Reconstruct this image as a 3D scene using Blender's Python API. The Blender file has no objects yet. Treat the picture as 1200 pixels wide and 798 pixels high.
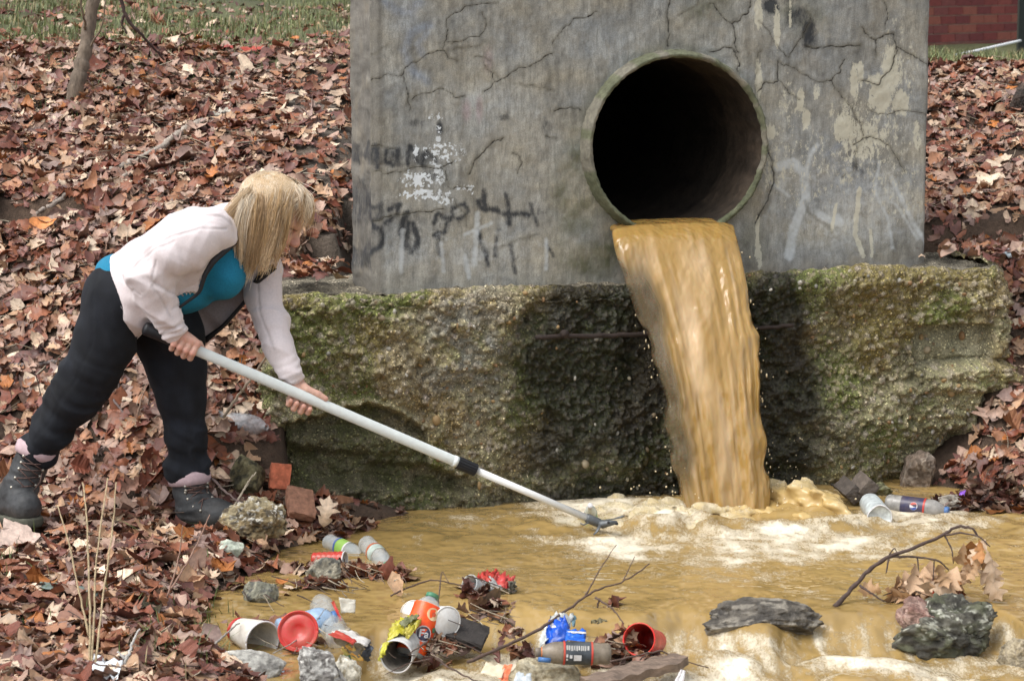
import bpy, bmesh, math, random
import numpy as np
from mathutils import Vector, Matrix
random.seed(7)
RNG = np.random.default_rng(7)
SC = bpy.context.scene
COL = SC.collection
# ------------------------------------------------------------------ camera
F = 2960.0 / 1200.0              # focal length in picture widths
CAMZ = 1.7
PITCH = math.radians(8.3)
cam_data = bpy.data.cameras.new('camera')
cam = bpy.data.objects.new('camera', cam_data)
COL.objects.link(cam)
cam.location = (0, 0, CAMZ)
cam.rotation_euler = (math.radians(90) - PITCH, 0, 0)
cam_data.sensor_width = 36.0
cam_data.lens = 36.0 * F
cam_data.clip_start = 0.1
cam_data.clip_end = 500
cam_data.dof.use_dof = True
cam_data.dof.focus_distance = 7.75
cam_data.dof.aperture_fstop = 9.0
SC.camera = cam
# ------------------------------------------------------------------ sky, sun, exposure
SUN_EL, SUN_AZ = math.radians(58), math.radians(-28)     # azimuth from +Y towards +X, behind the scene, left
world = bpy.data.worlds.new('World')
SC.world = world
world.use_nodes = True
wn, wl = world.node_tree.nodes, world.node_tree.links
for n in list(wn): wn.remove(n)
sky = wn.new('ShaderNodeTexSky'); sky.sky_type = 'NISHITA'; sky.sun_disc = False
sky.sun_elevation = SUN_EL; sky.sun_rotation = SUN_AZ
sky.air_density = 1.0; sky.dust_density = 4.0; sky.ozone_density = 1.0; sky.altitude = 50
hs = wn.new('ShaderNodeHueSaturation'); hs.inputs['Saturation'].default_value = 0.25
bg = wn.new('ShaderNodeBackground'); bg.inputs['Strength'].default_value = 0.15
wo = wn.new('ShaderNodeOutputWorld')
wl.new(sky.outputs[0], hs.inputs['Color']); wl.new(hs.outputs[0], bg.inputs['Color']); wl.new(bg.outputs[0], wo.inputs['Surface'])
sun_data = bpy.data.lights.new('sun', 'SUN')
sun_data.energy = 0.7; sun_data.angle = math.radians(38); sun_data.color = (1.0, 0.975, 0.94)
sun = bpy.data.objects.new('sun', sun_data); COL.objects.link(sun)
SUN_AZ_L = math.radians(-120)    # light reaches the scene from the left and a little behind the camera side
sd = Vector((math.sin(SUN_AZ_L) * math.cos(SUN_EL), math.cos(SUN_AZ_L) * math.cos(SUN_EL), math.sin(SUN_EL)))
sky.sun_rotation = SUN_AZ_L
sun.rotation_euler = sd.to_track_quat('Z', 'Y').to_euler()
SC.view_settings.view_transform = 'Standard'
SC.view_settings.look = 'None'
SC.view_settings.exposure = 0.88
SC.view_settings.gamma = 1.0
SC.view_settings.use_curve_mapping = False
SC.cycles.use_denoising = True
SC.cycles.max_bounces = 8
SC.cycles.transparent_max_bounces = 12
# ------------------------------------------------------------------ picture <-> place
cp, sp_ = math.cos(PITCH), math.sin(PITCH)
RGT, FWD, UPV = np.array([1., 0, 0]), np.array([0, cp, -sp_]), np.array([0, sp_, cp])
CAM = np.array([0, 0, CAMZ])
def ray(px, py):
    return FWD + RGT * ((px - 600) / 2960.0) - UPV * ((py - 399) / 2960.0)
def P(px, py, Y):
    r = ray(px, py); return CAM + r * (Y / r[1])
def G(px, py, z=0.0):
    r = ray(px, py); return CAM + r * ((z - CAMZ) / r[2])
def proj(p):
    q = np.asarray(p, float) - CAM
    d = q @ FWD
    return 600 + 2960.0 * (q @ RGT) / d, 399 - 2960.0 * (q @ UPV) / d
# ------------------------------------------------------------------ noise
def _hash(ix, iy, iz, seed):
    h = (ix.astype(np.int64) * 374761393 + iy.astype(np.int64) * 668265263 + iz.astype(np.int64) * 2147483647 + seed * 974634777) & 0xffffffff
    h = ((h ^ (h >> 13)) * 1274126177) & 0xffffffff
    h = ((h ^ (h >> 16)) * 2246822519) & 0xffffffff
    return ((h ^ (h >> 15)) & 0xffffff) / float(0xffffff)
def vnoise(x, y, z=None, seed=0):
    x = np.asarray(x, float); y = np.asarray(y, float)
    z = np.zeros_like(x) if z is None else np.asarray(z, float)
    ix, iy, iz = np.floor(x), np.floor(y), np.floor(z)
    fx, fy, fz = x - ix, y - iy, z - iz
    fx, fy, fz = fx*fx*(3-2*fx), fy*fy*(3-2*fy), fz*fz*(3-2*fz)
    r = 0
    zs = (0,) if not np.any(z) else (0, 1)
    for dz in zs:
        wz = 1 if len(zs) == 1 else (fz if dz else 1 - fz)
        for dx in (0, 1):
            for dy in (0, 1):
                r = r + _hash(ix + dx, iy + dy, iz + dz, seed) * (fx if dx else 1 - fx) * (fy if dy else 1 - fy) * wz
    return r * 2 - 1
def fbm(x, y, z=None, oct=4, seed=0, gain=0.5):
    a, s, r = 1.0, 1.0, 0
    x = np.asarray(x, float); y = np.asarray(y, float)
    for i in range(oct):
        r = r + a * vnoise(x * s, y * s, None if z is None else np.asarray(z) * s, seed + i * 17)
        a *= gain; s *= 2.03
    return r
def worley(x, y, seed=0, jit=0.9):
    """distance to nearest cell point, and that cell's random id"""
    ix, iy = np.floor(x), np.floor(y)
    best = np.full(np.shape(x), 9.0); bid = np.zeros(np.shape(x))
    for dx in (-1, 0, 1):
        for dy in (-1, 0, 1):
            cx, cy = ix + dx, iy + dy
            z0 = np.zeros_like(cx)
            hx = _hash(cx, cy, z0, seed); hy = _hash(cx, cy, z0, seed + 5)
            d = np.hypot(cx + 0.5 + (hx - .5) * jit - x, cy + 0.5 + (hy - .5) * jit - y)
            m = d < best
            best = np.where(m, d, best); bid = np.where(m, _hash(cx, cy, z0, seed + 9), bid)
    return best, bid
def sstep(a, b, x):
    t = np.clip((x - a) / (b - a), 0, 1); return t * t * (3 - 2 * t)
def seg_dist(px, py, pts):
    """distance to a polyline"""
    d = np.full(np.shape(px), 1e9)
    for (x0, y0), (x1, y1) in zip(pts[:-1], pts[1:]):
        vx, vy = x1 - x0, y1 - y0
        L = vx * vx + vy * vy + 1e-12
        t = np.clip(((px - x0) * vx + (py - y0) * vy) / L, 0, 1)
        d = np.minimum(d, np.hypot(px - x0 - t * vx, py - y0 - t * vy))
    return d
def blob(px, py, cx, cy, rx, ry, soft=0.35):
    d = np.hypot((px - cx) / rx, (py - cy) / ry)
    return 1 - sstep(1 - soft, 1 + soft, d)
def jag(pts, amp, n=3, rnd=random):
    for _ in range(n):
        q = [pts[0]]
        for a, b in zip(pts[:-1], pts[1:]):
            q += [((a[0] + b[0]) / 2 + rnd.uniform(-amp, amp), (a[1] + b[1]) / 2 + rnd.uniform(-amp, amp)), b]
        pts = q; amp *= 0.55
    return pts
# ------------------------------------------------------------------ materials
def lin(c):
    return tuple((v / 12.92 if v <= .04045 else ((v + .055) / 1.055) ** 2.4) for v in [k / 255 for k in c])
def mat(name, col=(.5, .5, .5), attr=False, rough=.7, spec=.5, metal=0., nsc=30, nstr=.0, bsc=80, bstr=0., bdist=.002,
        trans=0., sheen=0., sss=0., coat=0., rough_attr=None, alpha=None, stretch=None, rvar=0., bdetail=6, ior=1.45, col2=None, sss_col=None):
    m = bpy.data.materials.new(name); m.use_nodes = True
    nt = m.node_tree; N, L = nt.nodes, nt.links
    b = N['Principled BSDF']
    b.inputs['Roughness'].default_value = rough
    b.inputs['Specular IOR Level'].default_value = spec
    b.inputs['Metallic'].default_value = metal
    b.inputs['Transmission Weight'].default_value = trans
    b.inputs['IOR'].default_value = ior
    b.inputs['Sheen Weight'].default_value = sheen
    b.inputs['Coat Weight'].default_value = coat
    if sss:
        b.inputs['Subsurface Weight'].default_value = sss
        b.inputs['Subsurface Scale'].default_value = 0.01
        if sss_col: b.inputs['Subsurface Radius'].default_value = sss_col
    tc = N.new('ShaderNodeTexCoord'); vec = tc.outputs['Object']
    if stretch:
        mp = N.new('ShaderNodeMapping'); mp.inputs['Scale'].default_value = stretch
        L.new(vec, mp.inputs['Vector']); vec = mp.outputs[0]
    if attr:
        a = N.new('ShaderNodeVertexColor'); a.layer_name = 'Col'; cs = a.outputs['Color']
        if alpha == 'attr': L.new(a.outputs['Alpha'], b.inputs['Alpha'])
    else:
        a = N.new('ShaderNodeRGB'); a.outputs[0].default_value = (*col, 1); cs = a.outputs[0]
    nz = N.new('ShaderNodeTexNoise'); nz.inputs['Scale'].default_value = nsc; nz.inputs['Detail'].default_value = 8; nz.inputs['Roughness'].default_value = .65
    L.new(vec, nz.inputs['Vector'])
    if nstr:
        mr = N.new('ShaderNodeMapRange'); mr.inputs['From Min'].default_value = .3; mr.inputs['From Max'].default_value = .7
        mr.inputs['To Min'].default_value = 1 - nstr; mr.inputs['To Max'].default_value = 1 + nstr
        L.new(nz.outputs['Fac'], mr.inputs['Value'])
        if col2 is not None:
            mr.inputs['To Min'].default_value = 0; mr.inputs['To Max'].default_value = nstr
            mx = N.new('ShaderNodeMix'); mx.data_type = 'RGBA'
            L.new(mr.outputs[0], mx.inputs[0]); L.new(cs, mx.inputs[6]); mx.inputs[7].default_value = (*col2, 1)
            cs = mx.outputs[2]
        else:
            vm = N.new('ShaderNodeVectorMath'); vm.operation = 'SCALE'
            L.new(cs, vm.inputs[0]); L.new(mr.outputs[0], vm.inputs['Scale']); cs = vm.outputs[0]
    L.new(cs, b.inputs['Base Color'])
    if rvar:
        r2 = N.new('ShaderNodeMapRange'); r2.inputs['From Min'].default_value = .3; r2.inputs['From Max'].default_value = .7
        r2.inputs['To Min'].default_value = max(.02, rough - rvar); r2.inputs['To Max'].default_value = min(1, rough + rvar)
        L.new(nz.outputs['Fac'], r2.inputs['Value']); L.new(r2.outputs[0], b.inputs['Roughness'])
    if rough_attr:
        ra = N.new('ShaderNodeAttribute'); ra.attribute_name = rough_attr
        L.new(ra.outputs['Fac'], b.inputs['Roughness'])
    if bstr:
        bn = N.new('ShaderNodeTexNoise'); bn.inputs['Scale'].default_value = bsc; bn.inputs['Detail'].default_value = bdetail; bn.inputs['Roughness'].default_value = .6
        L.new(vec, bn.inputs['Vector'])
        bu = N.new('ShaderNodeBump'); bu.inputs['Strength'].default_value = bstr; bu.inputs['Distance'].default_value = bdist
        L.new(bn.outputs['Fac'], bu.inputs['Height']); L.new(bu.outputs[0], b.inputs['Normal'])
    if isinstance(alpha, float): b.inputs['Alpha'].default_value = alpha
    return m
# ------------------------------------------------------------------ mesh helpers
def mesh_np(name, V, Fq, mats, parent=None, col=None, smooth=True, attrs=None, tri=False):
    """V (n,3), Fq (m,3|4) int array or list of faces"""
    me = bpy.data.meshes.new(name)
    V = np.asarray(V, np.float32)
    if isinstance(Fq, np.ndarray):
        k = Fq.shape[1]; m = len(Fq)
        me.vertices.add(len(V)); me.vertices.foreach_set('co', V.ravel())
        me.loops.add(m * k); me.loops.foreach_set('vertex_index', Fq.astype(np.int32).ravel())
        me.polygons.add(m); me.polygons.foreach_set('loop_start', np.arange(m, dtype=np.int32) * k)
        me.polygons.foreach_set('loop_total', np.full(m, k, np.int32))
        me.update(calc_edges=True)
    else:
        me.from_pydata([tuple(map(float, v)) for v in V], [], Fq); me.update()
    me.validate()
    if smooth: me.polygons.foreach_set('use_smooth', np.ones(len(me.polygons), bool))
    if col is not None:
        c = np.ones((len(V), 4), np.float32); col = np.asarray(col); c[:, :col.shape[1]] = col
        a = me.color_attributes.new('Col', 'FLOAT_COLOR', 'POINT'); a.data.foreach_set('color', c.ravel())
    for k2, v in (attrs or {}).items():
        a = me.attributes.new(k2, 'FLOAT', 'POINT'); a.data.foreach_set('value', np.asarray(v, np.float32).ravel())
    if not isinstance(mats, (list, tuple)): mats = [mats]
    for mm in mats: me.materials.append(mm)
    o = bpy.data.objects.new(name, me); COL.objects.link(o)
    if parent is not None: o.parent = parent
    return o
def tag(o, label=None, cat=None, group=None, kind=None):
    if label: o['label'] = label
    if cat: o['category'] = cat
    if group: o['group'] = group
    if kind: o['kind'] = kind
    return o
def empty(name, loc=(0, 0, 0), label=None, cat=None, group=None, rot=(0, 0, 0), parent=None):
    o = bpy.data.objects.new(name, None); COL.objects.link(o)
    o.location = loc; o.rotation_euler = rot; o.empty_display_size = .05
    if parent is not None: o.parent = parent
    return tag(o, label, cat, group)
def grid_faces(nu, nv, keep=None, close_u=False):
    i = np.arange(nu if close_u else nu - 1); j = np.arange(nv - 1)
    I, J = np.meshgrid(i, j, indexing='ij')
    I2 = (I + 1) % nu
    f = np.stack([I * nv + J, I2 * nv + J, I2 * nv + J + 1, I * nv + J + 1], -1).reshape(-1, 4)
    return f if keep is None else f[keep(f)]
class MB:
    """collects simple pieces into one mesh"""
    def __init__(s): s.v = []; s.f = []; s.c = []; s.n = 0
    def add(s, V, Fc, c=None):
        V = np.asarray(V, float).reshape(-1, 3)
        s.v.append(V); s.f += [tuple(int(i) + s.n for i in f) for f in Fc]; s.n += len(V)
        s.c.append(np.tile(c if c is not None else (1, 1, 1), (len(V), 1)))
        return s
    def tube(s, pts, rad, n=8, c=None, cap=True, squash=1.0):
        pts = np.asarray(pts, float); m = len(pts)
        rad = np.broadcast_to(np.asarray(rad, float), (m,))
        T = np.gradient(pts, axis=0); T /= np.linalg.norm(T, axis=1)[:, None] + 1e-12
        a = np.array([0, 0, 1.]) if abs(T[0][2]) < .9 else np.array([1., 0, 0])
        u = np.cross(T[0], a); u /= np.linalg.norm(u)
        V = []
        for k in range(m):
            u = u - T[k] * (u @ T[k]); u /= np.linalg.norm(u) + 1e-12
            w = np.cross(T[k], u)
            for q in range(n):
                an = 2 * math.pi * q / n
                V.append(pts[k] + rad[k] * (math.cos(an) * u + squash * math.sin(an) * w))
        Fc = [(k * n + q, k * n + (q + 1) % n, (k + 1) * n + (q + 1) % n, (k + 1) * n + q) for k in range(m - 1) for q in range(n)]
        if cap: Fc += [tuple(range(n - 1, -1, -1)), tuple((m - 1) * n + q for q in range(n))]
        return s.add(V, Fc, c)
    def lathe(s, prof, n=24, c=None, M=None, dent=None):
        """prof: list of (r, z); along +z; M 4x4 numpy placing it"""
        V = []
        for r, z in prof:
            for q in range(n):
                an = 2 * math.pi * q / n
                V.append((r * math.cos(an), r * math.sin(an), z))
        V = np.array(V)
        if dent is not None: V = dent(V)
        Fc = [(k * n + q, k * n + (q + 1) % n, (k + 1) * n + (q + 1) % n, (k + 1) * n + q) for k in range(len(prof) - 1) for q in range(n)]
        if M is not None: V = V @ M[:3, :3].T + M[:3, 3]
        return s.add(V, Fc, c)
    def box(s, lo, hi, M=None, c=None, jit=0):
        x0, y0, z0 = lo; x1, y1, z1 = hi
        V = np.array([(x0,y0,z0),(x1,y0,z0),(x1,y1,z0),(x0,y1,z0),(x0,y0,z1),(x1,y0,z1),(x1,y1,z1),(x0,y1,z1)], float)
        if jit: V += RNG.uniform(-jit, jit, V.shape)
        if M is not None: V = V @ M[:3, :3].T + M[:3, 3]
        return s.add(V, [(0,3,2,1),(4,5,6,7),(0,1,5,4),(1,2,6,5),(2,3,7,6),(3,0,4,7)], c)
    def build(s, name, m, parent=None, smooth=True, bevel=0, solid=0, subsurf=0):
        V = np.concatenate(s.v); C = np.concatenate(s.c)
        o = mesh_np(name, V, s.f, m, parent, col=C, smooth=smooth)
        if solid:
            md = o.modifiers.new('solid', 'SOLIDIFY'); md.thickness = solid; md.offset = 0
        if subsurf:
            md = o.modifiers.new('sub', 'SUBSURF'); md.levels = md.render_levels = subsurf
        if bevel:
            md = o.modifiers.new('bevel', 'BEVEL'); md.width = bevel; md.segments = 2
        return o
def frame(origin, zaxis, xhint=(1, 0, 0)):
    z = np.asarray(zaxis, float); z /= np.linalg.norm(z)
    x = np.asarray(xhint, float); x = x - z * (x @ z)
    if np.linalg.norm(x) < 1e-3: x = np.array([0, 1., 0]) - z * z[1]
    x /= np.linalg.norm(x); y = np.cross(z, x)
    M = np.eye(4); M[:3, 0] = x; M[:3, 1] = y; M[:3, 2] = z; M[:3, 3] = origin
    return M
# ------------------------------------------------------------------ solid shapes from distance fields
def smin(a, b, k):
    h = np.clip(.5 + .5 * (b - a) / k, 0, 1); return b * (1 - h) + a * h - k * h * (1 - h)
class Field:
    def __init__(s, lo, hi, h):
        s.lo = np.array(lo, float); s.h = h
        n = np.ceil((np.array(hi) - s.lo) / h).astype(int) + 1
        s.n = n
        ax = [s.lo[i] + h * np.arange(n[i]) for i in range(3)]
        s.X, s.Y, s.Z = [a.astype(np.float32) for a in np.meshgrid(*ax, indexing='ij')]
        s.d = np.full(n, 1e3, np.float32)
    def cap(s, a, b, ra, rb, k=.02, sq=None, sub=False):
        """tapered capsule from a to b; sq = (axis vector, factor) squashes the section along an axis"""
        a = np.asarray(a, float); b = np.asarray(b, float)
        R = max(ra, rb) + k * 1.5 + .03
        if sq is not None: R = R * max(1, 1 / sq[1]) if sq[1] < 1 else R
        lo = np.minimum(a, b) - R; hi = np.maximum(a, b) + R
        i0 = np.clip(np.floor((lo - s.lo) / s.h).astype(int), 0, s.n - 1); i1 = np.clip(np.ceil((hi - s.lo) / s.h).astype(int) + 1, 1, s.n)
        sl = tuple(slice(i0[i], i1[i]) for i in range(3))
        X, Y, Z = s.X[sl] - a[0], s.Y[sl] - a[1], s.Z[sl] - a[2]
        v = b - a; L = v @ v + 1e-9
        t = np.clip((X * v[0] + Y * v[1] + Z * v[2]) / L, 0, 1)
        X, Y, Z = X - t * v[0], Y - t * v[1], Z - t * v[2]
        if sq is not None:
            ax = np.asarray(sq[0], float); ax /= np.linalg.norm(ax)
            c = (X * ax[0] + Y * ax[1] + Z * ax[2]) * (1 / sq[1] - 1)
            X, Y, Z = X + c * ax[0], Y + c * ax[1], Z + c * ax[2]
        d = np.sqrt(X * X + Y * Y + Z * Z) - (ra + (rb - ra) * t)
        if sq is not None: d = d * min(1, sq[1] ** .5)
        if sub: s.d[sl] = -smin(-s.d[sl], d, k)
        else: s.d[sl] = smin(s.d[sl], d, k)
        return s
    def ell(s, c, r, k=.02, M=None, sub=False):
        c = np.asarray(c, float); r = np.asarray(r, float)
        R = r.max() + k * 1.5 + .03
        i0 = np.clip(np.floor((c - R - s.lo) / s.h).astype(int), 0, s.n - 1); i1 = np.clip(np.ceil((c + R - s.lo) / s.h).astype(int) + 1, 1, s.n)
        sl = tuple(slice(i0[i], i1[i]) for i in range(3))
        q = np.stack([s.X[sl] - c[0], s.Y[sl] - c[1], s.Z[sl] - c[2]], -1)
        if M is not None: q = q @ np.asarray(M)[:3, :3]
        k0 = np.linalg.norm(q / r, axis=-1); k1 = np.linalg.norm(q / (r * r), axis=-1) + 1e-9
        d = k0 * (k0 - 1) / k1
        if sub: s.d[sl] = -smin(-s.d[sl], d, k)
        else: s.d[sl] = smin(s.d[sl], d, k)
        return s
    def chain(s, pts, rads, k=.02, sq=None):
        for i in range(len(pts) - 1): s.cap(pts[i], pts[i + 1], rads[i], rads[i + 1], k, sq)
        return s
    def mesh(s):
        d = s.d; n = s.n
        ins = d < 0
        # cells
        c = np.zeros(n - 1, np.int32)
        acc = np.zeros(tuple(n - 1) + (3,), np.float32); cnt = np.zeros(n - 1, np.float32)
        sl = lambda o: tuple(slice(o[i], n[i] - 1 + o[i]) for i in range(3))
        for ax in range(3):
            others = [a for a in range(3) if a != ax]
            for p in (0, 1):
                for q in (0, 1):
                    o0 = [0, 0, 0]; o0[others[0]] = p; o0[others[1]] = q
                    o1 = list(o0); o1[ax] = 1
                    a, b = d[sl(o0)], d[sl(o1)]
                    cr = (a < 0) != (b < 0)
                    t = np.where(cr, a / np.where(cr, a - b, 1), 0)
                    cnt += cr
                    for k in range(3):
                        acc[..., k] += np.where(cr, t if k == ax else o0[k], 0)
        act = cnt > 0
        idx = np.full(n - 1, -1, np.int64); ii = np.argwhere(act)
        idx[act] = np.arange(len(ii))
        V = s.lo + s.h * (ii + acc[act] / cnt[act][:, None])
        faces = []
        for ax in range(3):
            o = [a for a in range(3) if a != ax]
            A = d[tuple(slice(1, -1) if a != ax else slice(0, -1) for a in range(3))]
            B = d[tuple(slice(1, -1) if a != ax else slice(1, None) for a in range(3))]
            cr = (A < 0) != (B < 0)
            e = np.argwhere(cr)
            flip = (A < 0)[cr]
            e[:, o[0]] += 1; e[:, o[1]] += 1
            def cell(da, db):
                g = e.copy(); g[:, o[0]] -= da; g[:, o[1]] -= db
                return idx[g[:, 0], g[:, 1], g[:, 2]]
            q = np.stack([cell(1, 1), cell(0, 1), cell(0, 0), cell(1, 0)], -1)
            if ax == 1: flip = ~flip
            q[~flip] = q[~flip][:, ::-1]
            faces.append(q)
        Fq = np.concatenate(faces)
        Fq = Fq[(Fq >= 0).all(1)]
        return V, Fq
def vnormals(V, Fq):
    N = np.zeros_like(V)
    a, b, c, d = V[Fq[:, 0]], V[Fq[:, 1]], V[Fq[:, 2]], V[Fq[:, -1]]
    fn = np.cross(c - a, d - b if Fq.shape[1] == 4 else b - a)
    for k in range(Fq.shape[1]): np.add.at(N, Fq[:, k], fn)
    return N / (np.linalg.norm(N, axis=1)[:, None] + 1e-12)
def smooth_np(V, Fq, it=2, lam=.5):
    E = np.concatenate([Fq[:, [i, (i + 1) % Fq.shape[1]]] for i in range(Fq.shape[1])])
    for _ in range(it):
        S = np.zeros_like(V); C = np.zeros(len(V))
        np.add.at(S, E[:, 0], V[E[:, 1]]); np.add.at(S, E[:, 1], V[E[:, 0]])
        np.add.at(C, E[:, 0], 1); np.add.at(C, E[:, 1], 1)
        V = V + lam * (S / np.maximum(C, 1)[:, None] - V)
    return V
# ================================================================== THE SETTING
# ---- shoreline and terrain height
_sh = [(300,800),(268,785),(245,760),(238,735),(240,715),(252,700),(275,682),(300,665),(335,640),(385,622),(430,606),(440,600)]
_shG = np.array([G(a, b)[:2] for a, b in _sh])
_o = np.argsort(_shG[:, 1]); SHY, SHX = _shG[_o, 1], _shG[_o, 0]
def shore_x(y): return np.interp(y, np.r_[4.0, SHY, 7.95, 30], np.r_[SHX[0] + .35, SHX, -.6, -.6])
def terrain(x, y):
    x = np.asarray(x, float); y = np.asarray(y, float)
    w = sstep(-1.9, -.9, x)
    pn = np.interp(y, [3, 6, 7.55, 8.25, 9.0, 10.3, 13.0, 22, 60], [.06, .075, .05, .70, .98, 1.34, 1.50, 1.62, 2.0])
    pf = np.interp(y, [3, 6, 7.55, 8.6, 9.4, 10.3, 13.0, 22, 60], [.08, .08, .055, .72, 1.06, 1.36, 1.52, 1.64, 2.0])
    A = pn * w + pf * (1 - w) + .02 * np.clip(-1.3 - x, 0, 3)
    d = shore_x(y) - x
    A = np.where(y < 7.75, np.minimum(A, np.clip(d * .42, -.35, .2)), np.where(d > 0, A, A - 3 * np.clip(-d, 0, 1)))
    A = np.where((x > -.70) & (y < 8.5), np.minimum(A, .05 - .3 * np.clip(x + .5, 0, 1)), A)
    toe = np.interp(x, [1.1, 1.35, 1.5, 1.62, 2.5], [8.7, 8.42, 8.22, 7.95, 7.7])
    B = np.interp(y - toe, [-3, 0, .3, .85, 1.5, 2.6, 7, 14, 22, 50], [-.5, .0, .16, .72, .97, 1.30, 1.17, 1.0, 1.0, 1.0])
    B = np.where(x > .95, B, -.5)
    Cc = np.interp(y, [8.5, 8.8, 9.4, 10.6, 14, 22, 60], [-.5, .9, 1.05, 1.32, 1.3, 1.3, 1.5])
    wr = sstep(-.2, 1.3, x)
    Cc = Cc * (1 - wr) + np.interp(y, [8.5, 8.9, 9.4, 10.5, 15, 22, 60], [-.5, .85, 1.0, 1.30, 1.15, .98, 1.0]) * wr
    z = np.maximum(np.maximum(A, B), Cc)
    z = np.maximum(z, -.35)
    z = np.where((x > -.1) & (x < 1.0) & (y > 8.4) & (y < 12.0), np.minimum(z, .5), z)
    z = z + .025 * fbm(x * 3, y * 3, oct=3, seed=3) * sstep(.0, .2, z) + .045 * fbm(x * .7, y * .7, oct=2, seed=8) * sstep(.5, 1.0, z) * (1 - sstep(9.6, 10.2, y))
    return z
def greenness(x, y):
    gl = sstep(9.9, 10.6, y + .35 * fbm(x * 1.1, y * 1.1, oct=3, seed=21)) * (1 - sstep(.2, 1, x))
    gr = sstep(10.6, 10.9, y + .15 * fbm(x * 2, y * 2, seed=22)) * sstep(.2, 1, x)
    return np.maximum(gl, gr)
def baremud(x, y):
    """grey gravelly path where few leaves lie (left of the wall)"""
    px, py = proj(np.stack([x, y, terrain(x, y)], -1))
    m = blob(px, py, 385, 115, 60, 40, .5) + blob(px, py, 390, 210, 40, 90, .5) * .75 + blob(px, py, 375, 320, 50, 22, .5)
    return np.clip(m, 0, 1)
M_soil = mat('soil', attr=True, rough=.95, nsc=60, nstr=.35, bsc=120, bstr=.8, bdist=.012)
xs = np.r_[np.arange(-4.5, -.3, .025), np.arange(-.3, 1.0, .06), np.arange(1.0, 3.6, .025)]
ys = np.r_[np.arange(4.2, 10.8, .025), np.geomspace(10.8, 60, 60)]
xs = np.r_[-np.geomspace(40, 4.6, 14), xs, np.geomspace(3.7, 40, 14)]
ys = np.r_[np.linspace(-6, 4.0, 12), ys]
X, Y = np.meshgrid(xs, ys, indexing='ij')
Z = terrain(X, Y)
gr = greenness(X, Y); bm = baremud(X, Y)
c_soil, c_green, c_mud = np.array([.07, .045, .03]), np.array([.10, .105, .045]), np.array([.15, .125, .10])
C = c_soil * (1 - gr[..., None]) + c_green * gr[..., None]
C = C * (1 - bm[..., None]) + c_mud * bm[..., None]
C *= (1 + .35 * fbm(X * 5, Y * 5, seed=4))[..., None]
ground = mesh_np('ground', np.stack([X, Y, Z], -1).reshape(-1, 3), grid_faces(len(xs), len(ys)), M_soil, col=np.clip(C, .01, 1).reshape(-1, 3))
tag(ground, kind='structure')

# ---- headwall: concrete pier
WA = math.radians(18)
WU, WN = np.array([math.cos(WA), math.sin(WA), 0]), np.array([math.sin(WA), -math.cos(WA), 0])
WO = P(438, 335, 7.955)
def on_wall(px, py, off=0.):
    o = WO + WN * off; r = ray(px, py); t = ((o - CAM) @ WN) / (r @ WN); return CAM + r * t
def wall_uz(px, py):
    q = on_wall(px, py); return (q - WO) @ WU, q[2]
PIPE_C = on_wall(789, 170)
PU, PZ = (PIPE_C - WO) @ WU, PIPE_C[2]
RI, RO = .285, .304
PIPE_EX = 1.04
WL = (on_wall(1089, 150) - WO) @ WU
W_lines = [
 [(428,105),(438,92),(455,86),(472,88),(482,74),(497,66),(518,61),(524,46),(523,30),(530,18),(545,8),(583,4)],[(518,60),(525,68),(536,72)],
 [(524,50),(545,47),(563,43),(570,30),(565,15)],[(567,108),(580,96),(600,85),(622,78),(640,66),(648,64)],[(580,96),(572,82),(567,72)],
 [(648,52),(660,34),(672,22),(690,20),(700,14)],[(482,118),(500,110),(520,105),(533,115),(545,113)],[(473,85),(478,110),(480,130)],
 [(440,202),(455,204),(480,198),(505,197),(522,195),(535,190)],[(522,200),(525,215),(530,222),(545,220),(555,222)],[(650,131),(668,126),(680,130)],
 [(785,0),(783,25),(783,55)],[(440,260),(460,252),(490,248),(520,245)],[(550,205),(565,180),(580,165),(590,162)],[(427,172),(445,170),(462,174)],
 [(832,62),(850,56),(862,62),(867,75),(865,84)],[(880,0),(878,15),(868,25),(858,28),(862,45),(866,62)],[(858,28),(840,12),(832,5)],
 [(890,25),(905,45),(915,60),(925,68),(935,50),(945,35),(948,15)],[(912,72),(925,78),(940,88),(960,97),(975,95),(985,85),(990,70)],
 [(912,72),(912,95),(900,97),(888,108)],[(912,95),(925,110),(937,117)],[(945,55),(965,57),(990,55),(1008,54)],
 [(975,95),(985,110),(1000,130),(1010,145),(1012,160)],[(1010,95),(1030,100),(1045,80),(1052,60),(1047,40),(1035,42),(1027,48),(1015,40),(1010,32)],
 [(1027,48),(1027,65)],[(1052,55),(1070,65),(1090,78)],[(1020,130),(1040,135),(1060,130),(1090,135)],[(1035,0),(1040,15),(1037,35)],
 [(890,150),(905,190),(907,215),(900,235),(885,262)],[(600,180),(612,190),(606,204)],[(640,160),(652,163)],[(1000,170),(1020,160),(1045,175),(1060,200)]]
_r = random.Random(5)
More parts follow.
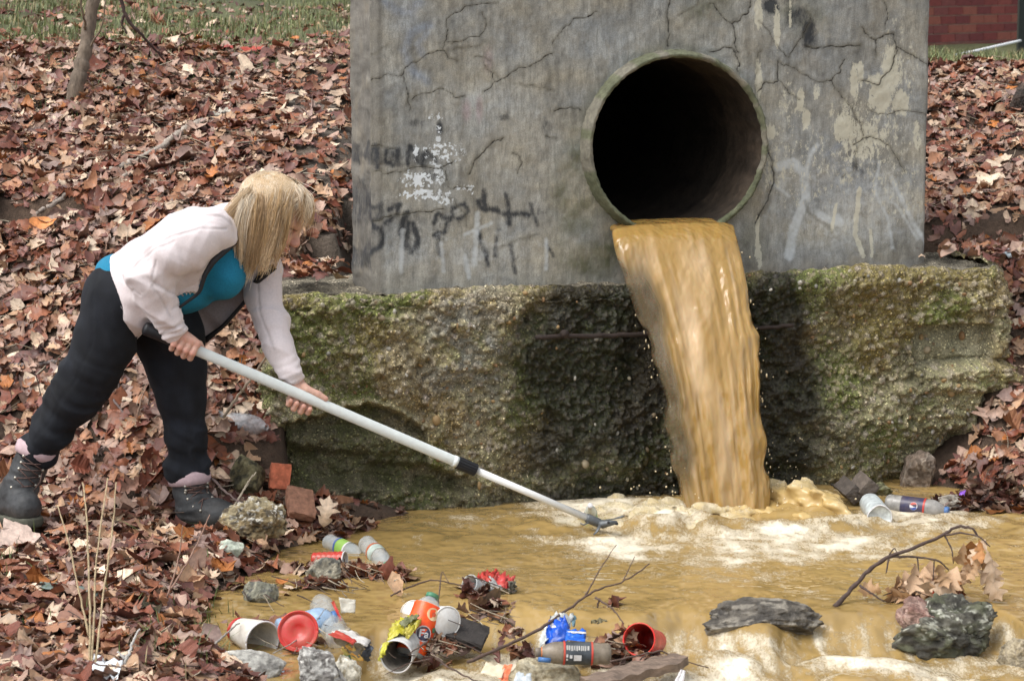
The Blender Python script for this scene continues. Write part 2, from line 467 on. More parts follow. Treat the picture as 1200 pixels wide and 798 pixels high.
def build_wall():
    us = np.r_[np.arange(0, WL, .004), WL]
    zs = np.r_[np.arange(.60, 1.66, .004), np.arange(1.68, 2.05, .03)]
    U, Zc = np.meshgrid(us, zs, indexing='ij')
    B = WO[None, None, :] * np.array([1, 1, 0]) + U[..., None] * WU + Zc[..., None] * np.array([0, 0, 1])
    px, py = proj(B)
    crack = np.full(U.shape, 99.)
    for ln in W_lines:
        crack = np.minimum(crack, seg_dist(px, py, jag(ln, 2.6, 3, _r)) * _r.uniform(.75, 1.5))
    for k in range(16):                       # fine extra cracks
        x, y = _r.uniform(430, 1080), _r.uniform(5, 290)
        if (x - 789) ** 2 + (y - 170) ** 2 < 135 ** 2: continue
        ln = [(x, y)]
        an = _r.uniform(0, 6.3)
        for _ in range(4):
            an += _r.uniform(-.7, .7); ln.append((ln[-1][0] + 12 * math.cos(an), ln[-1][1] + 12 * math.sin(an)))
        crack = np.minimum(crack, seg_dist(px, py, jag(ln, 2, 2, _r)) + .5)
    nz = fbm(px / 14, py / 14, oct=4, seed=31); nzf = fbm(px / 5, py / 9, oct=3, seed=32)
    def S(pts, w, soft=1.5): return 1 - sstep(w - soft, w + soft, seg_dist(px, py, pts))
    white = np.zeros(U.shape)
    for a in [(1001,95,6,22),(1008,88,4,14),(1032,112,14,26),(1043,75,9,22),(1056,120,10,16),(1036,95,22,8),(990,150,13,16),(1012,165,34,26,.7),
              (889,16,5,18),(911,34,4,26),(889,92,4,26),(896,155,15,10),(938,118,5,16),(1046,88,10,22),(1075,160,5,22,.8),(945,140,6,14,.8),(975,130,4,12,.6),
              (950,200,55,60,.35),(1050,215,45,60,.35),(905,190,20,40,.5),(890,300,4,16,.9),(957,108,4,10,.7),(1010,200,60,30,.4),(1035,150,30,30,.5),(1000,140,28,36,.5),(1062,85,16,40,.45),(925,125,20,40,.4),(1050,40,16,30,.35)]:
        white = np.maximum(white, blob(px, py, *a[:4], .6) * (a[4] if len(a) > 4 else 1.))
    for pts, w in [([(926,0),(926,32)],1.2),([(1007,222),(1002,275),(1012,300)],3),([(1020,270),(1022,300)],2),([(888,255),(887,300)],2.2),([(980,240),(975,270)],2)]:
        white = np.maximum(white, S(pts, w))
    tree = np.zeros(U.shape)                    # bluish white branching smears
    for pts, w in [([(925,300),(930,268),(945,232),(943,205),(930,190),(912,196)],6),([(945,205),(950,180),(958,170)],3),([(1086,285),(1070,262),(1045,210)],3.5),
                   ([(1046,290),(1040,255),(1025,225),(1030,190)],2.5),([(1075,280),(1050,240),(1040,236)],2),([(960,250),(972,258),(985,262),(982,255)],5),
                   ([(905,215),(925,230)],2.5),([(560,250),(556,310)],3.5),([(545,275),(575,262)],2.5),([(640,280),(640,315)],2.5),([(517,285),(520,318)],2.5),([(472,270),(470,318)],3),([(545,300),(550,325)],3)]:
        tree = np.maximum(tree, S(pts, w, 3) * .85)
    tree = np.maximum(tree, np.maximum(blob(px, py, 1000, 240, 95, 62, .7) * .42, blob(px, py, 1045, 110, 40, 80, .8) * .34)); tree = np.maximum(tree, np.maximum(blob(px, py, 560, 290, 110, 30, .8) * .3, blob(px, py, 910, 215, 26, 70, .7) * .36))
    flake = np.zeros(U.shape)
    for a in [(515,137,3,4),(514,158,2.5,14),(505,138,4,3),(490,150+62,18,9),(497,228,26,6),(515,205,7,14),(522,236,9,4),(545,221,12,3),(553,222,3,5),(478,205,3,6),(488,180,4,8),(498,174,2,4),(520,180,20,14,.45)]:
        flake = np.maximum(flake, blob(px, py, *a[:4], .7) * (a[4] if len(a) > 4 else .72))
    black = np.zeros(U.shape)
    for a in [(492,186,15,9,.6),(488,145,10,5,.4),(515,150,4,8,.8),(905,8,9,9),(935,20,16,14,.6),(947,40,10,20,.75),(908,2,26,6,.4),(590,138,9,4,.5),(640,150,8,10,.4),(770,18,16,10,.35),(505,205,16,8,.4),(1002,196,6,4,.5),(620,250,18,6,.4),(470,255,60,40,.22),(436,185,16,12,.5),(463,186,16,12,.45),(430,258,14,40,.35),(484,275,14,28,.35),(514,285,14,26,.3)]:
        black = np.maximum(black, blob(px, py, *a[:4], .8) * (a[4] if len(a) > 4 else 1.))
    for pts, w in [([(424,198),(424,172),(433,186),(441,172),(443,196)],3.6),([(453,176),(452,190),(461,194),(466,176),(468,194)],3.4),([(478,192),(480,172),(490,178),(486,186),(498,196)],3.4),([(500,178),(512,190)],3),
                   ([(420,212),(417,232),(424,250),(416,275),(420,305)],4.2),([(434,244),(446,240),(444,256),(434,262),(446,268),(446,290),(432,300)],3.8),([(456,246),(468,240),(462,254),(452,262)],3.6),([(476,250),(470,272),(482,296),(490,280),(484,262)],4.2),([(478,262),(474,290)],4.5),
                   ([(508,262),(514,250),(526,256),(522,272),(508,276)],3.2),([(514,276),(516,298)],3.),([(528,258),(530,244),(544,240),(549,248),(540,256),(530,254)],2.8),([(566,224),(569,244)],3.6),([(560,236),(568,246),(588,250),(620,252)],3.8),([(592,228),(597,262)],3.4),
                   ([(560,272),(572,310)],3.2),([(598,288),(603,318)],3),([(622,240),(630,264)],2.8),([(640,286),(648,300)],2.4),([(585,270),(580,300)],2.4),([(995,180),(1000,196),(1010,202)],1.8)]:
        black = np.maximum(black, S(jag(pts, 2.2, 2, _r), w, 4.4) * .74)
    blue = np.zeros(U.shape)
    for pts, w in [([(452,2),(465,14),(482,14),(492,2)],5),([(505,30),(482,38),(474,60),(482,82),(500,96)],4.5),([(500,40),(490,52),(495,64)],4),([(425,20),(428,50)],5),([(970,180),(990,165)],3)]:
        blue = np.maximum(blue, S(pts, w, 4) * .75)
    blue = np.maximum(blue, blob(px, py, 985, 215, 40, 35, .6) * .35)
    pink = blob(px, py, 547, 130, 5, 12, .6) * .6 + blob(px, py, 562, 128, 4, 14, .6) * .6 + blob(px, py, 572, 70, 6, 14, .6) * .4
    r = np.hypot((U - PU) / PIPE_EX, Zc - PZ)
    moss = np.clip(blob(px, py, 675, 230, 26, 70, .6) + blob(px, py, 830, 10, 26, 26, .7) * .8 + blob(px, py, 700, 300, 45, 28, .6) + .5 * (1 - sstep(RO, RO + .05, r)) + blob(px, py, 940, 15, 28, 22, .7) * .8 + blob(px, py, 882, 290, 14, 30, .6) * .6, 0, 1)
    base = np.array([.285, .28, .25])
    v = 1 + .20 * fbm(px / 60, py / 60, seed=41) + .20 * fbm(px / 6, py / 45, seed=42) + .15 * nzf
    tint = fbm(px / 40, py / 30, seed=43)
    Cw = base * v[..., None] * np.stack([1 + .05 * tint, 1 + 0 * tint, 1 - .09 * tint], -1)
    grey = sstep(880, 960, px)                                           # right half is greyer
    Cw = Cw * (1 - .1 * grey[..., None]) * np.array([1, 1, 1]) + .012 * grey[..., None]
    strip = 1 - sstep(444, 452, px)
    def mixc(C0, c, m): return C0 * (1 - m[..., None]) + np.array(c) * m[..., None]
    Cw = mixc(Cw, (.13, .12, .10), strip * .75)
    Cw = mixc(Cw, (.2, .25, .34), blue * .5)
    Cw = mixc(Cw, (.33, .16, .2), pink * .5)
    Cw = mixc(Cw, (.075, .08, .03), moss * .75 * (.6 + .4 * nz))
    lowwet = sstep(285, 330, py + 8 * nz) * (px > 860)
    Cw = mixc(Cw, (.15, .125, .10), lowwet * .5)
    depth = -.0006 * (1 - sstep(.6, 2.2, crack)) + .0007 * nz + .0007 * nzf + .003 * fbm(px / 50, py / 50, seed=44)
    depth = depth - .02 * (1 - sstep(.0, .03, U)) ** 2 - .02 * (1 - sstep(0, .02, WL - U)) ** 2
    V = B + depth[..., None] * WN
    inside = r < (RO - .012)
    nu, nv = U.shape
    fc = grid_faces(nu, nv); fc = fc[~inside.ravel()[fc].any(1)]
    # side and top skirts
    dpt = .25
    V = V.reshape(-1, 3); Cw = np.clip(Cw, .01, 1).reshape(-1, 3)
    at = {'crack': crack.ravel(), 'white': white.ravel(), 'black': black.ravel(), 'tree': tree.ravel(), 'flake': flake.ravel()}
    base_n = len(V)
    extra = []; ef = []
    ls = np.arange(nv); rs = (nu - 1) * nv + np.arange(nv)
    nb = 14
    def skirt(ids, flip):
        nonlocal extra, ef
        prev = ids
        for k in range(1, nb + 1):
            q = V[ids] - WN * dpt * k / nb - WN * .0
            q = q + WU * (.004 * fbm(q[:, 1] * 20, q[:, 2] * 20, seed=9))[:, None]
            cur = base_n + sum(len(e) for e in extra) + np.arange(len(ids)); extra.append(q)
            for j in range(len(ids) - 1):
                f = (prev[j], prev[j + 1], cur[j + 1], cur[j]); ef.append(f if flip else f[::-1])
            prev = cur
    skirt(ls, True); skirt(rs, False)
    E = np.concatenate(extra)
    top = np.arange(nu) * nv + nv - 1
    tv = V[top] - WN * dpt
    nE = len(E)
    tc = base_n + nE + np.arange(nu)
    for j in range(nu - 1): ef.append((top[j], top[j + 1], tc[j + 1], tc[j]))
    V = np.concatenate([V, E, tv])
    nx = len(V) - base_n
    exy = proj(V[base_n:])
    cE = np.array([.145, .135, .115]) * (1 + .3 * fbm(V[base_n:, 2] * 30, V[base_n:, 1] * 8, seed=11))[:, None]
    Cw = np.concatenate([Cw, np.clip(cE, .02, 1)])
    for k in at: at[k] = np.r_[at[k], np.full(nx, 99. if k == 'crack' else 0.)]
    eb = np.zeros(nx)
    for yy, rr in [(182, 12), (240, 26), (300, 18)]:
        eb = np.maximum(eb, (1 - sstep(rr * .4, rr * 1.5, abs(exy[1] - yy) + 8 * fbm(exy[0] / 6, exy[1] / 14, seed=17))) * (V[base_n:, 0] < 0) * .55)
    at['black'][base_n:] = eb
    return V, np.concatenate([fc, np.array(ef)]), Cw, at
M_wall = bpy.data.materials.new('old_concrete'); M_wall.use_nodes = True
def wall_nodes(m):
    N, L = m.node_tree.nodes, m.node_tree.links
    b = N['Principled BSDF']
    tc = N.new('ShaderNodeTexCoord')
    def noise(sc, det=8, ro=.65, st=None):
        n = N.new('ShaderNodeTexNoise'); n.inputs['Scale'].default_value = sc; n.inputs['Detail'].default_value = det; n.inputs['Roughness'].default_value = ro
        if st:
            mp = N.new('ShaderNodeMapping'); mp.inputs['Scale'].default_value = st; L.new(tc.outputs['Object'], mp.inputs[0]); L.new(mp.outputs[0], n.inputs['Vector'])
        else: L.new(tc.outputs['Object'], n.inputs['Vector'])
        return n.outputs['Fac']
    def A(nm):
        a = N.new('ShaderNodeAttribute'); a.attribute_name = nm; return a.outputs['Fac']
    def math_(op, x, y):
        k = N.new('ShaderNodeMath'); k.operation = op
        for i, v in enumerate((x, y)):
            if isinstance(v, (int, float)): k.inputs[i].default_value = v
            else: L.new(v, k.inputs[i])
        return k.outputs[0]
    def rng(v, a, c, lo=0., hi=1.):
        r = N.new('ShaderNodeMapRange'); r.inputs['From Min'].default_value = a; r.inputs['From Max'].default_value = c
        r.inputs['To Min'].default_value = lo; r.inputs['To Max'].default_value = hi; L.new(v, r.inputs['Value']); return r.outputs[0]
    def mix(c1, c2, f):
        x = N.new('ShaderNodeMix'); x.data_type = 'RGBA'; L.new(f, x.inputs[0]); L.new(c1, x.inputs[6])
        if isinstance(c2, tuple): x.inputs[7].default_value = (*c2, 1)
        else: L.new(c2, x.inputs[7])
        return x.outputs[2]
    vc = N.new('ShaderNodeVertexColor'); vc.layer_name = 'Col'
    nf, nm_, nv = noise(260), noise(70), noise(22, st=(8, 8, 1.2))
    nb_ = noise(9, 6)
    c = vc.outputs['Color']
    vs = N.new('ShaderNodeVectorMath'); vs.operation = 'SCALE'; L.new(c, vs.inputs[0]); L.new(rng(nf, .3, .7, .72, 1.25), vs.inputs['Scale']); c = vs.outputs[0]
    c = mix(c, (.12, .115, .10), rng(nv, .50, .72, 0, .65))
    c = mix(c, (.38, .36, .31), rng(noise(16, 8, .75, st=(3.5, 3.5, .8)), .54, .72, 0, .5))
    c = mix(c, (.27, .225, .15), rng(nb_, .52, .7, 0, .35))
    def flaky(attr, thr=.5, k=1.6, n=None):
        return math_('MULTIPLY', rng(A(attr), .05, .22), rng(math_('ADD', A(attr), math_('MULTIPLY', math_('SUBTRACT', n or nm_, .5), k * 2.6)), thr - .03, thr + .12))
    sb = math_('ADD', A('black'), math_('MULTIPLY', math_('SUBTRACT', noise(40, 9, .8, st=(1, 1, .5)), .5), 1.7))
    c = mix(c, (.02, .023, .028), math_('MULTIPLY', rng(sb, .2, .7), .93))
    st_ = math_('ADD', A('tree'), math_('MULTIPLY', math_('SUBTRACT', noise(40, 9, .75), .5), 1.6))
    c = mix(c, (.50, .53, .54), math_('MULTIPLY', rng(st_, .25, .95), .8))
    c = mix(c, (.54, .515, .41), math_('MULTIPLY', flaky('white', .52, 1.3, noise(60, 10, .8, st=(1.2, 1.2, .6))), .85))
    c = mix(c, (.66, .70, .72), flaky('flake', .5, 1.7))
    cr = rng(math_('ADD', A('crack'), math_('MULTIPLY', math_('SUBTRACT', noise(60), .42), 2.2)), .25, 1.1, 1, 0)
    halo = rng(math_('ADD', A('crack'), math_('MULTIPLY', math_('SUBTRACT', noise(30), .5), 6.)), 1., 4., .35, 0)
    c = mix(c, (.09, .08, .05), halo)
    c = mix(c, (.015, .013, .01), cr)
    L.new(c, b.inputs['Base Color'])
    b.inputs['Roughness'].default_value = .88
    h = math_('SUBTRACT', math_('ADD', math_('MULTIPLY', nf, .5), nm_), math_('MULTIPLY', cr, 1.5))
    bu = N.new('ShaderNodeBump'); bu.inputs['Strength'].default_value = .5; bu.inputs['Distance'].default_value = .004
    L.new(h, bu.inputs['Height']); L.new(bu.outputs[0], b.inputs['Normal'])
wall_nodes(M_wall)
V, Fw, Cw, at = build_wall()
wall = empty('headwall', tuple(WO), 'weathered grey concrete headwall with faded graffiti, cracks and a round pipe through it', 'wall')
def to_local(o, p): return np.asarray(p) - np.array(o.location)
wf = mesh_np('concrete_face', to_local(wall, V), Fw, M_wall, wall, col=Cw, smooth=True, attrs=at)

# ---- pipe: ring + barrel, part of the headwall
M_ring = mat('pipe_concrete', attr=True, rough=.9, nsc=50, nstr=.4, bsc=150, bstr=.6, bdist=.006)
M_in = mat('pipe_inside', attr=True, rough=.75, nsc=30, nstr=.5, bsc=60, bstr=.5, bdist=.006)
def ring_pt(r, an, off):
    return PIPE_C + WU * (r * PIPE_EX * math.cos(an)) + np.array([0, 0, 1]) * r * math.sin(an) + WN * off
PROT = .055
def build_pipe():
    n = 180
    prof = [(RO + .012, -.02), (RO + .004, .01), (RO, PROT - .008), (RO - .006, PROT), (RI + .012, PROT + .001), (RI + .003, PROT - .004), (RI, PROT - .015)]
    V, C = [], []
    for i in range(n):
        an = 2 * math.pi * i / n
        for k, (r, o) in enumerate(prof):
            e = .0016 * vnoise(np.array([an * 14]), np.array([k * .8]), seed=2)[0] + .0022 * vnoise(np.array([an * 45]), np.array([k * 2.]), seed=3)[0]
            V.append(ring_pt(r + e, an, o + e * .6))
            g = .5 + .5 * vnoise(np.array([an * 9]), np.array([0.]), seed=6)[0]
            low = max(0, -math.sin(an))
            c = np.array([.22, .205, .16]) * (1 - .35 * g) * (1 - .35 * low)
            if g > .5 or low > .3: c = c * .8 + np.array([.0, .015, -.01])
            C.append(np.clip(c, .01, 1))
    fc = [(i * 7 + k, ((i + 1) % n) * 7 + k, ((i + 1) % n) * 7 + k + 1, i * 7 + k + 1) for i in range(n) for k in range(6)]
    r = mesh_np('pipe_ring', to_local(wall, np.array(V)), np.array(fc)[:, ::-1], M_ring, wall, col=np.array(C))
    # barrel, faint joints, darker beyond the mouth
    V, C = [], []
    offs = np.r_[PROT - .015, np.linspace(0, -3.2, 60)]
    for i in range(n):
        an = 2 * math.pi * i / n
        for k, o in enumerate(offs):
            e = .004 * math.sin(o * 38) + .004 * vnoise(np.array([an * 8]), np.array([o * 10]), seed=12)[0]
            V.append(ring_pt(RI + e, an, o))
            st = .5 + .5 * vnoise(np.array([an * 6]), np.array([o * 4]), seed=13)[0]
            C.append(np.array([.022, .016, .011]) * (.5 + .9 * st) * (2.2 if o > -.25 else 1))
    m = len(offs)
    fc = [(i * m + k, ((i + 1) % n) * m + k, ((i + 1) % n) * m + k + 1, i * m + k + 1) for i in range(n) for k in range(m - 1)]
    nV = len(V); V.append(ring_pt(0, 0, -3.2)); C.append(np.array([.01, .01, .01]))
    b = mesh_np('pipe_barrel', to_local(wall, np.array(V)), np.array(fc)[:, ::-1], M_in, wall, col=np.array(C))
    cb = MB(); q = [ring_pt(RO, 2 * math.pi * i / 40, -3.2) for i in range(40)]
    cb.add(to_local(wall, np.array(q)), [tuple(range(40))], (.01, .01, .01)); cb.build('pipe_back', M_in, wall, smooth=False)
    # outer casing so no daylight enters from the side
    cs = MB(); q = []
    for k in (0, 1):
        q += [to_local(wall, ring_pt(RO, 2 * math.pi * i / 40, -.05 - 3.15 * k)) for i in range(40)]
    cs.add(q, [(i, (i + 1) % 40, 40 + (i + 1) % 40, 40 + i) for i in range(40)], (.2, .2, .18)); cs.build('pipe_casing', M_ring, wall)
build_pipe()

# ---- footing: rough aggregate concrete block
FA = math.radians(15)
FU, FN = np.array([math.cos(FA), math.sin(FA), 0]), np.array([math.sin(FA), -math.cos(FA), 0])
FO = P(338, 338, 7.79); FO[2] = 0
rr_ = ray(1168, 330); _t = ((FO - CAM) @ FN) / (rr_ @ FN); FL = ((CAM + rr_ * _t) - FO) @ FU
def build_footing():
    cr = .07
    ss = np.r_[np.arange(-.55, -.12, .012), np.arange(-.12, FL + .12, .0042), np.arange(FL + .12, FL + .6, .012)]
    tt = np.arange(-.0042, .97, .0042)     # t<0: top surface, t>=0 down the front
    S_, T_ = np.meshgrid(ss, tt, indexing='ij')
    # plan curve with rounded corners
    Lc = cr * math.pi / 2
    bx = np.where(S_ < 0, np.where(S_ > -Lc, -cr * np.sin(np.clip(-S_ / cr, 0, math.pi / 2)), -cr), np.where(S_ > FL, np.where(S_ < FL + Lc, FL + cr * np.sin(np.clip((S_ - FL) / cr, 0, math.pi / 2)), FL + cr), S_))
    by = np.where(S_ < 0, np.where(S_ > -Lc, -cr * (1 - np.cos(np.clip(-S_ / cr, 0, math.pi / 2))), -cr - (-S_ - Lc)), np.where(S_ > FL, np.where(S_ < FL + Lc, -cr * (1 - np.cos(np.clip((S_ - FL) / cr, 0, math.pi / 2))), -cr - (S_ - FL - Lc)), 0))
    a = np.where(S_ < 0, -np.clip(-S_ / cr, 0, math.pi / 2), np.where(S_ > FL, np.clip((S_ - FL) / cr, 0, math.pi / 2), 0))
    nx, ny = np.sin(a), np.cos(a)            # outward in (u, n)
    ztop = .706 + .02 * sstep(.9, 2.0, S_)
    re = .06
    ph = np.clip(T_ / re, 0, math.pi / 2)
    # top edge rounding: centre line inset
    inset = np.where(T_ < 0, re + (-T_), re * (1 - np.sin(ph)))
    z = np.where(T_ < 0, ztop, ztop - re * (1 - np.cos(ph)) - np.clip(T_ - re * math.pi / 2, 0, 2))
    inset = np.where(T_ < 0, re - T_, inset)
    Nz = np.where(T_ < 0, 1, np.cos(ph)); Nh = np.where(T_ < 0, 0, np.sin(ph))
    u = bx - nx * inset; n = by - ny * inset
    Pn = FO + u[..., None] * FU + n[..., None] * FN; Pn[..., 2] = z
    N3 = (nx * Nh)[..., None] * FU + (ny * Nh)[..., None] * FN; N3[..., 2] = Nz
    px, py = proj(Pn)
    q1, q2 = S_, T_
    low = fbm(q1 * 3, q2 * 3, oct=4, seed=51)
    mid = fbm(q1 * 14, q2 * 14, oct=4, seed=52)
    rid = 1 - abs(fbm(q1 * 9, q2 * 12, oct=3, seed=57))
    D = .03 * low + .017 * mid - .012 * rid
    w1, id1 = worley(q1 / .028, q2 / .026, seed=1)
    w2, id2 = worley(q1 / .014, q2 / .013, seed=2)
    wa, ida = worley(q1 / .055, q2 / .05, seed=4)
    peb1 = np.clip(.42 - w1, 0, 1) * (id1 > .45); peb2 = np.clip(.42 - w2, 0, 1) * (id2 > .3); pebA = np.clip(.36 - wa, 0, 1) * (ida > .8)
    smoothz = np.zeros(S_.shape)
    # eroded shelf lower left
    edge_y = np.interp(px, [325, 345, 400, 430, 462, 500, 505, 560, 640], [500, 492, 478, 470, 478, 500, 545, 560, 600])
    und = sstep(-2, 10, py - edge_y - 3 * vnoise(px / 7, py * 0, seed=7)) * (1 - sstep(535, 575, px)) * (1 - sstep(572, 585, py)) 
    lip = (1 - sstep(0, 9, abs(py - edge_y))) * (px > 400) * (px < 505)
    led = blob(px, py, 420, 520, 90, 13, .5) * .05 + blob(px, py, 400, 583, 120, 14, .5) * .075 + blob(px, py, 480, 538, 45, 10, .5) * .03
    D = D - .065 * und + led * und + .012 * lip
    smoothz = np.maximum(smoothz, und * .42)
    # toe: base of block slants outward/inward
    D = D - .04 * sstep(470, 600, py) * sstep(560, 640, px)
    # right end: rectangular socket with slab below
    def boxm(x0, x1, y0, y1, s=4):
        return sstep(x0 - s, x0 + s, px) * (1 - sstep(x1 - s, x1 + s, px)) * sstep(y0 - s, y0 + s, py) * (1 - sstep(y1 - s, y1 + s, py))
    so = boxm(1078, 1162, 378 + 0, 432 - 0) * 1.0
    skew = (px - 1080) * -.12
    so = sstep(1074, 1080, px) * (1 - sstep(1160, 1168, px)) * sstep(381 + 0, 385, py - skew * .3) * (1 - sstep(428, 434, py - skew))
    D = D - .06 * so
    D = D + .035 * sstep(432, 440, py - skew) * (1 - sstep(452, 464, py)) * sstep(1080, 1092, px) * 1.0
    smoothz = np.maximum(smoothz, so)
    D = D - .07 * sstep(505, 560, py + (px - 1080) * .12) * sstep(1000, 1060, px) + .022 * boxm(1040, 1150, 452, 505, 7) * (1 + .6 * fbm(q1 * 9, q2 * 9, seed=66)) - .02 * (1 - sstep(2, 7, seg_dist(px, py, [(1090, 436), (1130, 425), (1178, 424)])))
    D = D + .02 * blob(px, py, 1050, 330, 60, 40, .6) - .018 * (1 - sstep(3, 12, seg_dist(px, py, [(1078, 330), (1075, 360), (1068, 400), (1072, 440)])))
    D = D - .012 * (1 - sstep(2, 8, seg_dist(px, py, jag([(640, 340), (620, 380), (600, 420), (630, 470)], 5, 2, _r))))
    k = (1 - .85 * smoothz)
    D = D + k * (.030 * peb1 + .020 * peb2 + .035 * pebA) + .010 * fbm(q1 * 60, q2 * 60, oct=2, seed=58) * k
    D = D * (.3 + .7 * sstep(-.01, .09, T_)) - .006 * (T_ < .004)
    V = Pn + N3 * D[..., None]
    # colours
    base = np.array([.255, .235, .130])
    C = base * (1 + .35 * fbm(q1 * 8, q2 * 8, oct=4, seed=53) + .25 * fbm(q1 * 50, q2 * 50, oct=2, seed=59))[..., None]
    def mixc(C0, c, m): return C0 * (1 - m[..., None]) + np.array(c) * m[..., None]
    mossn = fbm(q1 * 5, q2 * 5, oct=4, seed=54)
    moss = sstep(-.4, .45, mossn + .25 * (1 - sstep(.1, .5, T_)) + .35 * blob(px, py, 430, 370, 60, 50, .8) - .5 * blob(px, py, 540, 400, 70, 70, .7) + .25 * blob(px, py, 960, 340, 120, 60, .8) + .05 * und)
    C = mixc(C, (.115, .140, .026), moss * .78)
    ora = sstep(.1, .7, fbm(q1 * 4, q2 * 4, oct=4, seed=55) + .4 * blob(px, py, 470, 450, 60, 50, .8) + .35 * blob(px, py, 1130, 340, 50, 40, .8))
    C = mixc(C, (.24, .16, .07), ora * .55)
    gry = blob(px, py, 545, 400, 60, 90, .8) * sstep(-.4, .3, fbm(q1 * 12, q2 * 12, oct=3, seed=56))
    C = mixc(C, (.26, .25, .23), gry * .7)
    pc = np.stack([.30 + .22 * id1, .26 + .18 * id1, .19 + .14 * (id1 * 7 % 1)], -1)
    C = C * (1 - (peb1 > .06)[..., None] * .65 * k[..., None]) + pc * ((peb1 > .06) * .65 * k)[..., None] * .75
    pc2 = np.stack([.42 * id2, .34 * id2, .22 * id2], -1) + .05
    C = C * (1 - (peb2 > .1)[..., None] * .6 * k[..., None]) + pc2 * ((peb2 > .1) * .6 * k)[..., None] * .8
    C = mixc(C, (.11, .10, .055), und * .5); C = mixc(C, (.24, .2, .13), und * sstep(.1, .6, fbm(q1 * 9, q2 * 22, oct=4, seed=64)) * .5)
    C = mixc(C, (.26, .24, .16), so * .85)
    C = mixc(C, (.4, .36, .22), lip * .6)
    wet = np.clip(blob(px, py, 720, 500, 110, 140, .45) + blob(px, py, 922, 480, 46, 160, .5) + blob(px, py, 700, 400, 70, 110, .5) + blob(px, py, 900, 400, 36, 110, .6) + blob(px, py, 715, 345, 60, 40, .6) * .8 + sstep(560, 595, py) * .6 + .35 * und
                  + .35 * fbm(q1 * 7, q2 * 7, seed=60) * blob(px, py, 810, 480, 300, 200, .3), 0, 1)
    C = C * (1 - .86 * wet[..., None])
    topm = sstep(.02, -.03, T_) if False else (T_ < .0)
    C = np.where(topm[..., None], C * .8 + np.array([.03, .027, .022]), C)
    rough = .92 - .62 * wet
    f = grid_faces(len(ss), len(tt))[:, ::-1]
    return V.reshape(-1, 3), f, np.clip(C, .004, 1).reshape(-1, 3), rough.ravel(), (V, N3, px, py, wet, und, S_, T_)
M_foot = mat('aggregate_concrete', attr=True, rough=.9, nsc=180, nstr=.45, bsc=220, bstr=.7, bdist=.006, rough_attr='rg')
def add_aggregate(m, sc=(95, 190)):
    nt = m.node_tree; N, L = nt.nodes, nt.links; b = N['Principled BSDF']
    tc = N.new('ShaderNodeTexCoord'); cur = b.inputs['Base Color'].links[0].from_socket; hs_ = None
    for i, s_ in enumerate(sc):
        v = N.new('ShaderNodeTexVoronoi'); v.inputs['Scale'].default_value = s_; L.new(tc.outputs['Object'], v.inputs['Vector'])
        inv = N.new('ShaderNodeMapRange'); inv.inputs['From Min'].default_value = .32; inv.inputs['From Max'].default_value = .46; inv.inputs['To Min'].default_value = 1; inv.inputs['To Max'].default_value = 0
        L.new(v.outputs['Distance'], inv.inputs['Value'])
        sep = N.new('ShaderNodeSeparateColor'); L.new(v.outputs['Color'], sep.inputs[0])
        sel = N.new('ShaderNodeMapRange'); sel.inputs['From Min'].default_value = .3; sel.inputs['From Max'].default_value = .45; L.new(sep.outputs[0], sel.inputs['Value'])
        mk = N.new('ShaderNodeMath'); mk.operation = 'MULTIPLY'; L.new(inv.outputs[0], mk.inputs[0]); L.new(sel.outputs[0], mk.inputs[1])
        vr = N.new('ShaderNodeMapRange'); vr.inputs['To Min'].default_value = .4; vr.inputs['To Max'].default_value = 3.0; L.new(sep.outputs[1], vr.inputs['Value'])
        sc_ = N.new('ShaderNodeVectorMath'); sc_.operation = 'SCALE'; L.new(cur, sc_.inputs[0]); L.new(vr.outputs[0], sc_.inputs['Scale'])
        mx = N.new('ShaderNodeMix'); mx.data_type = 'RGBA'; L.new(mk.outputs[0], mx.inputs[0]); L.new(cur, mx.inputs[6]); L.new(sc_.outputs[0], mx.inputs[7]); cur = mx.outputs[2]
        if hs_ is None: hs_ = mk.outputs[0]
        else:
            ad = N.new('ShaderNodeMath'); ad.operation = 'ADD'; L.new(hs_, ad.inputs[0]); L.new(mk.outputs[0], ad.inputs[1]); hs_ = ad.outputs[0]
    L.new(cur, b.inputs['Base Color'])
    bu = N.new('ShaderNodeBump'); bu.inputs['Strength'].default_value = .9; bu.inputs['Distance'].default_value = .006; L.new(hs_, bu.inputs['Height'])
    old = b.inputs['Normal'].links[0].from_socket; L.new(old, bu.inputs['Normal']); L.new(bu.outputs[0], b.inputs['Normal'])
add_aggregate(M_foot)
V, Ff, Cf, rg, FINFO = build_footing()
def footing_top():
    us = np.arange(-.02, FL + .03, .009); ns_ = np.arange(-.60, -.058, .009)
    U, Nn = np.meshgrid(us, ns_, indexing='ij')
    z = .706 + .02 * sstep(.9, 2.0, U) - .014 + .008 * fbm(U * 14, Nn * 14, seed=61) + .005 * fbm(U * 60, Nn * 60, oct=2, seed=62)
    Q = FO + U[..., None] * FU + Nn[..., None] * FN; Q[..., 2] = z
    C = np.array([.17, .15, .11]) * (1 + .4 * fbm(U * 20, Nn * 20, seed=63))[..., None]
    o = mesh_np('block_top', to_local(footing, Q.reshape(-1, 3)), grid_faces(len(us), len(ns_)), M_foot, footing, col=np.clip(C, .01, 1).reshape(-1, 3), attrs={'rg': np.full(U.size, .9)})

footing = empty('footing', tuple(FO), 'mossy crumbling aggregate concrete footing block beneath the grey headwall', 'concrete block')
footing_top()
mesh_np('aggregate_block', to_local(footing, V), Ff[:, ::-1] if False else Ff, M_foot, footing, col=Cf, attrs={'rg': rg})
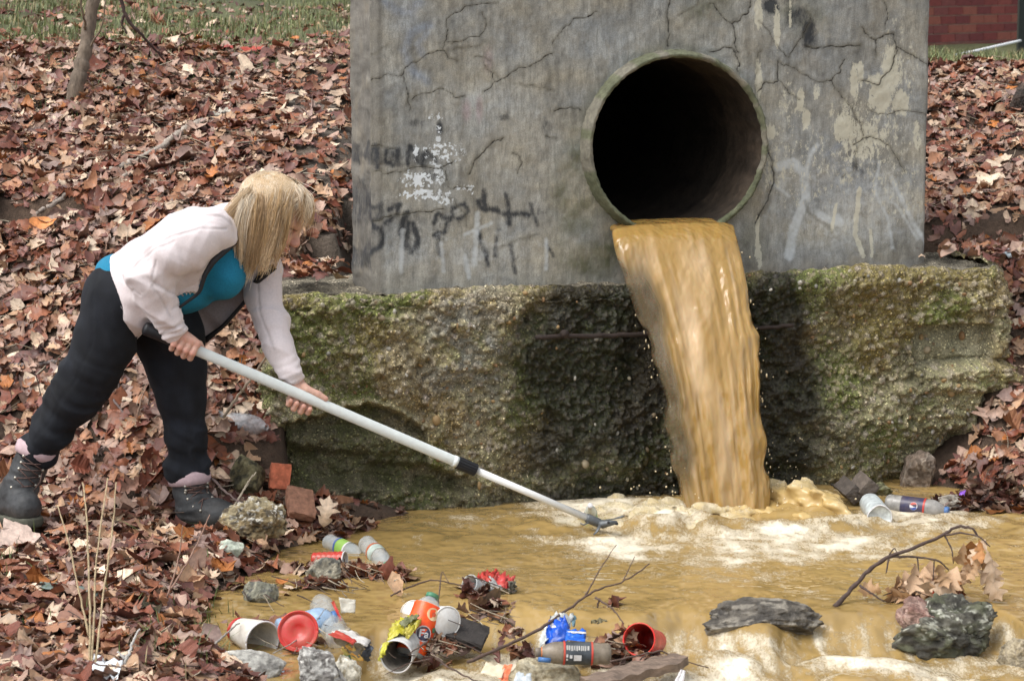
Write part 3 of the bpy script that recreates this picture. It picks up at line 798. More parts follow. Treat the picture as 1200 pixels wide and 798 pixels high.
# pebbles that can be picked out, embedded in the block
def pebbles():
    Vv, Nn, px, py, wet, und, S_, T_ = FINFO
    rnd = random.Random(3)
    bm = bmesh.new(); bmesh.ops.create_icosphere(bm, subdivisions=2, radius=1); me = bpy.data.meshes.new('pebble'); bm.to_mesh(me); bm.free()
    me.polygons.foreach_set('use_smooth', np.ones(len(me.polygons), bool))
    cols = [(.27,.22,.14),(.31,.28,.2),(.22,.13,.06),(.30,.20,.09),(.2,.19,.16),(.38,.36,.31),(.16,.12,.07)]
    mes = []
    for i, c in enumerate(cols):
        m2 = me.copy(); m2.name = 'pebble'; m2.materials.append(mat('pebble_%d' % i, c, rough=.6, nsc=90, nstr=.3)); mes.append(m2)
    ok = (px > 345) & (px < 1160) & (py > 318) & (py < 580) & (und < .3) & (T_ > .03) & (S_ > 0) & (S_ < FL)
    ids = np.argwhere(ok)
    n = 0
    while n < 260:
        i, j = ids[rnd.randrange(len(ids))]
        if wet[i, j] > .5 and rnd.random() < .7: continue
        o = bpy.data.objects.new('pebble', mes[rnd.randrange(len(mes))]); COL.objects.link(o)
        s = rnd.uniform(.004, .0085) * (1.7 if rnd.random() < .08 else 1)
        p = Vv[i, j] + Nn[i, j] * s * .1
        o.parent = footing; o.location = to_local(footing, p)
        o.rotation_euler = (rnd.uniform(0, 6), rnd.uniform(0, 6), rnd.uniform(0, 6)); o.scale = (s * rnd.uniform(1, 1.5), s, s * rnd.uniform(.6, .9))
        n += 1
pebbles()
# rusty reinforcing bars
M_rust = mat('rusty_steel', (.028, .018, .014), rough=.8, nsc=80, nstr=.5, bsc=200, bstr=.5)
def rebar(a, b, r=.008, knob=None):
    m = MB(); p0, p1 = np.array(a), np.array(b)
    pts = [p0 + (p1 - p0) * t + RNG.normal(0, .0015, 3) for t in np.linspace(0, 1, 14)]
    m.tube(to_local(footing, np.array(pts)), r, 10)
    if knob is not None: m.tube(to_local(footing, np.array([knob - FN * .005, knob + FN * .018])), .013, 10)
    m.build('reinforcing_bar', M_rust, footing)
def on_foot(px, py, off=0.):
    o = FO + FN * off; r = ray(px, py); t = ((o - CAM) @ FN) / (r @ FN); return CAM + r * t
rebar(on_foot(628, 395, .03), on_foot(770, 391, .0), .008, on_foot(661, 391, .035))
rebar(on_foot(872, 386, .0), on_foot(930, 381, .012), .007)
# ================================================================== WATER
_wr = [(240,835),(330,800),(400,765),(440,735),(500,722),(545,714),(590,716),(640,722),(700,733),(760,727),(800,716),(840,722),(900,740),(935,724),(990,722),(1050,724),(1100,708),(1150,706),(1185,722),(1215,748),(1300,752)]
_wG = np.array([G(a, b) for a, b in _wr])
LANDX, LANDY = G(842, 600)[:2]
def water_z(x, y):
    yw = np.interp(x, _wG[:, 0], _wG[:, 1]) + .05 * vnoise(x * 4, x * 0, seed=70) + .03 * vnoise(x * 9, x * 0, seed=71) + .012 * vnoise(x * 31, x * 0, seed=72)
    t = (yw - y)
    drop = sstep(-.07, .14 + .06 * vnoise(x * 3, y * 3, seed=69), t)
    z = -.075 * drop - .03 * sstep(.2, .9, t)
    # gentle ripples
    z = z + .0060 * fbm(x * 3.2 + 1.2 * y, y * 6 + x, oct=2, seed=73) * (1 + 2.2 * sstep(.05, .3, t))
    z = z + .0012 * fbm(x * 11 + y * 3, y * 15, oct=2, seed=74)
    z = z + .024 * fbm(x * 7, y * 8, oct=3, seed=75, gain=.45) * sstep(.1, .3, t)
    # flow ribs where it spills
    lip = sstep(-.1, .02, t) * (1 - sstep(.12, .22, t))
    z = z + .007 * fbm(x * 28 + 2 * y, y * 3, oct=3, seed=76) * lip
    # churned area under the jet
    r = np.hypot((x - LANDX) / .62, (y - LANDY + .06) / .34)
    ch = 1 - sstep(.3, 1.15, r)
    bub = np.abs(fbm(x * 9, y * 10, oct=2, seed=77))
    z = z + ch * (.045 * (1 - bub) * (.6 + .6 * vnoise(x * 4, y * 5, seed=78)) + .003 * fbm(x * 34, y * 34, oct=2, seed=79) - .005)
    r2 = np.hypot((x - LANDX - .1) / 1.2, (y - LANDY + .22) / .34)
    z = z + (1 - sstep(.4, 1.1, r2)) * (.013 * fbm(x * 10, y * 11, oct=3, seed=80) + .006)
    # brown boil right of the jet
    b0 = G(930, 600); rb = np.hypot((x - b0[0]) / .19, (y - b0[1]) / .15)
    z = z + .035 * np.clip(1 - rb * rb, 0, 1) ** .6 * (.8 + .3 * vnoise(x * 22, y * 20, seed=81))
    # hump of water over the stones right of the trash
    for (hx, hy, rx, ry, h) in [(815, 752, .28, .12, .045), (660, 735, .25, .08, .02), (1010, 750, .2, .08, .02)]:
        g = G(hx, hy); z = z + h * np.clip(1 - np.hypot((x - g[0]) / rx, (y - g[1]) / ry), 0, 1)
    return z
xs = np.arange(-2.0, 3.4, .0065); ys = np.concatenate([np.arange(4.4, 5.6, .03), np.arange(5.6, 8.75, .0095)])
X, Y = np.meshgrid(xs, ys, indexing='ij')
Z = water_z(X, Y)
tz = terrain(X, Y)
px, py = proj(np.stack([X, Y, Z * 0], -1))
yw = np.interp(X, _wG[:, 0], _wG[:, 1])
t = yw - Y
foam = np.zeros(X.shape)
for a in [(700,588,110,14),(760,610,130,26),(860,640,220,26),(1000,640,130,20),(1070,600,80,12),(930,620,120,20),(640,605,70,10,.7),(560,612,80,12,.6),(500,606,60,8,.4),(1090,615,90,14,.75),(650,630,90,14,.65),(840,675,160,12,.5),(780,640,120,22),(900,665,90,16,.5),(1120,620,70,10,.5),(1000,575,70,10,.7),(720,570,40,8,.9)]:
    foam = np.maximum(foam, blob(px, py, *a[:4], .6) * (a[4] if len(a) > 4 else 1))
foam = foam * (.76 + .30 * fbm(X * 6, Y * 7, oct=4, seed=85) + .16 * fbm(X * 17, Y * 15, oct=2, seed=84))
foam = np.maximum(foam, .30 + .20 * fbm(X * 10, Y * 26, seed=86) - .03)  # pale dashes across the whole pool: surface glints painted in with the foam
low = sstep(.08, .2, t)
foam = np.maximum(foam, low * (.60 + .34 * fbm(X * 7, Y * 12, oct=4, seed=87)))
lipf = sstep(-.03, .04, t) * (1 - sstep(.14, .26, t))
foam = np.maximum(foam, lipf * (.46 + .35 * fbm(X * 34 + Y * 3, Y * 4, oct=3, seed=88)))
foam = np.where((px < 470) & (py < 740), foam * .35, foam)
boil = blob(px, py, 935, 592, 62, 24, .4)
foam = foam * (1 - boil * .75)
base = np.array([.335, .225, .082])
C = np.tile(base, X.shape + (1,)) * (1 + .12 * fbm(X * 1.6, Y * 3, oct=4, seed=89) + .05 * fbm(X * 7, Y * 14, oct=3, seed=90))[..., None]
olive = sstep(-.3, .6, fbm(X * 1.4, Y * 2.4, seed=91)) * (1 - sstep(500, 760, px)) 
C = C * (1 - .35 * olive[..., None]) + np.array([.25, .17, .055]) * .35 * olive[..., None]
C = C * (1 - .3 * boil[..., None]) + np.array([.48, .32, .12]) * .3 * boil[..., None]
wcr = sstep(.3, .9, lipf * (.5 + .6 * fbm(X * 34 + Y * 3, Y * 4, oct=3, seed=88)))
C = C * (1 - .5 * wcr[..., None]) + np.array([.5, .40, .24]) * .5 * wcr[..., None]
foam_glints = foam
f = grid_faces(len(xs), len(ys)); keep = ((tz < Z + .05).ravel()[f].any(1)); f = f[keep]
def water_material(name, base_rough=.05, scale=1.):
    m = bpy.data.materials.new(name); m.use_nodes = True
    N, L = m.node_tree.nodes, m.node_tree.links; b = N['Principled BSDF']
    tc = N.new('ShaderNodeTexCoord')
    def noise(sc, det=6, ro=.6, st=None):
        n = N.new('ShaderNodeTexNoise'); n.inputs['Scale'].default_value = sc; n.inputs['Detail'].default_value = det; n.inputs['Roughness'].default_value = ro
        mp = N.new('ShaderNodeMapping'); mp.inputs['Scale'].default_value = st or (1, 1, 1); L.new(tc.outputs['Object'], mp.inputs[0]); L.new(mp.outputs[0], n.inputs['Vector'])
        return n.outputs['Fac']
    a = N.new('ShaderNodeAttribute'); a.attribute_name = 'foam'
    vc = N.new('ShaderNodeVertexColor'); vc.layer_name = 'Col'
    # lacy threshold for foam and the painted glints
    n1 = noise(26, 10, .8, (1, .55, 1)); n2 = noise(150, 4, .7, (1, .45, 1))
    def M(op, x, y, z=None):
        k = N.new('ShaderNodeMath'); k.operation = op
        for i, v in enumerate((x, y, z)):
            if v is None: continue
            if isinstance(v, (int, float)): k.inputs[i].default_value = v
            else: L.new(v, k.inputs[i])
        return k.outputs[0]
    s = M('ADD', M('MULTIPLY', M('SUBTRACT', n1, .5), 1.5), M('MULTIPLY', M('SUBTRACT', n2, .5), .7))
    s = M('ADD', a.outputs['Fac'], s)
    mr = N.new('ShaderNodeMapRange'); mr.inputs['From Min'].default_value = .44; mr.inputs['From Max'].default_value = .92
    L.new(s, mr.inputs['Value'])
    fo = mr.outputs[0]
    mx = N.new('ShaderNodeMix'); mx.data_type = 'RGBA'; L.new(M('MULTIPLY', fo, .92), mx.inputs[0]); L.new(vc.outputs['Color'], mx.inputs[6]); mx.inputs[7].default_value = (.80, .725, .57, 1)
    L.new(mx.outputs[2], b.inputs['Base Color'])
    r = N.new('ShaderNodeMapRange'); r.inputs['To Min'].default_value = base_rough; r.inputs['To Max'].default_value = .55; L.new(fo, r.inputs['Value']); L.new(r.outputs[0], b.inputs['Roughness'])
    b.inputs['IOR'].default_value = 1.33
    b.inputs['Specular IOR Level'].default_value = .8
    bu = N.new('ShaderNodeBump'); bu.inputs['Strength'].default_value = 1.; bu.inputs['Distance'].default_value = .016
    L.new(M('ADD', M('MULTIPLY', noise(11, 2, .5, (1, .8, 1)), 1.5), M('MULTIPLY', M('MULTIPLY', noise(70, 3, .6), fo), .35)), bu.inputs['Height']); L.new(bu.outputs[0], b.inputs['Normal'])
    return m
M_water = water_material('muddy_water')
stream = mesh_np('muddy_stream', np.stack([X, Y, Z], -1).reshape(-1, 3), f, M_water, col=np.clip(C, .01, 1).reshape(-1, 3), attrs={'foam': foam_glints.ravel()})
tag(stream, kind='structure')

# ---- falling jet from the pipe, one closed body of water
def jet():
    LZ = float(on_wall(790, 263)[2])
    lip_l, lip_r = on_wall(716, 266, PROT + .004), on_wall(866, 266, PROT + .004)
    lip_l[2] = lip_r[2] = LZ
    edge_l = [(0,716),(.08,723),(.2,737),(.35,757),(.5,772),(.65,781),(.8,790),(.95,800),(1.08,806)]
    edge_r = [(0,862),(.08,868),(.2,878),(.35,886),(.5,889),(.65,894),(.8,898),(.95,900),(1.08,902)]
    nt_, ns = 300, 150
    V, C, Fo = [], [], []
    tt = np.linspace(-.30, 1.1, nt_)
    ss = np.linspace(0, 2 * math.pi, ns, endpoint=False)
    H = LZ + .03
    dirh = np.array([.40, -.915, 0]); dirh /= np.linalg.norm(dirh)
    TH = .34
    for t in tt:
        if t < 0:        # inside pipe: flat flowing sheet running back
            back = -t * 3.0
            c = (lip_l + lip_r) / 2 - WN * back; c[2] = LZ + .004 * 0
            hw = .205 * (1 + .0 * back); ax = WU; thick = .02; z = LZ - .005; y_c = c
            c = np.array([c[0], c[1], LZ - .012 + .008 * min(1, back * 12) - .10 * sstep(.10, .30, back)])
        else:
            z = LZ - .012 - H * t ** 1.0
            tau = math.sqrt(t); adv = .33 * tau - .02 * math.exp(-t * 30)
            yc = (lip_l[1] + lip_r[1]) / 2 - adv
            pyy = proj(np.array([0, yc, z]))[1]
            xl = P(np.interp(t, *zip(*edge_l)), pyy, yc)[0]; xr = P(np.interp(t, *zip(*edge_r)), pyy, yc)[0]
            c = np.array([(xl + xr) / 2, yc, z]); hw = (xr - xl) / 2
            blend = max(0, 1 - t / .35)
            ax = np.array([1., 0.02, 0]) * (1 - blend) + WU * blend; ax /= np.linalg.norm(ax)
            thick = .028 + .030 * min(1, t * 2)
            hw = hw / ax[0]
        front = np.array([ax[1], -ax[0], 0])
        # sheet normal tilts from up at the lip to forward lower down
        if t < 0: up = np.array([0, 0, 1.])
        else:
            k = min(1, t / .10); k = k * k * (3 - 2 * k) if t < .10 else 1
            up = np.array([0, 0, 1.]) * (1 - k) * 1. + front * (.05 + .95 * k); up /= np.linalg.norm(up)
        s = ss
        cs, sn = np.cos(s), np.sin(s)
        u = np.sign(cs) * np.abs(cs) ** .75; w = np.sign(sn) * np.abs(sn) ** (.55)
        uu = u * hw
        # ridges running down
        tn = max(t, 0)
        rid = .011 * vnoise(u * 5.5 + tn * .6, np.full(ns, tn * 1.7), seed=101) + .006 * fbm(u * 13 + 1.2 * tn, np.full(ns, tn * 4), oct=2, seed=102) + .006 * fbm(u * 7 + 3 * tn, np.full(ns, tn * 13), oct=2, seed=109)
        rid *= min(1, .12 + tn * 3) if t >= 0 else .10
        fr = w > 0
        edge_wob = (.012 * vnoise(np.full(ns, tn * 14), np.sign(u) * 3, seed=104) + .003 * vnoise(np.full(ns, tn * 31), np.sign(u) * 3, seed=105)) * min(1, tn * 3 if t > 0 else 0)
        pts = c + (uu + np.sign(u) * np.abs(u) ** 4 * edge_wob)[:, None] * ax + (w * thick + np.where(fr, rid, 0))[:, None] * up
        V.append(pts)
        # colour: warm ochre body with milky aerated streaks, grey thin left margin
        n1 = fbm(u * 9 + tn * 1.4, np.full(ns, tn * 2.6), oct=4, seed=111)
        n2 = fbm(u * 17 + tn * 2, np.full(ns, tn * 6), oct=3, seed=112)
        milk = np.clip(.34 + .80 * n1 + .25 * n2, 0, 1) * (sstep(.03, .10, tn - .03 * n2) if t > 0 else 0)
        milk = milk * (1 - .55 * sstep(.55, 1.0, tn)) 
        bc = np.array([.35, .215, .065]); mc = np.array([.54, .38, .21])
        col = bc * (1 - milk[:, None]) + mc * milk[:, None]
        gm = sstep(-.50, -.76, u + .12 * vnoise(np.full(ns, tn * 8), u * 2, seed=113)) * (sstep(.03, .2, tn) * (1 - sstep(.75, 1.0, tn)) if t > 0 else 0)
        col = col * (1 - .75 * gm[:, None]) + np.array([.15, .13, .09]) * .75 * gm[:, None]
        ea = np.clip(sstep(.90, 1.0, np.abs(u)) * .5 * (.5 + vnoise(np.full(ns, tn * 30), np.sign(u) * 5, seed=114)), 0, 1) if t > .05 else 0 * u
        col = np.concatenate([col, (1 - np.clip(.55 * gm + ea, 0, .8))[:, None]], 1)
        C.append(col)
        Fo.append(np.clip(.12 + .22 * n2 + (.30 * milk), 0, .6) * (1 if t > .04 else 0))
    V = np.array(V).reshape(-1, 3); C = np.array(C).reshape(-1, 4); Fo = np.array(Fo).ravel()
    i = np.arange(nt_ - 1)[:, None]; j = np.arange(ns)[None, :]
    j2 = (j + 1) % ns
    f = np.stack([i * ns + j, i * ns + j2, (i + 1) * ns + j2, (i + 1) * ns + j], -1).reshape(-1, 4)
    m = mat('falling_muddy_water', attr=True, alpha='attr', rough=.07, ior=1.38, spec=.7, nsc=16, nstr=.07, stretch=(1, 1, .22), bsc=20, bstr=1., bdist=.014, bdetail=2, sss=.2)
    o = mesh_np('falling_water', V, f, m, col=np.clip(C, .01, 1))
    tag(o, 'sheet of muddy brown water pouring out of the round pipe into the stream', 'falling water')
    o['kind'] = 'thing'
    return V.reshape(nt_, ns, 3)
JET = jet()
# ---- brown boil lump and spray drops (nobody could count)
def splash():
    c0 = G(842, 600)
    f = Field((c0[0] - .62, c0[1] - .3, -.06), (c0[0] + .6, c0[1] + .22, .15), .005)
    rnd = random.Random(8)
    for (pa_, pb_, ra, rb_, ha, hb) in [((866, 600), (890, 592), .03, .05, .0, .03), ((890, 592), (915, 592), .05, .045, .03, .045), ((915, 594), (940, 598), .045, .055, .03, .045), ((940, 598), (975, 604), .058, .050, .04, .03), ((975, 604), (1000, 612), .045, .02, .02, -.01), ((880, 604), (940, 612), .03, .03, 0, 0)]:
        a_, b_ = G(*pa_), G(*pb_); a_[2] = ha; b_[2] = hb; f.cap(a_, b_, ra * .8, rb_ * .8, .03)
    hole = G(962, 617); f.cap(hole + [-.03, -.02, .022], hole + [.035, -.02, .012], .022, .016, .012, None, True)
    for k in range(90):
        px_ = rnd.uniform(700, 880); p = G(px_, rnd.gauss(603, 7)); r = rnd.uniform(.008, .02)
        f.ell((p[0], p[1], rnd.uniform(-.008, .014)), (r * 2.6, r * 1.7, r * .8), .02)
    f.d += (.015 * fbm(f.X * 17 + f.Z * 10, f.Y * 17, f.Z * 24, oct=3, seed=6, gain=.5)).astype(np.float32)
    V, Fq = f.mesh(); V = smooth_np(V, Fq, 1)
    px, py = proj(V)
    br = np.clip(blob(px, py, 935, 595, 72, 30, .5) + .25 * fbm(V[:, 0] * 30, V[:, 1] * 30, V[:, 2] * 30, seed=5), 0, 1)
    C = np.array([.60, .49, .28]) * (1 - br[:, None]) + np.array([.50, .35, .14]) * br[:, None]
    fo = np.clip(.62 - .34 * br, 0, 1)
    o = mesh_np('churning_water', V, Fq, M_water, col=C, attrs={'foam': fo})
    tag(o, kind='stuff')
    # drops
    bm = bmesh.new(); bmesh.ops.create_icosphere(bm, subdivisions=1, radius=1); bm.verts.ensure_lookup_table()
    sv = np.array([v.co for v in bm.verts]); sf = np.array([[v.index for v in q.verts] for q in bm.faces]); bm.free()
    Vs, Fs, n = [], [], 0
    def drop(p, r, st=1.):
        nonlocal n
        Vs.append(sv * np.array([r, r, r * st]) + p); Fs.append(sf + n); n += len(sv)
    for k in range(110):
        a = rnd.gauss(0, 1); c = c0 + np.array([a * .2 + .02, rnd.uniform(-.12, .16), 0])
        h = abs(rnd.gauss(0, .07)) * math.exp(-abs(a) * .4)
        drop(c + np.array([0, 0, h]), rnd.uniform(.0014, .0042))
    for k in range(60):       # along the jet's ragged sides
        i = rnd.randrange(80, 290); side = rnd.choice((0, 75, 75)) if False else rnd.choice([0, 75])
        p = JET[i, side].copy(); p[0] += (-1 if side == 75 else 1) * abs(rnd.gauss(0, .018)); p[1] += rnd.uniform(-.02, .02)
        drop(p, rnd.uniform(.0012, .0035), rnd.uniform(1, 2.5))
    for k in range(26):
        p = on_foot(rnd.uniform(890, 950), rnd.uniform(505, 565), .06); drop(p, rnd.uniform(.0012, .003))
    o = mesh_np('spray_drops', np.concatenate(Vs), np.concatenate(Fs), mat('spray', (.6, .5, .32), rough=.2), smooth=True)
    tag(o, kind='stuff')
splash()
# ================================================================== LEAVES, GRASS, TWIGS
def leaf_template(kind, n=8, seed=0):
    """points (3n,3): left edge, midrib, right edge; unit length along +y"""
    r = np.random.default_rng(seed)
    t = np.linspace(0, 1, n)
    if kind == 'oak':
        w = np.interp(t, [0, .12, .25, .38, .5, .62, .75, .88, 1], [.012, .10, .30, .08, .40, .09, .36, .10, .01])
    elif kind == 'oak2':
        w = np.interp(t, [0, .15, .3, .42, .58, .7, .85, 1], [.012, .12, .26, .16, .34, .2, .22, .02])
    elif kind == 'oval':
        w = .30 * np.sin(np.pi * np.clip(t, .02, 1) ** .9) ** .8 + .006
    elif kind == 'broad':
        w = np.interp(t, [0, .08, .25, .4, .55, .7, .85, 1], [.02, .34, .52, .40, .42, .22, .14, .01])
    sw = np.where(w > .2, .08, -.02)           # lobes swept forward
    wl = w * r.uniform(.85, 1.15, n); wr = w * r.uniform(.85, 1.15, n)
    yl = t + sw * r.uniform(.5, 1.3, n); yr = t + sw * r.uniform(.5, 1.3, n)
    L = np.stack([-wl, yl, 0 * t], -1); Mi = np.stack([0 * t, t, 0 * t], -1); R = np.stack([wr, yr, 0 * t], -1)
    return np.stack([L, Mi, R], 1)             # (n,3,3)
LT = {}
for i, (k, n) in enumerate([('oak', 15), ('oak', 15), ('oak', 15), ('oak2', 13), ('oak2', 13), ('oval', 8), ('oval', 8), ('broad', 12), ('broad', 12)]):
    LT[i] = leaf_template(k, n, i + 1)
def leaf_faces(n):
    i = np.arange(n - 1)
    a = np.stack([i * 3, i * 3 + 1, (i + 1) * 3 + 1, (i + 1) * 3], -1)
    b = np.stack([i * 3 + 1, i * 3 + 2, (i + 1) * 3 + 2, (i + 1) * 3 + 1], -1)
    return np.concatenate([a, b])
PAL = np.array([(.14,.045,.028),(.19,.072,.04),(.25,.125,.075),(.33,.215,.145),(.42,.32,.25),(.30,.20,.165),(.085,.032,.026),(.14,.06,.052),(.34,.13,.04),(.20,.11,.085),(.55,.45,.37),(.30,.21,.18),(.24,.17,.16)])
PAL = PAL * np.array([1.0, .95, .84])
PALP = np.array([.12,.13,.11,.10,.075,.10,.08,.10,.022,.07,.045,.08,.07]); PALP /= PALP.sum()
def curl(base, m, rng, amt=1.):
    """base (n,3,3) -> (m,n*3,3) with random folds"""
    n = base.shape[0]
    V = np.tile(base[None], (m, 1, 1, 1))
    x, y = V[..., 0], V[..., 1]
    fold = rng.normal(.15, .25, (m, 1, 1)) * amt        # V-fold about the midrib
    bend = rng.normal(.15, .4, (m, 1, 1)) * amt
    tw = rng.normal(0, .4, (m, 1, 1)) * amt
    cr = rng.normal(0, .05, (m, n, 3)) * amt
    z = fold * np.abs(x) * 1.6 + bend * (y - .5) ** 2 * 1.4 + tw * x * (y - .5) * 2 + cr * (np.abs(x) + .1) * 2
    xx = x * (1 - .35 * np.clip(np.abs(fold), 0, 1.5))
    V = np.stack([xx, y - .5, z], -1)
    return V.reshape(m, -1, 3)
def rand_rot(m, rng, tilt=.5, up=None):
    az = rng.uniform(0, 2 * math.pi, m); ti = np.abs(rng.normal(0, tilt, m)); ta = rng.uniform(0, 2 * math.pi, m)
    up = np.tile([0, 0, 1.], (m, 1)) if up is None else up
    # tilt normal
    ref = np.tile([1., 0, 0], (m, 1)); e1 = np.cross(up, ref); e1 /= np.linalg.norm(e1, axis=1)[:, None]; e2 = np.cross(up, e1)
    nrm = up * np.cos(ti)[:, None] + (e1 * np.cos(ta)[:, None] + e2 * np.sin(ta)[:, None]) * np.sin(ti)[:, None]
    fl = rng.random(m) < .4; nrm[fl] *= -1
    d = e1 * np.cos(az)[:, None] + e2 * np.sin(az)[:, None]
    d = d - nrm * (d * nrm).sum(1)[:, None]; d /= np.linalg.norm(d, axis=1)[:, None]
    s = np.cross(d, nrm)
    return np.stack([s, d, nrm], -1)            # columns
def tnormal(x, y, e=.04):
    gx = (terrain(x + e, y) - terrain(x - e, y)) / (2 * e); gy = (terrain(x, y + e) - terrain(x, y - e)) / (2 * e)
    n = np.stack([-gx, -gy, np.ones_like(gx)], -1); return n / np.linalg.norm(n, axis=1)[:, None]
M_leaf = mat('dead_leaf', attr=True, rough=.5, nsc=70, nstr=.32, bsc=90, bstr=.4, bdist=.003, rvar=.18)
_nt = M_leaf.node_tree
def leaf_batch(pos, size, rng, up=None, tilt=.5, pal=PALP, amt=1., colmul=1.):
    m = len(pos); kinds = rng.choice(len(LT), m, p=[.14,.14,.14,.1,.1,.13,.11,.07,.07])
    Vs, Fs, Cs, n0 = [], [], [], 0
    for k in LT:
        ids = np.where(kinds == k)[0]
        if not len(ids): continue
        base = LT[k]; n = base.shape[0]
        V = curl(base, len(ids), rng, amt) * size[ids][:, None, None]
        R = rand_rot(len(ids), rng, tilt, None if up is None else up[ids])
        V = np.einsum('mij,mvj->mvi', R, V) + pos[ids][:, None, :]
        f = leaf_faces(n)
        Fs.append((f[None] + (np.arange(len(ids)) * n * 3)[:, None, None]).reshape(-1, 4) + n0); n0 += len(ids) * n * 3
        c = PAL[rng.choice(len(PAL), len(ids), p=pal)] * rng.uniform(.75, 1.3, (len(ids), 1)) * colmul
        c = np.tile(c[:, None, :], (1, n * 3, 1)); c = c.reshape(len(ids), n, 3, 3)
        c[:, :, 1] *= 1.25                       # paler midrib
        Cs.append(c.reshape(-1, 3)); Vs.append(V.reshape(-1, 3))
    return np.concatenate(Vs), np.concatenate(Fs), np.clip(np.concatenate(Cs), .005, 1)
def scatter(n, x0, x1, y0, y1, rng, dens):
    x = rng.uniform(x0, x1, n); y = rng.uniform(y0, y1, n)
    k = rng.random(n) < dens(x, y); return x[k], y[k]
PIER_POLY = [WO + WU * -.0, WO + WU * WL]
def clear(x, y):
    """False inside the wall / footing"""
    q = np.stack([x, y, 0 * x], -1)
    u = (q - FO) @ FU; n = (q - FO) @ FN
    inside = (u > -.05) & (u < FL + .05) & (n > -.50) & (n < .03) & (terrain(x, y) < .755)
    u2 = (q - WO) @ WU; n2 = (q - WO) @ WN
    for bx_, by_ in ((W0[0], W0[1]) for W0 in BOOTS):
        q2 = np.hypot(x - bx_, (y - by_) * .8) < .075; inside = inside | q2
    return ~((x > -.1) & (x < 1.0) & (y > 8.4) & (y < 12)) & ~inside & ~((u2 > -.02) & (u2 < WL + .02) & (n2 > -.4) & (n2 < .1))
rng = np.random.default_rng(11)
BOOTS = [P(a, b, c) for a, b, c in ((228, 600, 7.46), (245, 600, 7.42), (262, 604, 7.38), (235, 612, 7.36), (12, 592, 7.36), (28, 595, 7.26), (36, 600, 7.2))]
def dens_bank(x, y):
    z = terrain(x, y); d = (z > .0).astype(float)
    d *= 1 - .6 * baremud(x, y)
    g = greenness(x, y); d *= (1 - .5 * g)
    d *= clear(x, y)
    return np.where((y < 8.6) & (x > shore_x(y) + .03) & (x < 1.0), 0, d)
Vs, Fs, Cs = [], [], []; n0 = 0
def push(t):
    global n0
    Vs.append(t[0]); Fs.append(t[1] + n0); Cs.append(t[2]); n0 += len(t[0])
for (n, x0, x1, y0, y1) in [(27000, -2.7, -.3, 5.2, 10.6), (6500, -3.6, .1, 9.4, 13.5), (9500, .95, 2.7, 7.7, 10.9), (500, 1.2, 4, 10.9, 13), (700, -.75, 1.6, 8.8, 10.2), (1300, -3.6, -2.7, 5.5, 10)]:
    x, y = scatter(n, x0, x1, y0, y1, rng, dens_bank)
    z = terrain(x, y) + rng.uniform(-.002, .032, len(x)) * (y < 11)
    s = (np.exp(rng.normal(math.log(.056), .34, len(x)))).clip(.022, .12) * np.where(y > 9.2, .92, 1)
    push(leaf_batch(np.stack([x, y, z], -1), s, rng, tnormal(x, y), .34))
# wet darker leaves heaped by the footing's right end, pile beside the stones, top of the footing
def heap(px, py, n, rx, ry, h, wet=1., sz=.08, z0=0., Y=None, tilt=.7):
    c = G(px, py, z0) if Y is None else P(px, py, Y)
    a = rng.normal(0, .45, (n, 2)).clip(-1, 1)
    pos = np.stack([c[0] + a[:, 0] * rx, c[1] + a[:, 1] * ry, c[2] + rng.uniform(.0, 1, n) * h * (1 - .8 * np.clip(np.hypot(a[:, 0], a[:, 1]), 0, 1))], -1)
    push(leaf_batch(pos, rng.normal(sz, sz * .25, n).clip(.02, .14), rng, None, tilt, colmul=wet))
heap(1172, 592, 260, .15, .12, .10, .5, .065); heap(1212, 560, 420, .16, .22, .26, .55, .07); heap(1128, 594, 70, .09, .05, .04, .5, .055); heap(1180, 530, 120, .1, .12, .2, .5, .065, .1)
heap(378, 618, 190, .15, .14, .05, .7, .06); heap(350, 625, 130, .14, .12, .05, .7, .06)
heap(425, 676, 90, .13, .05, .045, .9, .06); heap(470, 680, 26, .05, .03, .04, 1, .055); heap(330, 668, 26, .14, .03, .02, 1, .06); heap(372, 690, 22, .06, .02, .03, 1, .06)
heap(720, 775, 60, .09, .05, .07, .9, .05, -.06); heap(575, 720, 34, .09, .05, .05, .7, .06, -.02); heap(715, 730, 34, .05, .05, .09, .6, .05, -.05)
heap(330, 745, 60, .18, .06, .05, .9, .07, -.03); heap(300, 690, 20, .2, .08, .02, .9, .05); heap(560, 690, 16, .06, .04, .03, .7, .05); heap(1085, 700, 30, .09, .04, .05, 1., .07); heap(760, 788, 26, .1, .03, .05, .8, .05, -.1)
heap(512, 762, 46, .09, .05, .045, .7, .05, -.04); heap(500, 775, 20, .06, .03, .02, .8, .045, -.06); heap(610, 765, 14, .06, .03, .02, .8, .05, -.06); heap(350, 765, 50, .12, .05, .04, .8, .055, -.03); heap(730, 765, 46, .06, .04, .06, .9, .05, -.03); heap(560, 700, 22, .05, .03, .05, .7, .05); heap(400, 672, 60, .12, .04, .035, .9, .055); heap(600, 745, 10, .06, .03, .02, .8, .04)
heap(405, 602, 90, .17, .07, .03, .9, .055); heap(430, 600, 46, .1, .05, .02, 1, .06)
# on the ledges of the footing
for (px, py, n, w) in [(345, 330, 60, .12), (1130, 302, 26, .12), (1165, 300, 30, .08)]:
    c = on_foot(px, py, -.12); c[2] = .745
    pos = np.stack([c[0] + rng.normal(0, w * .6, n), c[1] + rng.uniform(-.02, .3, n), c[2] + rng.uniform(0, .03, n)], -1)
    push(leaf_batch(pos, rng.uniform(.04, .085, n), rng, None, .4))
litter = mesh_np('leaf_litter', np.concatenate(Vs), np.concatenate(Fs), M_leaf, col=np.concatenate(Cs), smooth=False)
tag(litter, kind='stuff')
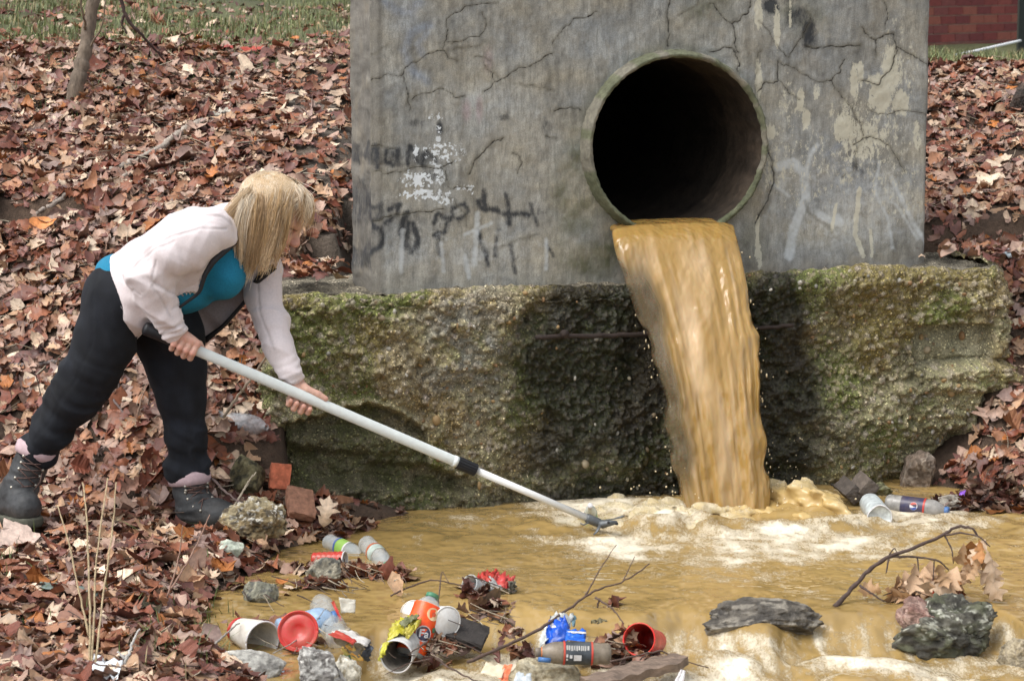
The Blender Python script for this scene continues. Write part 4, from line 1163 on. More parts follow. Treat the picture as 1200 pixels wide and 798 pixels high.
# the 300 leaves that show largest: each an object of its own, lying on the bank
variants = []
for i in range(36):
    k = i % len(LT); r2 = np.random.default_rng(100 + i); base = LT[k]; n = base.shape[0]
    V = curl(base, 1, r2, 1.)[0]; V[:, 1] += .0
    st = np.array([(0, -.5, 0), (.006, -.5, 0), (.01, -.66, .02), (.004, -.66, .02)])
    f = [tuple(q) for q in leaf_faces(n)] + [(n * 3, n * 3 + 1, n * 3 + 2, n * 3 + 3)]
    c = np.tile(PAL[r2.choice(len(PAL), p=PALP)] * r2.uniform(.9, 1.35), (len(V) + 4, 1)); c[1:n * 3:3] *= 1.25
    me_o = mesh_np('fallen_leaf', np.concatenate([V, st]), f, M_leaf, col=np.clip(c, .01, 1), smooth=False)
    variants.append(me_o.data); bpy.data.objects.remove(me_o)
cand = []
rl = random.Random(77)
while len(cand) < 296:
    px, py = (rl.uniform(-30, 330), rl.uniform(590, 830)) if len(cand) < 240 else rl.choice([(rl.uniform(1100, 1220), rl.uniform(500, 600)), (rl.uniform(-20, 330), rl.uniform(430, 590))])
    # walk along the view line until it meets the ground
    hit = None
    for Yq in np.arange(5.0, 10, .03):
        q = P(px, py, Yq)
        if q[2] < float(terrain(q[0], q[1])) + .02: hit = q; break
    if hit is None or hit[2] < .03: continue
    if not bool(clear(np.array([hit[0]]), np.array([hit[1]]))[0]): continue
    cand.append(hit)
nn = tnormal(np.array([c[0] for c in cand]), np.array([c[1] for c in cand]))
R = rand_rot(len(cand), rng, .4, nn)
for i, c in enumerate(cand):
    o = bpy.data.objects.new('fallen_leaf', variants[rl.randrange(len(variants))]); COL.objects.link(o)
    o.parent = ground
    M = np.eye(4); s = rl.uniform(.055, .095); M[:3, :3] = R[i] * s; M[:3, 3] = c + nn[i] * .018
    o.matrix_local = Matrix(M.tolist())
# ---- small twigs and stalk bits lying everywhere in the litter
def twigs():
    m = 2300; x, y = scatter(m, -2.6, -.35, 5.3, 10.4, rng, dens_bank); x2, y2 = scatter(700, 1.0, 2.6, 7.8, 10.6, rng, dens_bank)
    x, y = np.r_[x, x2], np.r_[y, y2]; z = terrain(x, y) + rng.uniform(.015, .045, len(x)); c = np.stack([x, y, z], -1)
    ex = []
    for (a, b, n, w, zz) in [(440, 680, 10, 26, .02), (512, 768, 16, 22, -.02), (330, 760, 20, 40, .0), (570, 690, 5, 14, .02), (712, 760, 14, 24, -.02), (575, 730, 16, 18, .01), (300, 700, 20, 30, .0), (1080, 698, 12, 26, .02), (400, 690, 20, 24, .01)]:
        for _ in range(n):
            g = G(a + rng.normal(0, w), b + rng.normal(0, w * .28), zz); ex.append(g + [0, 0, rng.uniform(.0, .03)])
    c = np.concatenate([c, np.array(ex)]); m = len(c)
    d = rng.normal(size=(m, 3)) * [1, 1, .22]; nn = tnormal(c[:, 0], c[:, 1]); d -= nn * (d * nn).sum(1)[:, None] * .9; d /= np.linalg.norm(d, axis=1)[:, None]
    L = np.exp(rng.normal(math.log(.07), .5, m)); r = rng.uniform(.0008, .0028, m)
    s = np.cross(d, [0, 0, 1.]); s /= np.linalg.norm(s, axis=1)[:, None] + 1e-9; u = np.cross(s, d)
    V = []
    for k in range(5):
        t = k / 4; off = s * (np.sin(t * 3 + c[:, 0] * 50) * L * .08)[:, None]
        for a in (0, 2.1, 4.2): V.append(c + d * ((t - .5) * L)[:, None] + off + (s * math.cos(a) + u * math.sin(a)) * (r * (1 - .5 * t))[:, None])
    V = np.stack(V, 1); f = np.array([[k * 3 + j, k * 3 + (j + 1) % 3, k * 3 + 3 + (j + 1) % 3, k * 3 + 3 + j] for k in range(4) for j in range(3)])
    F_ = (f[None] + (np.arange(m) * 15)[:, None, None]).reshape(-1, 4)
    pal = np.array([(.12, .08, .06), (.3, .24, .17), (.07, .045, .035), (.4, .34, .25)]); col = pal[rng.integers(0, 4, m)] * rng.uniform(.7, 1.2, (m, 1))
    tag(mesh_np('twig_litter', V.reshape(-1, 3), F_, mat('twig_bits', attr=True, rough=.8), col=np.repeat(col, 15, 0)), kind='stuff')
twigs()
# ---- grass blades on the bank top, and tufts in the foreground
def grass(x, y, h, rng, name, c0, lean=.35, w=.0035):
    m = len(x); z = terrain(x, y)
    az = rng.uniform(0, 2 * math.pi, m); h = h * rng.uniform(.5, 1.3, m); ln = rng.uniform(0, lean * 2, m)
    d = np.stack([np.cos(az), np.sin(az), 0 * az], -1); sd = np.stack([-np.sin(az), np.cos(az), 0 * az], -1)
    b = np.stack([x, y, z - .003], -1)
    V = []
    for k, (t, ww) in enumerate([(0, 1), (.4, .85), (.75, .55), (1, .05)]):
        c = b + np.array([0, 0, 1]) * (h * t * (1 - .25 * ln * t))[:, None] + d * (h * ln * t * t)[:, None]
        V += [c - sd * w * ww / 2, c + sd * w * ww / 2]
    V = np.stack(V, 1)
    f = np.array([(0, 1, 3, 2), (2, 3, 5, 4), (4, 5, 7, 6)])
    Fq = (f[None] + (np.arange(m) * 8)[:, None, None]).reshape(-1, 4)
    c = np.array(c0) * rng.uniform(.6, 1.5, (m, 1)) * np.array([1, 1, 1]) + rng.uniform(0, .05, (m, 1)) * np.array([1., .8, .2])
    dry = rng.random(m) < .16; c[dry] = np.array([.34, .27, .14]) * rng.uniform(.6, 1.2, (dry.sum(), 1))
    return V.reshape(-1, 3), Fq, np.repeat(c, 8, 0)
M_grass = mat('grass_blade', attr=True, rough=.55, nsc=30, nstr=.2)
bx, by = scatter(60000, -3.9, .3, 10.0, 15.5, rng, lambda x, y: greenness(x, y) * (.04 + .46 * sstep(-.4, .4, fbm(x * 2, y * 2, seed=25))))
bx2, by2 = scatter(14000, 1.1, 3.9, 10.4, 14, rng, lambda x, y: greenness(x, y) * .9)
ga = grass(np.r_[bx, bx2], np.r_[by, by2], np.r_[np.full(len(bx), .05), np.full(len(bx2), .075)], rng, 'g', (.11, .135, .055), w=.006)
tag(mesh_np('grass', ga[0], ga[1], M_grass, col=ga[2], smooth=False), kind='stuff')
# sparse weeds among foreground leaves
wx, wy = [], []
for (px, py, n, s) in [(215, 770, 130, 30), (235, 740, 60, 25), (10, 680, 30, 12), (30, 650, 24, 8), (160, 690, 20, 25), (185, 770, 60, 30), (60, 720, 30, 30), (215, 640, 16, 30), (75, 130, 60, 30), (160, 60, 60, 50), (60, 90, 60, 50), (170, 635, 12, 6)]:
    for _ in range(n):
        a, b = px + rl.gauss(0, s), py + rl.gauss(0, s * .6)
        for Yq in np.arange(5.0, 12, .05):
            q = P(a, b, Yq)
            if q[2] < float(terrain(q[0], q[1])): wx.append(q[0]); wy.append(q[1]); break
ga = grass(np.array(wx), np.array(wy), .07, rng, 'w', (.08, .12, .035), .7, .0035)
tag(mesh_np('low_weeds', ga[0], ga[1], M_grass, col=ga[2], smooth=False), kind='stuff')
# ================================================================== PERSON AND POLE
YP = 7.45
def W(px, py, dy=0.): return P(px, py, YP + dy)
SM = 1 / 393.
def poly_sd(px, py, pts):
    """signed distance (px units) to polygon, negative inside"""
    pts = list(pts); d = seg_dist(px, py, pts + [pts[0]])
    ins = np.zeros(np.shape(px), bool)
    for (x0, y0), (x1, y1) in zip(pts, pts[1:] + [pts[0]]):
        c = ((y0 > py) != (y1 > py))
        xi = (x1 - x0) * (py - y0) / ((y1 - y0) if y1 != y0 else 1e-9) + x0
        ins ^= c & (px < xi)
    return np.where(ins, -d, d)
def field_px(f):
    q = np.stack([f.X, f.Y, f.Z], -1).reshape(-1, 3)
    a, b = proj(q); return a.reshape(f.X.shape), b.reshape(f.X.shape)
def n3(V, s, **k): return fbm(V[:, 0] * s, V[:, 1] * s, V[:, 2] * s, **k)
person = empty('person', tuple(P(140, 610, 7.45)), 'blonde woman in pale fleece jacket and black jeans leaning forward to reach with a pole', 'person')
pl = lambda V: to_local(person, V)
M_skin = mat('skin', attr=True, rough=.5, sss=.12, sss_col=(1, .4, .25), nsc=120, nstr=.08, bsc=300, bstr=.25, bdist=.001)
M_fleece = mat('fleece', attr=True, rough=.95, sheen=.35, nsc=160, nstr=.07, bsc=420, bstr=.5, bdist=.002)
M_denim = mat('black_denim', attr=True, rough=.9, nsc=300, nstr=.35, bsc=500, bstr=.4, bdist=.001)
M_teal = mat('teal_knit', (.006, .17, .29), rough=.85, nsc=260, nstr=.22, bsc=300, bstr=.35, bdist=.001)
M_boot = mat('boot_leather', attr=True, rough=.62, nsc=90, nstr=.3, bsc=160, bstr=.4, bdist=.002)
# ---- pole geometry (needed by the hands)
PA, PB = P(170, 384.5, 7.27), P(692, 608.5, 7.56)
PD = (PB - PA) / np.linalg.norm(PB - PA)
def pole_at(px):
    t = (px - 170) / (692 - 170.)
    for _ in range(4):
        q = PA + (PB - PA) * t; t += (px - proj(q)[0]) / 522.
    return PA + (PB - PA) * t
PW = np.array([0, 0, 1.]) - PD * PD[2]; PW /= np.linalg.norm(PW)       # up, square to the pole
PN = np.cross(PW, PD)
if PN[1] > 0: PN = -PN                                                   # towards the camera
PR = .0158
# ---- shirt / torso
def torso(f, g=0., k=.05):
    Yx = (0, 1, 0)
    f.chain([W(150, 342), W(190, 318), W(225, 298), W(256, 284)], [.105 + g, .098 + g, .105 + g, .088 + g], k, (Yx, 1.45))
    return f
fs = Field(W(95, 400, -.28), W(340, 225, .28), .006) if False else None
lo = np.array([W(92, 405)[0], YP - .30, W(92, 410)[2]]); hi = np.array([W(345, 225)[0], YP + .30, W(92, 222)[2]])
f = Field(lo, hi, .006); torso(f, 0.)
for s in (-1, 1): f.ell(W(263, 322, s * .075), (.062, .068, .075), .04)
f.ell(W(215, 338, 0), (.085, .13, .075), .05)
f.cap(W(262, 280, 0), W(288, 262, 0), .058, .050, .03)
f.d += (.004 * fbm(f.X * 9 + f.Z * 14, f.Y * 9, f.Z * 6, oct=3, seed=1)).astype(np.float32)
shirt_d = f.d.copy(); shirt_lo, shirt_h = f.lo.copy(), f.h
f.ell(W(137, 316, 0), (.062, .14, .046), .02)
V, Fq = f.mesh(); V = smooth_np(V, Fq, 2)
mesh_np('shirt', pl(V), Fq, M_teal, person)
# ---- jacket
hiJ = np.array([W(372, 225)[0], YP + .30, hi[2]]); loJ = np.array([lo[0], lo[1], W(92, 462)[2]])
h = .0045
f = Field(loJ, hiJ, h); torso(f, .017)
f.ell(W(160, 350, 0), (.13, .20, .13), .05)
f.ell(W(268, 268, 0), (.07, .16, .06), .05)
sh = Field(loJ, hiJ, h); torso(sh, -.002)
for s in (-1, 1): sh.ell(W(263, 322, s * .075), (.062, .068, .075), .04)
sh.ell(W(215, 338, 0), (.085, .13, .075), .05); sh.cap(W(262, 280, 0), W(288, 262, 0), .058, .050, .03); sh.ell(W(150, 350, 0), (.10, .17, .10), .05)
gx, gy = field_px(f)
near = [(124,293),(140,274),(167,255),(193,240),(227,230),(275,228),(290,250),(281,282),(267,290),(250,304),(239,322),(233,345),(207,363),(170,388),(152,403),(140,362),(130,325)]
far = [(124,293),(140,274),(167,255),(193,240),(227,230),(275,228),(312,255),(330,310),(306,325),(296,330),(290,300),(262,262),(200,300),(150,330)]
dn = poly_sd(gx, gy, near) * SM; df = poly_sd(gx, gy, far) * SM
dp = np.where(f.Y < YP + .02, dn, df)
body = np.maximum(np.maximum(f.d, -(sh.d - .004)), dp.astype(np.float32))
f.d = body.astype(np.float32)
# sleeves
NS = [W(247, 270, -.15), W(222, 287, -.185), W(196, 303, -.205), W(172, 321, -.21), W(180, 344, -.205), W(192, 367, -.19), W(202, 385, -.175)]
f.chain(NS, [.078, .073, .066, .060, .052, .045, .037], .022)
FS = [W(292, 290, .10), W(305, 318, .12), W(309, 345, .09), W(317, 378, .05), W(329, 408, -.0), W(342, 438, -.045)]
f.chain(FS, [.066, .063, .060, .053, .046, .037], .022)
ax1 = (NS[3] - NS[0]); ax2 = (NS[6] - NS[3])
def ridge(a): return 1 - 2 * np.abs(a)
def along(q0, q1, V):
    d = q1 - q0; L = np.linalg.norm(d); d = d / L; return (V - q0) @ d
V, Fq = f.mesh(); V = smooth_np(V, Fq, 2)
N = vnormals(V, Fq); pxv, pyv = proj(V)
# folds: gathered across the sleeves and draped on the body
def segw(a, b, r): # weight near a limb segment
    d = b - a; t = np.clip(((V - a) @ d) / (d @ d), 0, 1); return 1 - sstep(r * .9, r * 1.5, np.linalg.norm(V - a - t[:, None] * d, axis=1)), t * np.linalg.norm(d)
D = .004 * n3(V, 7, oct=3, seed=2) + .006 * ridge(fbm(V[:, 0] * 7 + V[:, 2] * 12, V[:, 1] * 4 + V[:, 2] * 3, oct=2, seed=45)) * (V[:, 1] < YP + .2) - .003
for (a, b, r, sd_) in [(NS[0], NS[3], .08, 1), (NS[3], NS[6], .06, 2), (FS[0], FS[3], .07, 3), (FS[3], FS[5], .055, 4)]:
    w, t = segw(a, b, r)
    rr_2 = fbm(t * 22 + V[:, 2] * 9, V[:, 1] * 8 + V[:, 0] * 5, oct=3, seed=20 + sd_)
    D += w * (.005 * rr_2 + .0048 * ridge(fbm(t * 15 + V[:, 2] * 12 + V[:, 1] * 9, V[:, 1] * 5, oct=2, seed=40 + sd_)))
elb = np.exp(-(np.linalg.norm(V - (NS[3] + [.03, 0, -.0]), axis=1) / .07) ** 2)
D += elb * .006 * np.sin((V[:, 0] * 60 + V[:, 2] * 95) + 3 * n3(V, 6, seed=5))
for cpt in (NS[6], FS[5]):
    e = np.exp(-(np.linalg.norm(V - cpt, axis=1) / .045) ** 2); D += e * .003 * np.sin(along(NS[3], NS[6], V) * 300 + 2 * n3(V, 10, seed=6))
seam = np.zeros(len(V))
for ln in [[(150,262),(190,250),(222,247),(262,252),(275,262)],[(160,300),(196,280),(235,268),(268,268)],[(147,318),(166,300),(205,283)],[(133,325),(147,312)],[(205,345),(178,330),(182,306)],[(176,250),(208,250),(203,262)],
           [(178,335),(190,352),(202,372)],[(300,330),(305,370),(322,410)],[(136,345),(150,392)],[(237,326),(229,346),(205,360)],[(190,392),(214,378)],[(330,447),(354,436)],[(156,340),(164,346)]]:
    seam = np.maximum(seam, (1 - sstep(.8, 2.2, seg_dist(pxv, pyv, ln))) * (V[:, 1] < YP + .3))
D -= .0022 * seam
V = V + N * D[:, None]
c = np.array([.70, .625, .625]) * (1 - .16 * seam[:, None]) * (1 + .05 * n3(V, 14, seed=7))[:, None]
inner = sstep(.012, .0, 0 * V[:, 0] + 1) 
mesh_np('jacket', pl(V), Fq, M_fleece, person, col=np.clip(c, 0, .9))
jk = person.children[-1]
M_dark = mat('black_binding', (.012, .012, .015), rough=.6, nsc=200, nstr=.3)
M_inner = mat('fleece_lining', (.33, .28, .28), rough=.95, nsc=160, nstr=.15, bsc=300, bstr=.5)
def strip(name, pts, wd, m, parent, th=.004, steps=26):
    """a flat ribbon through picture points (px, py, dy, width px)"""
    pts = np.array(pts, float); tt = np.linspace(0, len(pts) - 1, steps); k = np.arange(len(pts))
    q = np.stack([np.interp(tt, k, pts[:, j]) for j in range(3)], -1)
    q[:, :2] = smooth1(q[:, :2])
    Cc = np.array([W(*r) for r in q]); T = np.gradient(Cc, axis=0); T /= np.linalg.norm(T, axis=1)[:, None]
    v = Cc - CAM; v /= np.linalg.norm(v, axis=1)[:, None]; s = np.cross(T, v); s /= np.linalg.norm(s, axis=1)[:, None]
    w = np.interp(tt, k, np.broadcast_to(wd, (len(pts),)))[:, None] * SM / 2
    A = np.stack([Cc - s * w, Cc - v * .003, Cc + s * w], 1).reshape(-1, 3)
    o = mesh_np(name, pl(A), grid_faces(steps, 3), m, parent)
    md = o.modifiers.new('solid', 'SOLIDIFY'); md.thickness = th; md.offset = 0
    return o
def smooth1(a):
    b = a.copy(); b[1:-1] = (a[:-2] + 2 * a[1:-1] + a[2:]) / 4; return b
strip('zip_binding', [(276,284,-.13),(266,292,-.165),(250,306,-.20),(240,322,-.205),(234,343,-.20),(208,362,-.195)], [5,6.5,6.5,5,3,2], M_dark, jk)
# far front panel hanging down, inner side towards the camera
def far_panel():
    top = np.array([(288,300,.13),(262,330,.14),(236,352,.13),(226,362,.12)]); bot = np.array([(303,335,.10),(286,358,.10),(262,384,.12),(241,399,.13)])
    nu, nv = 26, 14; V = []
    for i in range(nu):
        t = i / (nu - 1) * 3; k = np.arange(4)
        a = np.array([np.interp(t, k, top[:, j]) for j in range(3)]); b = np.array([np.interp(t, k, bot[:, j]) for j in range(3)])
        for j in range(nv):
            s = j / (nv - 1); q = a * (1 - s) + b * s
            V.append(W(q[0], q[1], q[2] + .012 * math.sin(t * 5 + s * 2) * s))
    o = mesh_np('jacket_front_panel', pl(V), grid_faces(nu, nv), M_inner, jk)
    md = o.modifiers.new('solid', 'SOLIDIFY'); md.thickness = .006
far_panel()
strip('zip_binding', [(322,312,.03),(308,322,.035),(297,334,.06),(288,352,.085),(262,382,.10),(240,399,.12)], [8,10,5,3,4,7], M_dark, jk)
# ---- trousers
lo = np.array([W(15, 300)[0], YP - .30, W(0, 570)[2]]); hi = np.array([W(262, 300)[0], YP + .30, W(0, 292)[2]])
f = Field(lo, hi, .0055)
Yx = (0, 1, 0)
f.cap(W(152, 344), W(172, 340), .100, .095, .04, (Yx, 1.4))
f.ell(W(135, 352, -.07), (.094, .092, .102), .03); f.ell(W(139, 352, .07), (.090, .092, .102), .03)
f.chain([W(140, 352, -.09), W(120, 400, -.10), W(104, 437, -.10), W(81, 474, -.09), W(61, 503, -.09), W(47, 523, -.085)], [.098, .087, .075, .062, .057, .062], .02)
f.chain([W(176, 345, .07), W(200, 392, .06), W(207, 430, .055), W(213, 470, .05), W(218, 510, .05), W(222, 548, .05)], [.106, .092, .080, .067, .060, .066], .02)
# open the hems
V, Fq = f.mesh(); V = smooth_np(V, Fq, 2); N = vnormals(V, Fq)
D = .004 * n3(V, 8, oct=3, seed=31)
cr = np.exp(-(np.linalg.norm(V - W(88, 460, -.09), axis=1) / .13) ** 2); D += cr * .015 * ridge(fbm(along(W(118, 400), W(46, 523), V) * 17 + V[:, 1] * 10, V[:, 1] * 6 + V[:, 2] * 5, oct=2, seed=33))
cr = np.exp(-(np.linalg.norm(V - W(220, 535, .05), axis=1) / .09) ** 2); D += cr * .015 * ridge(fbm(V[:, 2] * 24 + V[:, 0] * 10, V[:, 0] * 9 + V[:, 1] * 9, oct=2, seed=34))
cr = np.exp(-(np.linalg.norm(V - W(55, 512, -.09), axis=1) / .08) ** 2); D += cr * .014 * ridge(fbm(along(W(118, 400), W(46, 523), V) * 26 + V[:, 1] * 14, V[:, 1] * 9, oct=2, seed=35))
cr = np.exp(-(np.linalg.norm(V - W(170, 400, 0), axis=1) / .11) ** 2); D += cr * .014 * ridge(fbm(V[:, 0] * 14 + V[:, 2] * 9, V[:, 1] * 6 + V[:, 2] * 4, oct=2, seed=36))
D += .003 * fbm(V[:, 0] * 26, V[:, 1] * 20, V[:, 2] * 7, oct=2, seed=37) + .007 * ridge(fbm(V[:, 0] * 9 + V[:, 2] * 3, V[:, 1] * 7, V[:, 2] * 4, oct=2, seed=47))
pxv, pyv = proj(V)
seam = np.maximum(1 - sstep(.8, 2., seg_dist(pxv, pyv, [(118,315),(112,345),(108,400),(92,440),(60,490),(42,515)])), 1 - sstep(.8, 2., seg_dist(pxv, pyv, [(205,380),(212,430),(220,540)])))
V = V + N * (D - .001 * seam)[:, None]
c = np.array([.006, .0075, .011]) * (1 + .5 * n3(V, 20, oct=3, seed=38))[:, None] * (1 + .8 * sstep(.0, .6, n3(V, 5, seed=39)))[:, None]
tr = mesh_np('trousers', pl(V), Fq, M_denim, person, col=np.clip(c, .002, 1))
# ---- body: head, neck, arms and hands in skin, one mesh
parts = []
# head
hc = W(316, 253); fdir = np.array([math.cos(math.radians(30)), -.12, -math.sin(math.radians(30))]); fdir /= np.linalg.norm(fdir)
hup = np.array([math.sin(math.radians(30)), .0, math.cos(math.radians(30))]); hup -= fdir * (hup @ fdir); hup /= np.linalg.norm(hup)
hsd = np.cross(fdir, hup)
if hsd[1] > 0: hsd = -hsd                                    # towards the camera
HM = np.stack([fdir, hsd, hup], -1)
def H(f_, s_, u_): return hc + fdir * f_ + hsd * s_ + hup * u_
f = Field(hc - [.17, .12, .19], hc + [.17, .12, .16], .003)
f.ell(H(-.005, 0, .025), (.098, .076, .088), .02, HM)
f.ell(H(.038, 0, -.035), (.055, .058, .075), .03, HM)
f.ell(H(.055, 0, -.088), (.022, .022, .018), .02, HM)        # chin
f.ell(H(.075, 0, .022), (.022, .045, .02), .02, HM)          # brow
for s in (-1, 1):
    f.ell(H(.078, s * .030, -.006), (.018, .017, .012), .012, HM, sub=True)   # eye sockets
    f.ell(H(.074, s * .031, -.006), (.0125, .0125, .0125), .003, HM)           # eyeballs
    f.ell(H(.066, s * .036, -.035), (.022, .022, .02), .02, HM)                # cheeks
    f.ell(H(.0, s * .078, -.012), (.017, .008, .030), .006, HM)                # ears
    f.ell(H(.103, s * .010, -.037), (.009, .0075, .0075), .006, HM)            # nostrils
f.cap(H(.088, 0, .008), H(.110, 0, -.030), .008, .0115, .012) # nose
f.ell(H(.091, 0, -.056), (.012, .021, .0055), .004, HM); f.ell(H(.087, 0, -.066), (.012, .018, .006), .004, HM)
f.chain([H(-.02, 0, -.05), H(-.055, 0, -.12), W(280, 272)], [.055, .052, .055], .03)
Vh, Fh = f.mesh(); Vh = smooth_np(Vh, Fh, 1)
q = (Vh - hc) @ HM
lip = np.clip(1 - np.hypot((q[:, 1]) / .023, (q[:, 2] + .061) / .011), 0, 1) * (q[:, 0] > .07)
eye = np.zeros(len(Vh)); lash = np.zeros(len(Vh))
for s in (-1, 1):
    r_ = np.linalg.norm(q - [.0765, s * .031, -.006], axis=1); eye = np.maximum(eye, (np.hypot(q[:, 1] - s * .031, q[:, 2] + .008) < .0065) * (q[:, 0] > .07))
    lash = np.maximum(lash, np.exp(-((q[:, 2] - .004) / .003) ** 2) * (abs(q[:, 1] - s * .031) < .015) * (q[:, 0] > .065))
red = np.exp(-(np.linalg.norm(q - [.11, 0, -.035], axis=1) / .02) ** 2) + .6 * np.exp(-((np.linalg.norm(q - [.07, .04, -.035], axis=1)) / .03) ** 2)
c = np.array([.60, .36, .27]) * (1 + .06 * n3(Vh, 40, seed=3))[:, None]
def mx(c, d, m): return c * (1 - m[:, None]) + np.array(d) * m[:, None]
c = mx(c, (.62, .22, .17), np.clip(red * .55, 0, 1)); c = mx(c, (.50, .15, .13), np.clip(lip * 1.5, 0, .8)); c = mx(c, (.03, .03, .04), eye * .9); c = mx(c, (.07, .04, .03), lash * .8)
parts.append((Vh, Fh, c))
def hand_mesh(segs, palms, fold_pts):
    allp = np.array([p for s in segs + palms for p in s[:2]])
    f = Field(allp.min(0) - .03, allp.max(0) + .03, .0019)
    for a, b, ra, rb in palms: f.cap(a, b, ra, rb, .012)
    g = Field(f.lo, f.lo + f.h * (f.n - 1), f.h); g.n = f.n; g.X, g.Y, g.Z = f.X, f.Y, f.Z; 
    for a, b, ra, rb in segs: f.cap(a, b, ra, rb, .0035)
    # the pole itself keeps the skin off its surface
    V, Fq = f.mesh()
    t = (V - PA) @ PD; rad = V - PA - t[:, None] * PD; rl_ = np.linalg.norm(rad, axis=1)
    push_ = np.clip(PR + .0005 - rl_, 0, 1)
    V = V + rad / (rl_[:, None] + 1e-9) * push_[:, None] * (rl_ > .004)[:, None]
    V = smooth_np(V, Fq, 1)
    kn = np.zeros(len(V))
    for p, r in fold_pts: kn = np.maximum(kn, np.exp(-(np.linalg.norm(V - p, axis=1) / r) ** 2))
    c = np.array([.62, .38, .29]) * (1 + .08 * n3(V, 60, oct=3, seed=13))[:, None]
    c = mx(c, (.60, .24, .18), kn * .6)
    return V, Fq, c
# near hand: over the top of the grip, knuckles to the camera
segs, palms, kn = [], [], []
wr = W(203, 387, -.165)
for i, x in enumerate([227, 219.5, 212, 204.5]):
    c0 = pole_at(x); ln = [1, 1.05, 1, .86][i]; r = [.0096, .0098, .0094, .0084][i]
    mcp = c0 + PW * .020 + PN * .020; pip = c0 - PW * .010 * ln + PN * .0285 - PD * .002; dip = c0 - PW * .0275 * ln + PN * .012; tip = c0 - PW * .022 - PN * .012
    segs += [(mcp, pip, r * 1.08, r), (pip, dip, r, r * .93), (dip, tip, r * .93, r * .82)]
    palms += [(wr + PD * (.018 - .011 * i), mcp, .017, .0125)]
    kn += [(pip + PN * .008, .011), (mcp + PN * .008, .010)]
palms += [(W(200, 378, -.165), wr, .025, .023)]
th0 = pole_at(222) + PW * .020 - PN * .004
segs += [(wr + PD * .02 - PN * .01, th0, .014, .0125), (th0, pole_at(231) + PW * .018 - PN * .014, .0115, .0105), (pole_at(231) + PW * .018 - PN * .014, pole_at(238) + PW * .006 - PN * .022, .0105, .009)]
parts.append(hand_mesh(segs, palms, kn))
# far hand: behind and under the pole, thumb along the top, finger tips showing below
segs, palms, kn = [], [], []
wr = W(345, 447, -.035)
for i, x in enumerate([367, 359.5, 351.5, 344.5]):
    c0 = pole_at(x); ln = [.95, 1.1, 1.1, .95][i]; r = [.0092, .0096, .0094, .0082][i]
    mcp = c0 - PN * .024 + PW * .004; pip = c0 - PN * .018 - PW * .033 * ln; dip = c0 + PN * .002 - PW * .041 * ln; tip = c0 + PN * .013 - PW * .0265
    segs += [(mcp, pip, r * 1.1, r), (pip, dip, r, r * .95), (dip, tip, r * .95, r * .84)]
    palms += [(wr + PD * (.012 - .009 * i) - PN * .004, mcp, .018, .013)]
    kn += [(tip, .010), (dip, .008)]
palms += [(W(341, 436, -.04), wr, .024, .022)]
t1, t2, t3 = pole_at(357) + PW * .021 - PN * .008, pole_at(369) + PW * .0225 + PN * .001, pole_at(378) + PW * .019 + PN * .006
segs += [(wr + PW * .0 + PD * .014, t1, .016, .0125), (t1, t2, .0122, .0105), (t2, t3, .0104, .0088)]
kn += [(t3, .009), (t2, .008)]
parts.append(hand_mesh(segs, palms, kn))
# arms, trunk and legs under the clothes, so that the body is whole
f = Field((W(10, 0)[0], YP - .3, W(0, 600)[2]), (W(372, 0)[0], YP + .3, W(0, 235)[2]), .011)
f.chain([W(150, 335), W(200, 312), W(255, 285), W(283, 268)], [.07, .065, .065, .04], .05, (Yx, 1.3))
f.chain([NS[0], NS[3], NS[6]], [.04, .032, .022], .02); f.chain(FS[1:], [.034, .033, .030, .026, .022], .02)
f.chain([W(134, 350, -.09), W(103, 437, -.10), W(46, 523, -.085), W(25, 575, -.11)], [.07, .045, .028, .026], .03)
f.chain([W(176, 345, .07), W(207, 430, .055), W(222, 548, .05), W(228, 590, .05)], [.07, .05, .028, .026], .03)
Vb, Fb = f.mesh(); parts.append((Vb, Fb, np.tile([.6, .36, .27], (len(Vb), 1))))
n0_, VV, FF, CC = 0, [], [], []
for a, b, c in parts: VV.append(a); FF.append(b + n0_); CC.append(c); n0_ += len(a)
mesh_np('body', pl(np.concatenate(VV)), np.concatenate(FF), M_skin, person, col=np.clip(np.concatenate(CC), 0, 1))
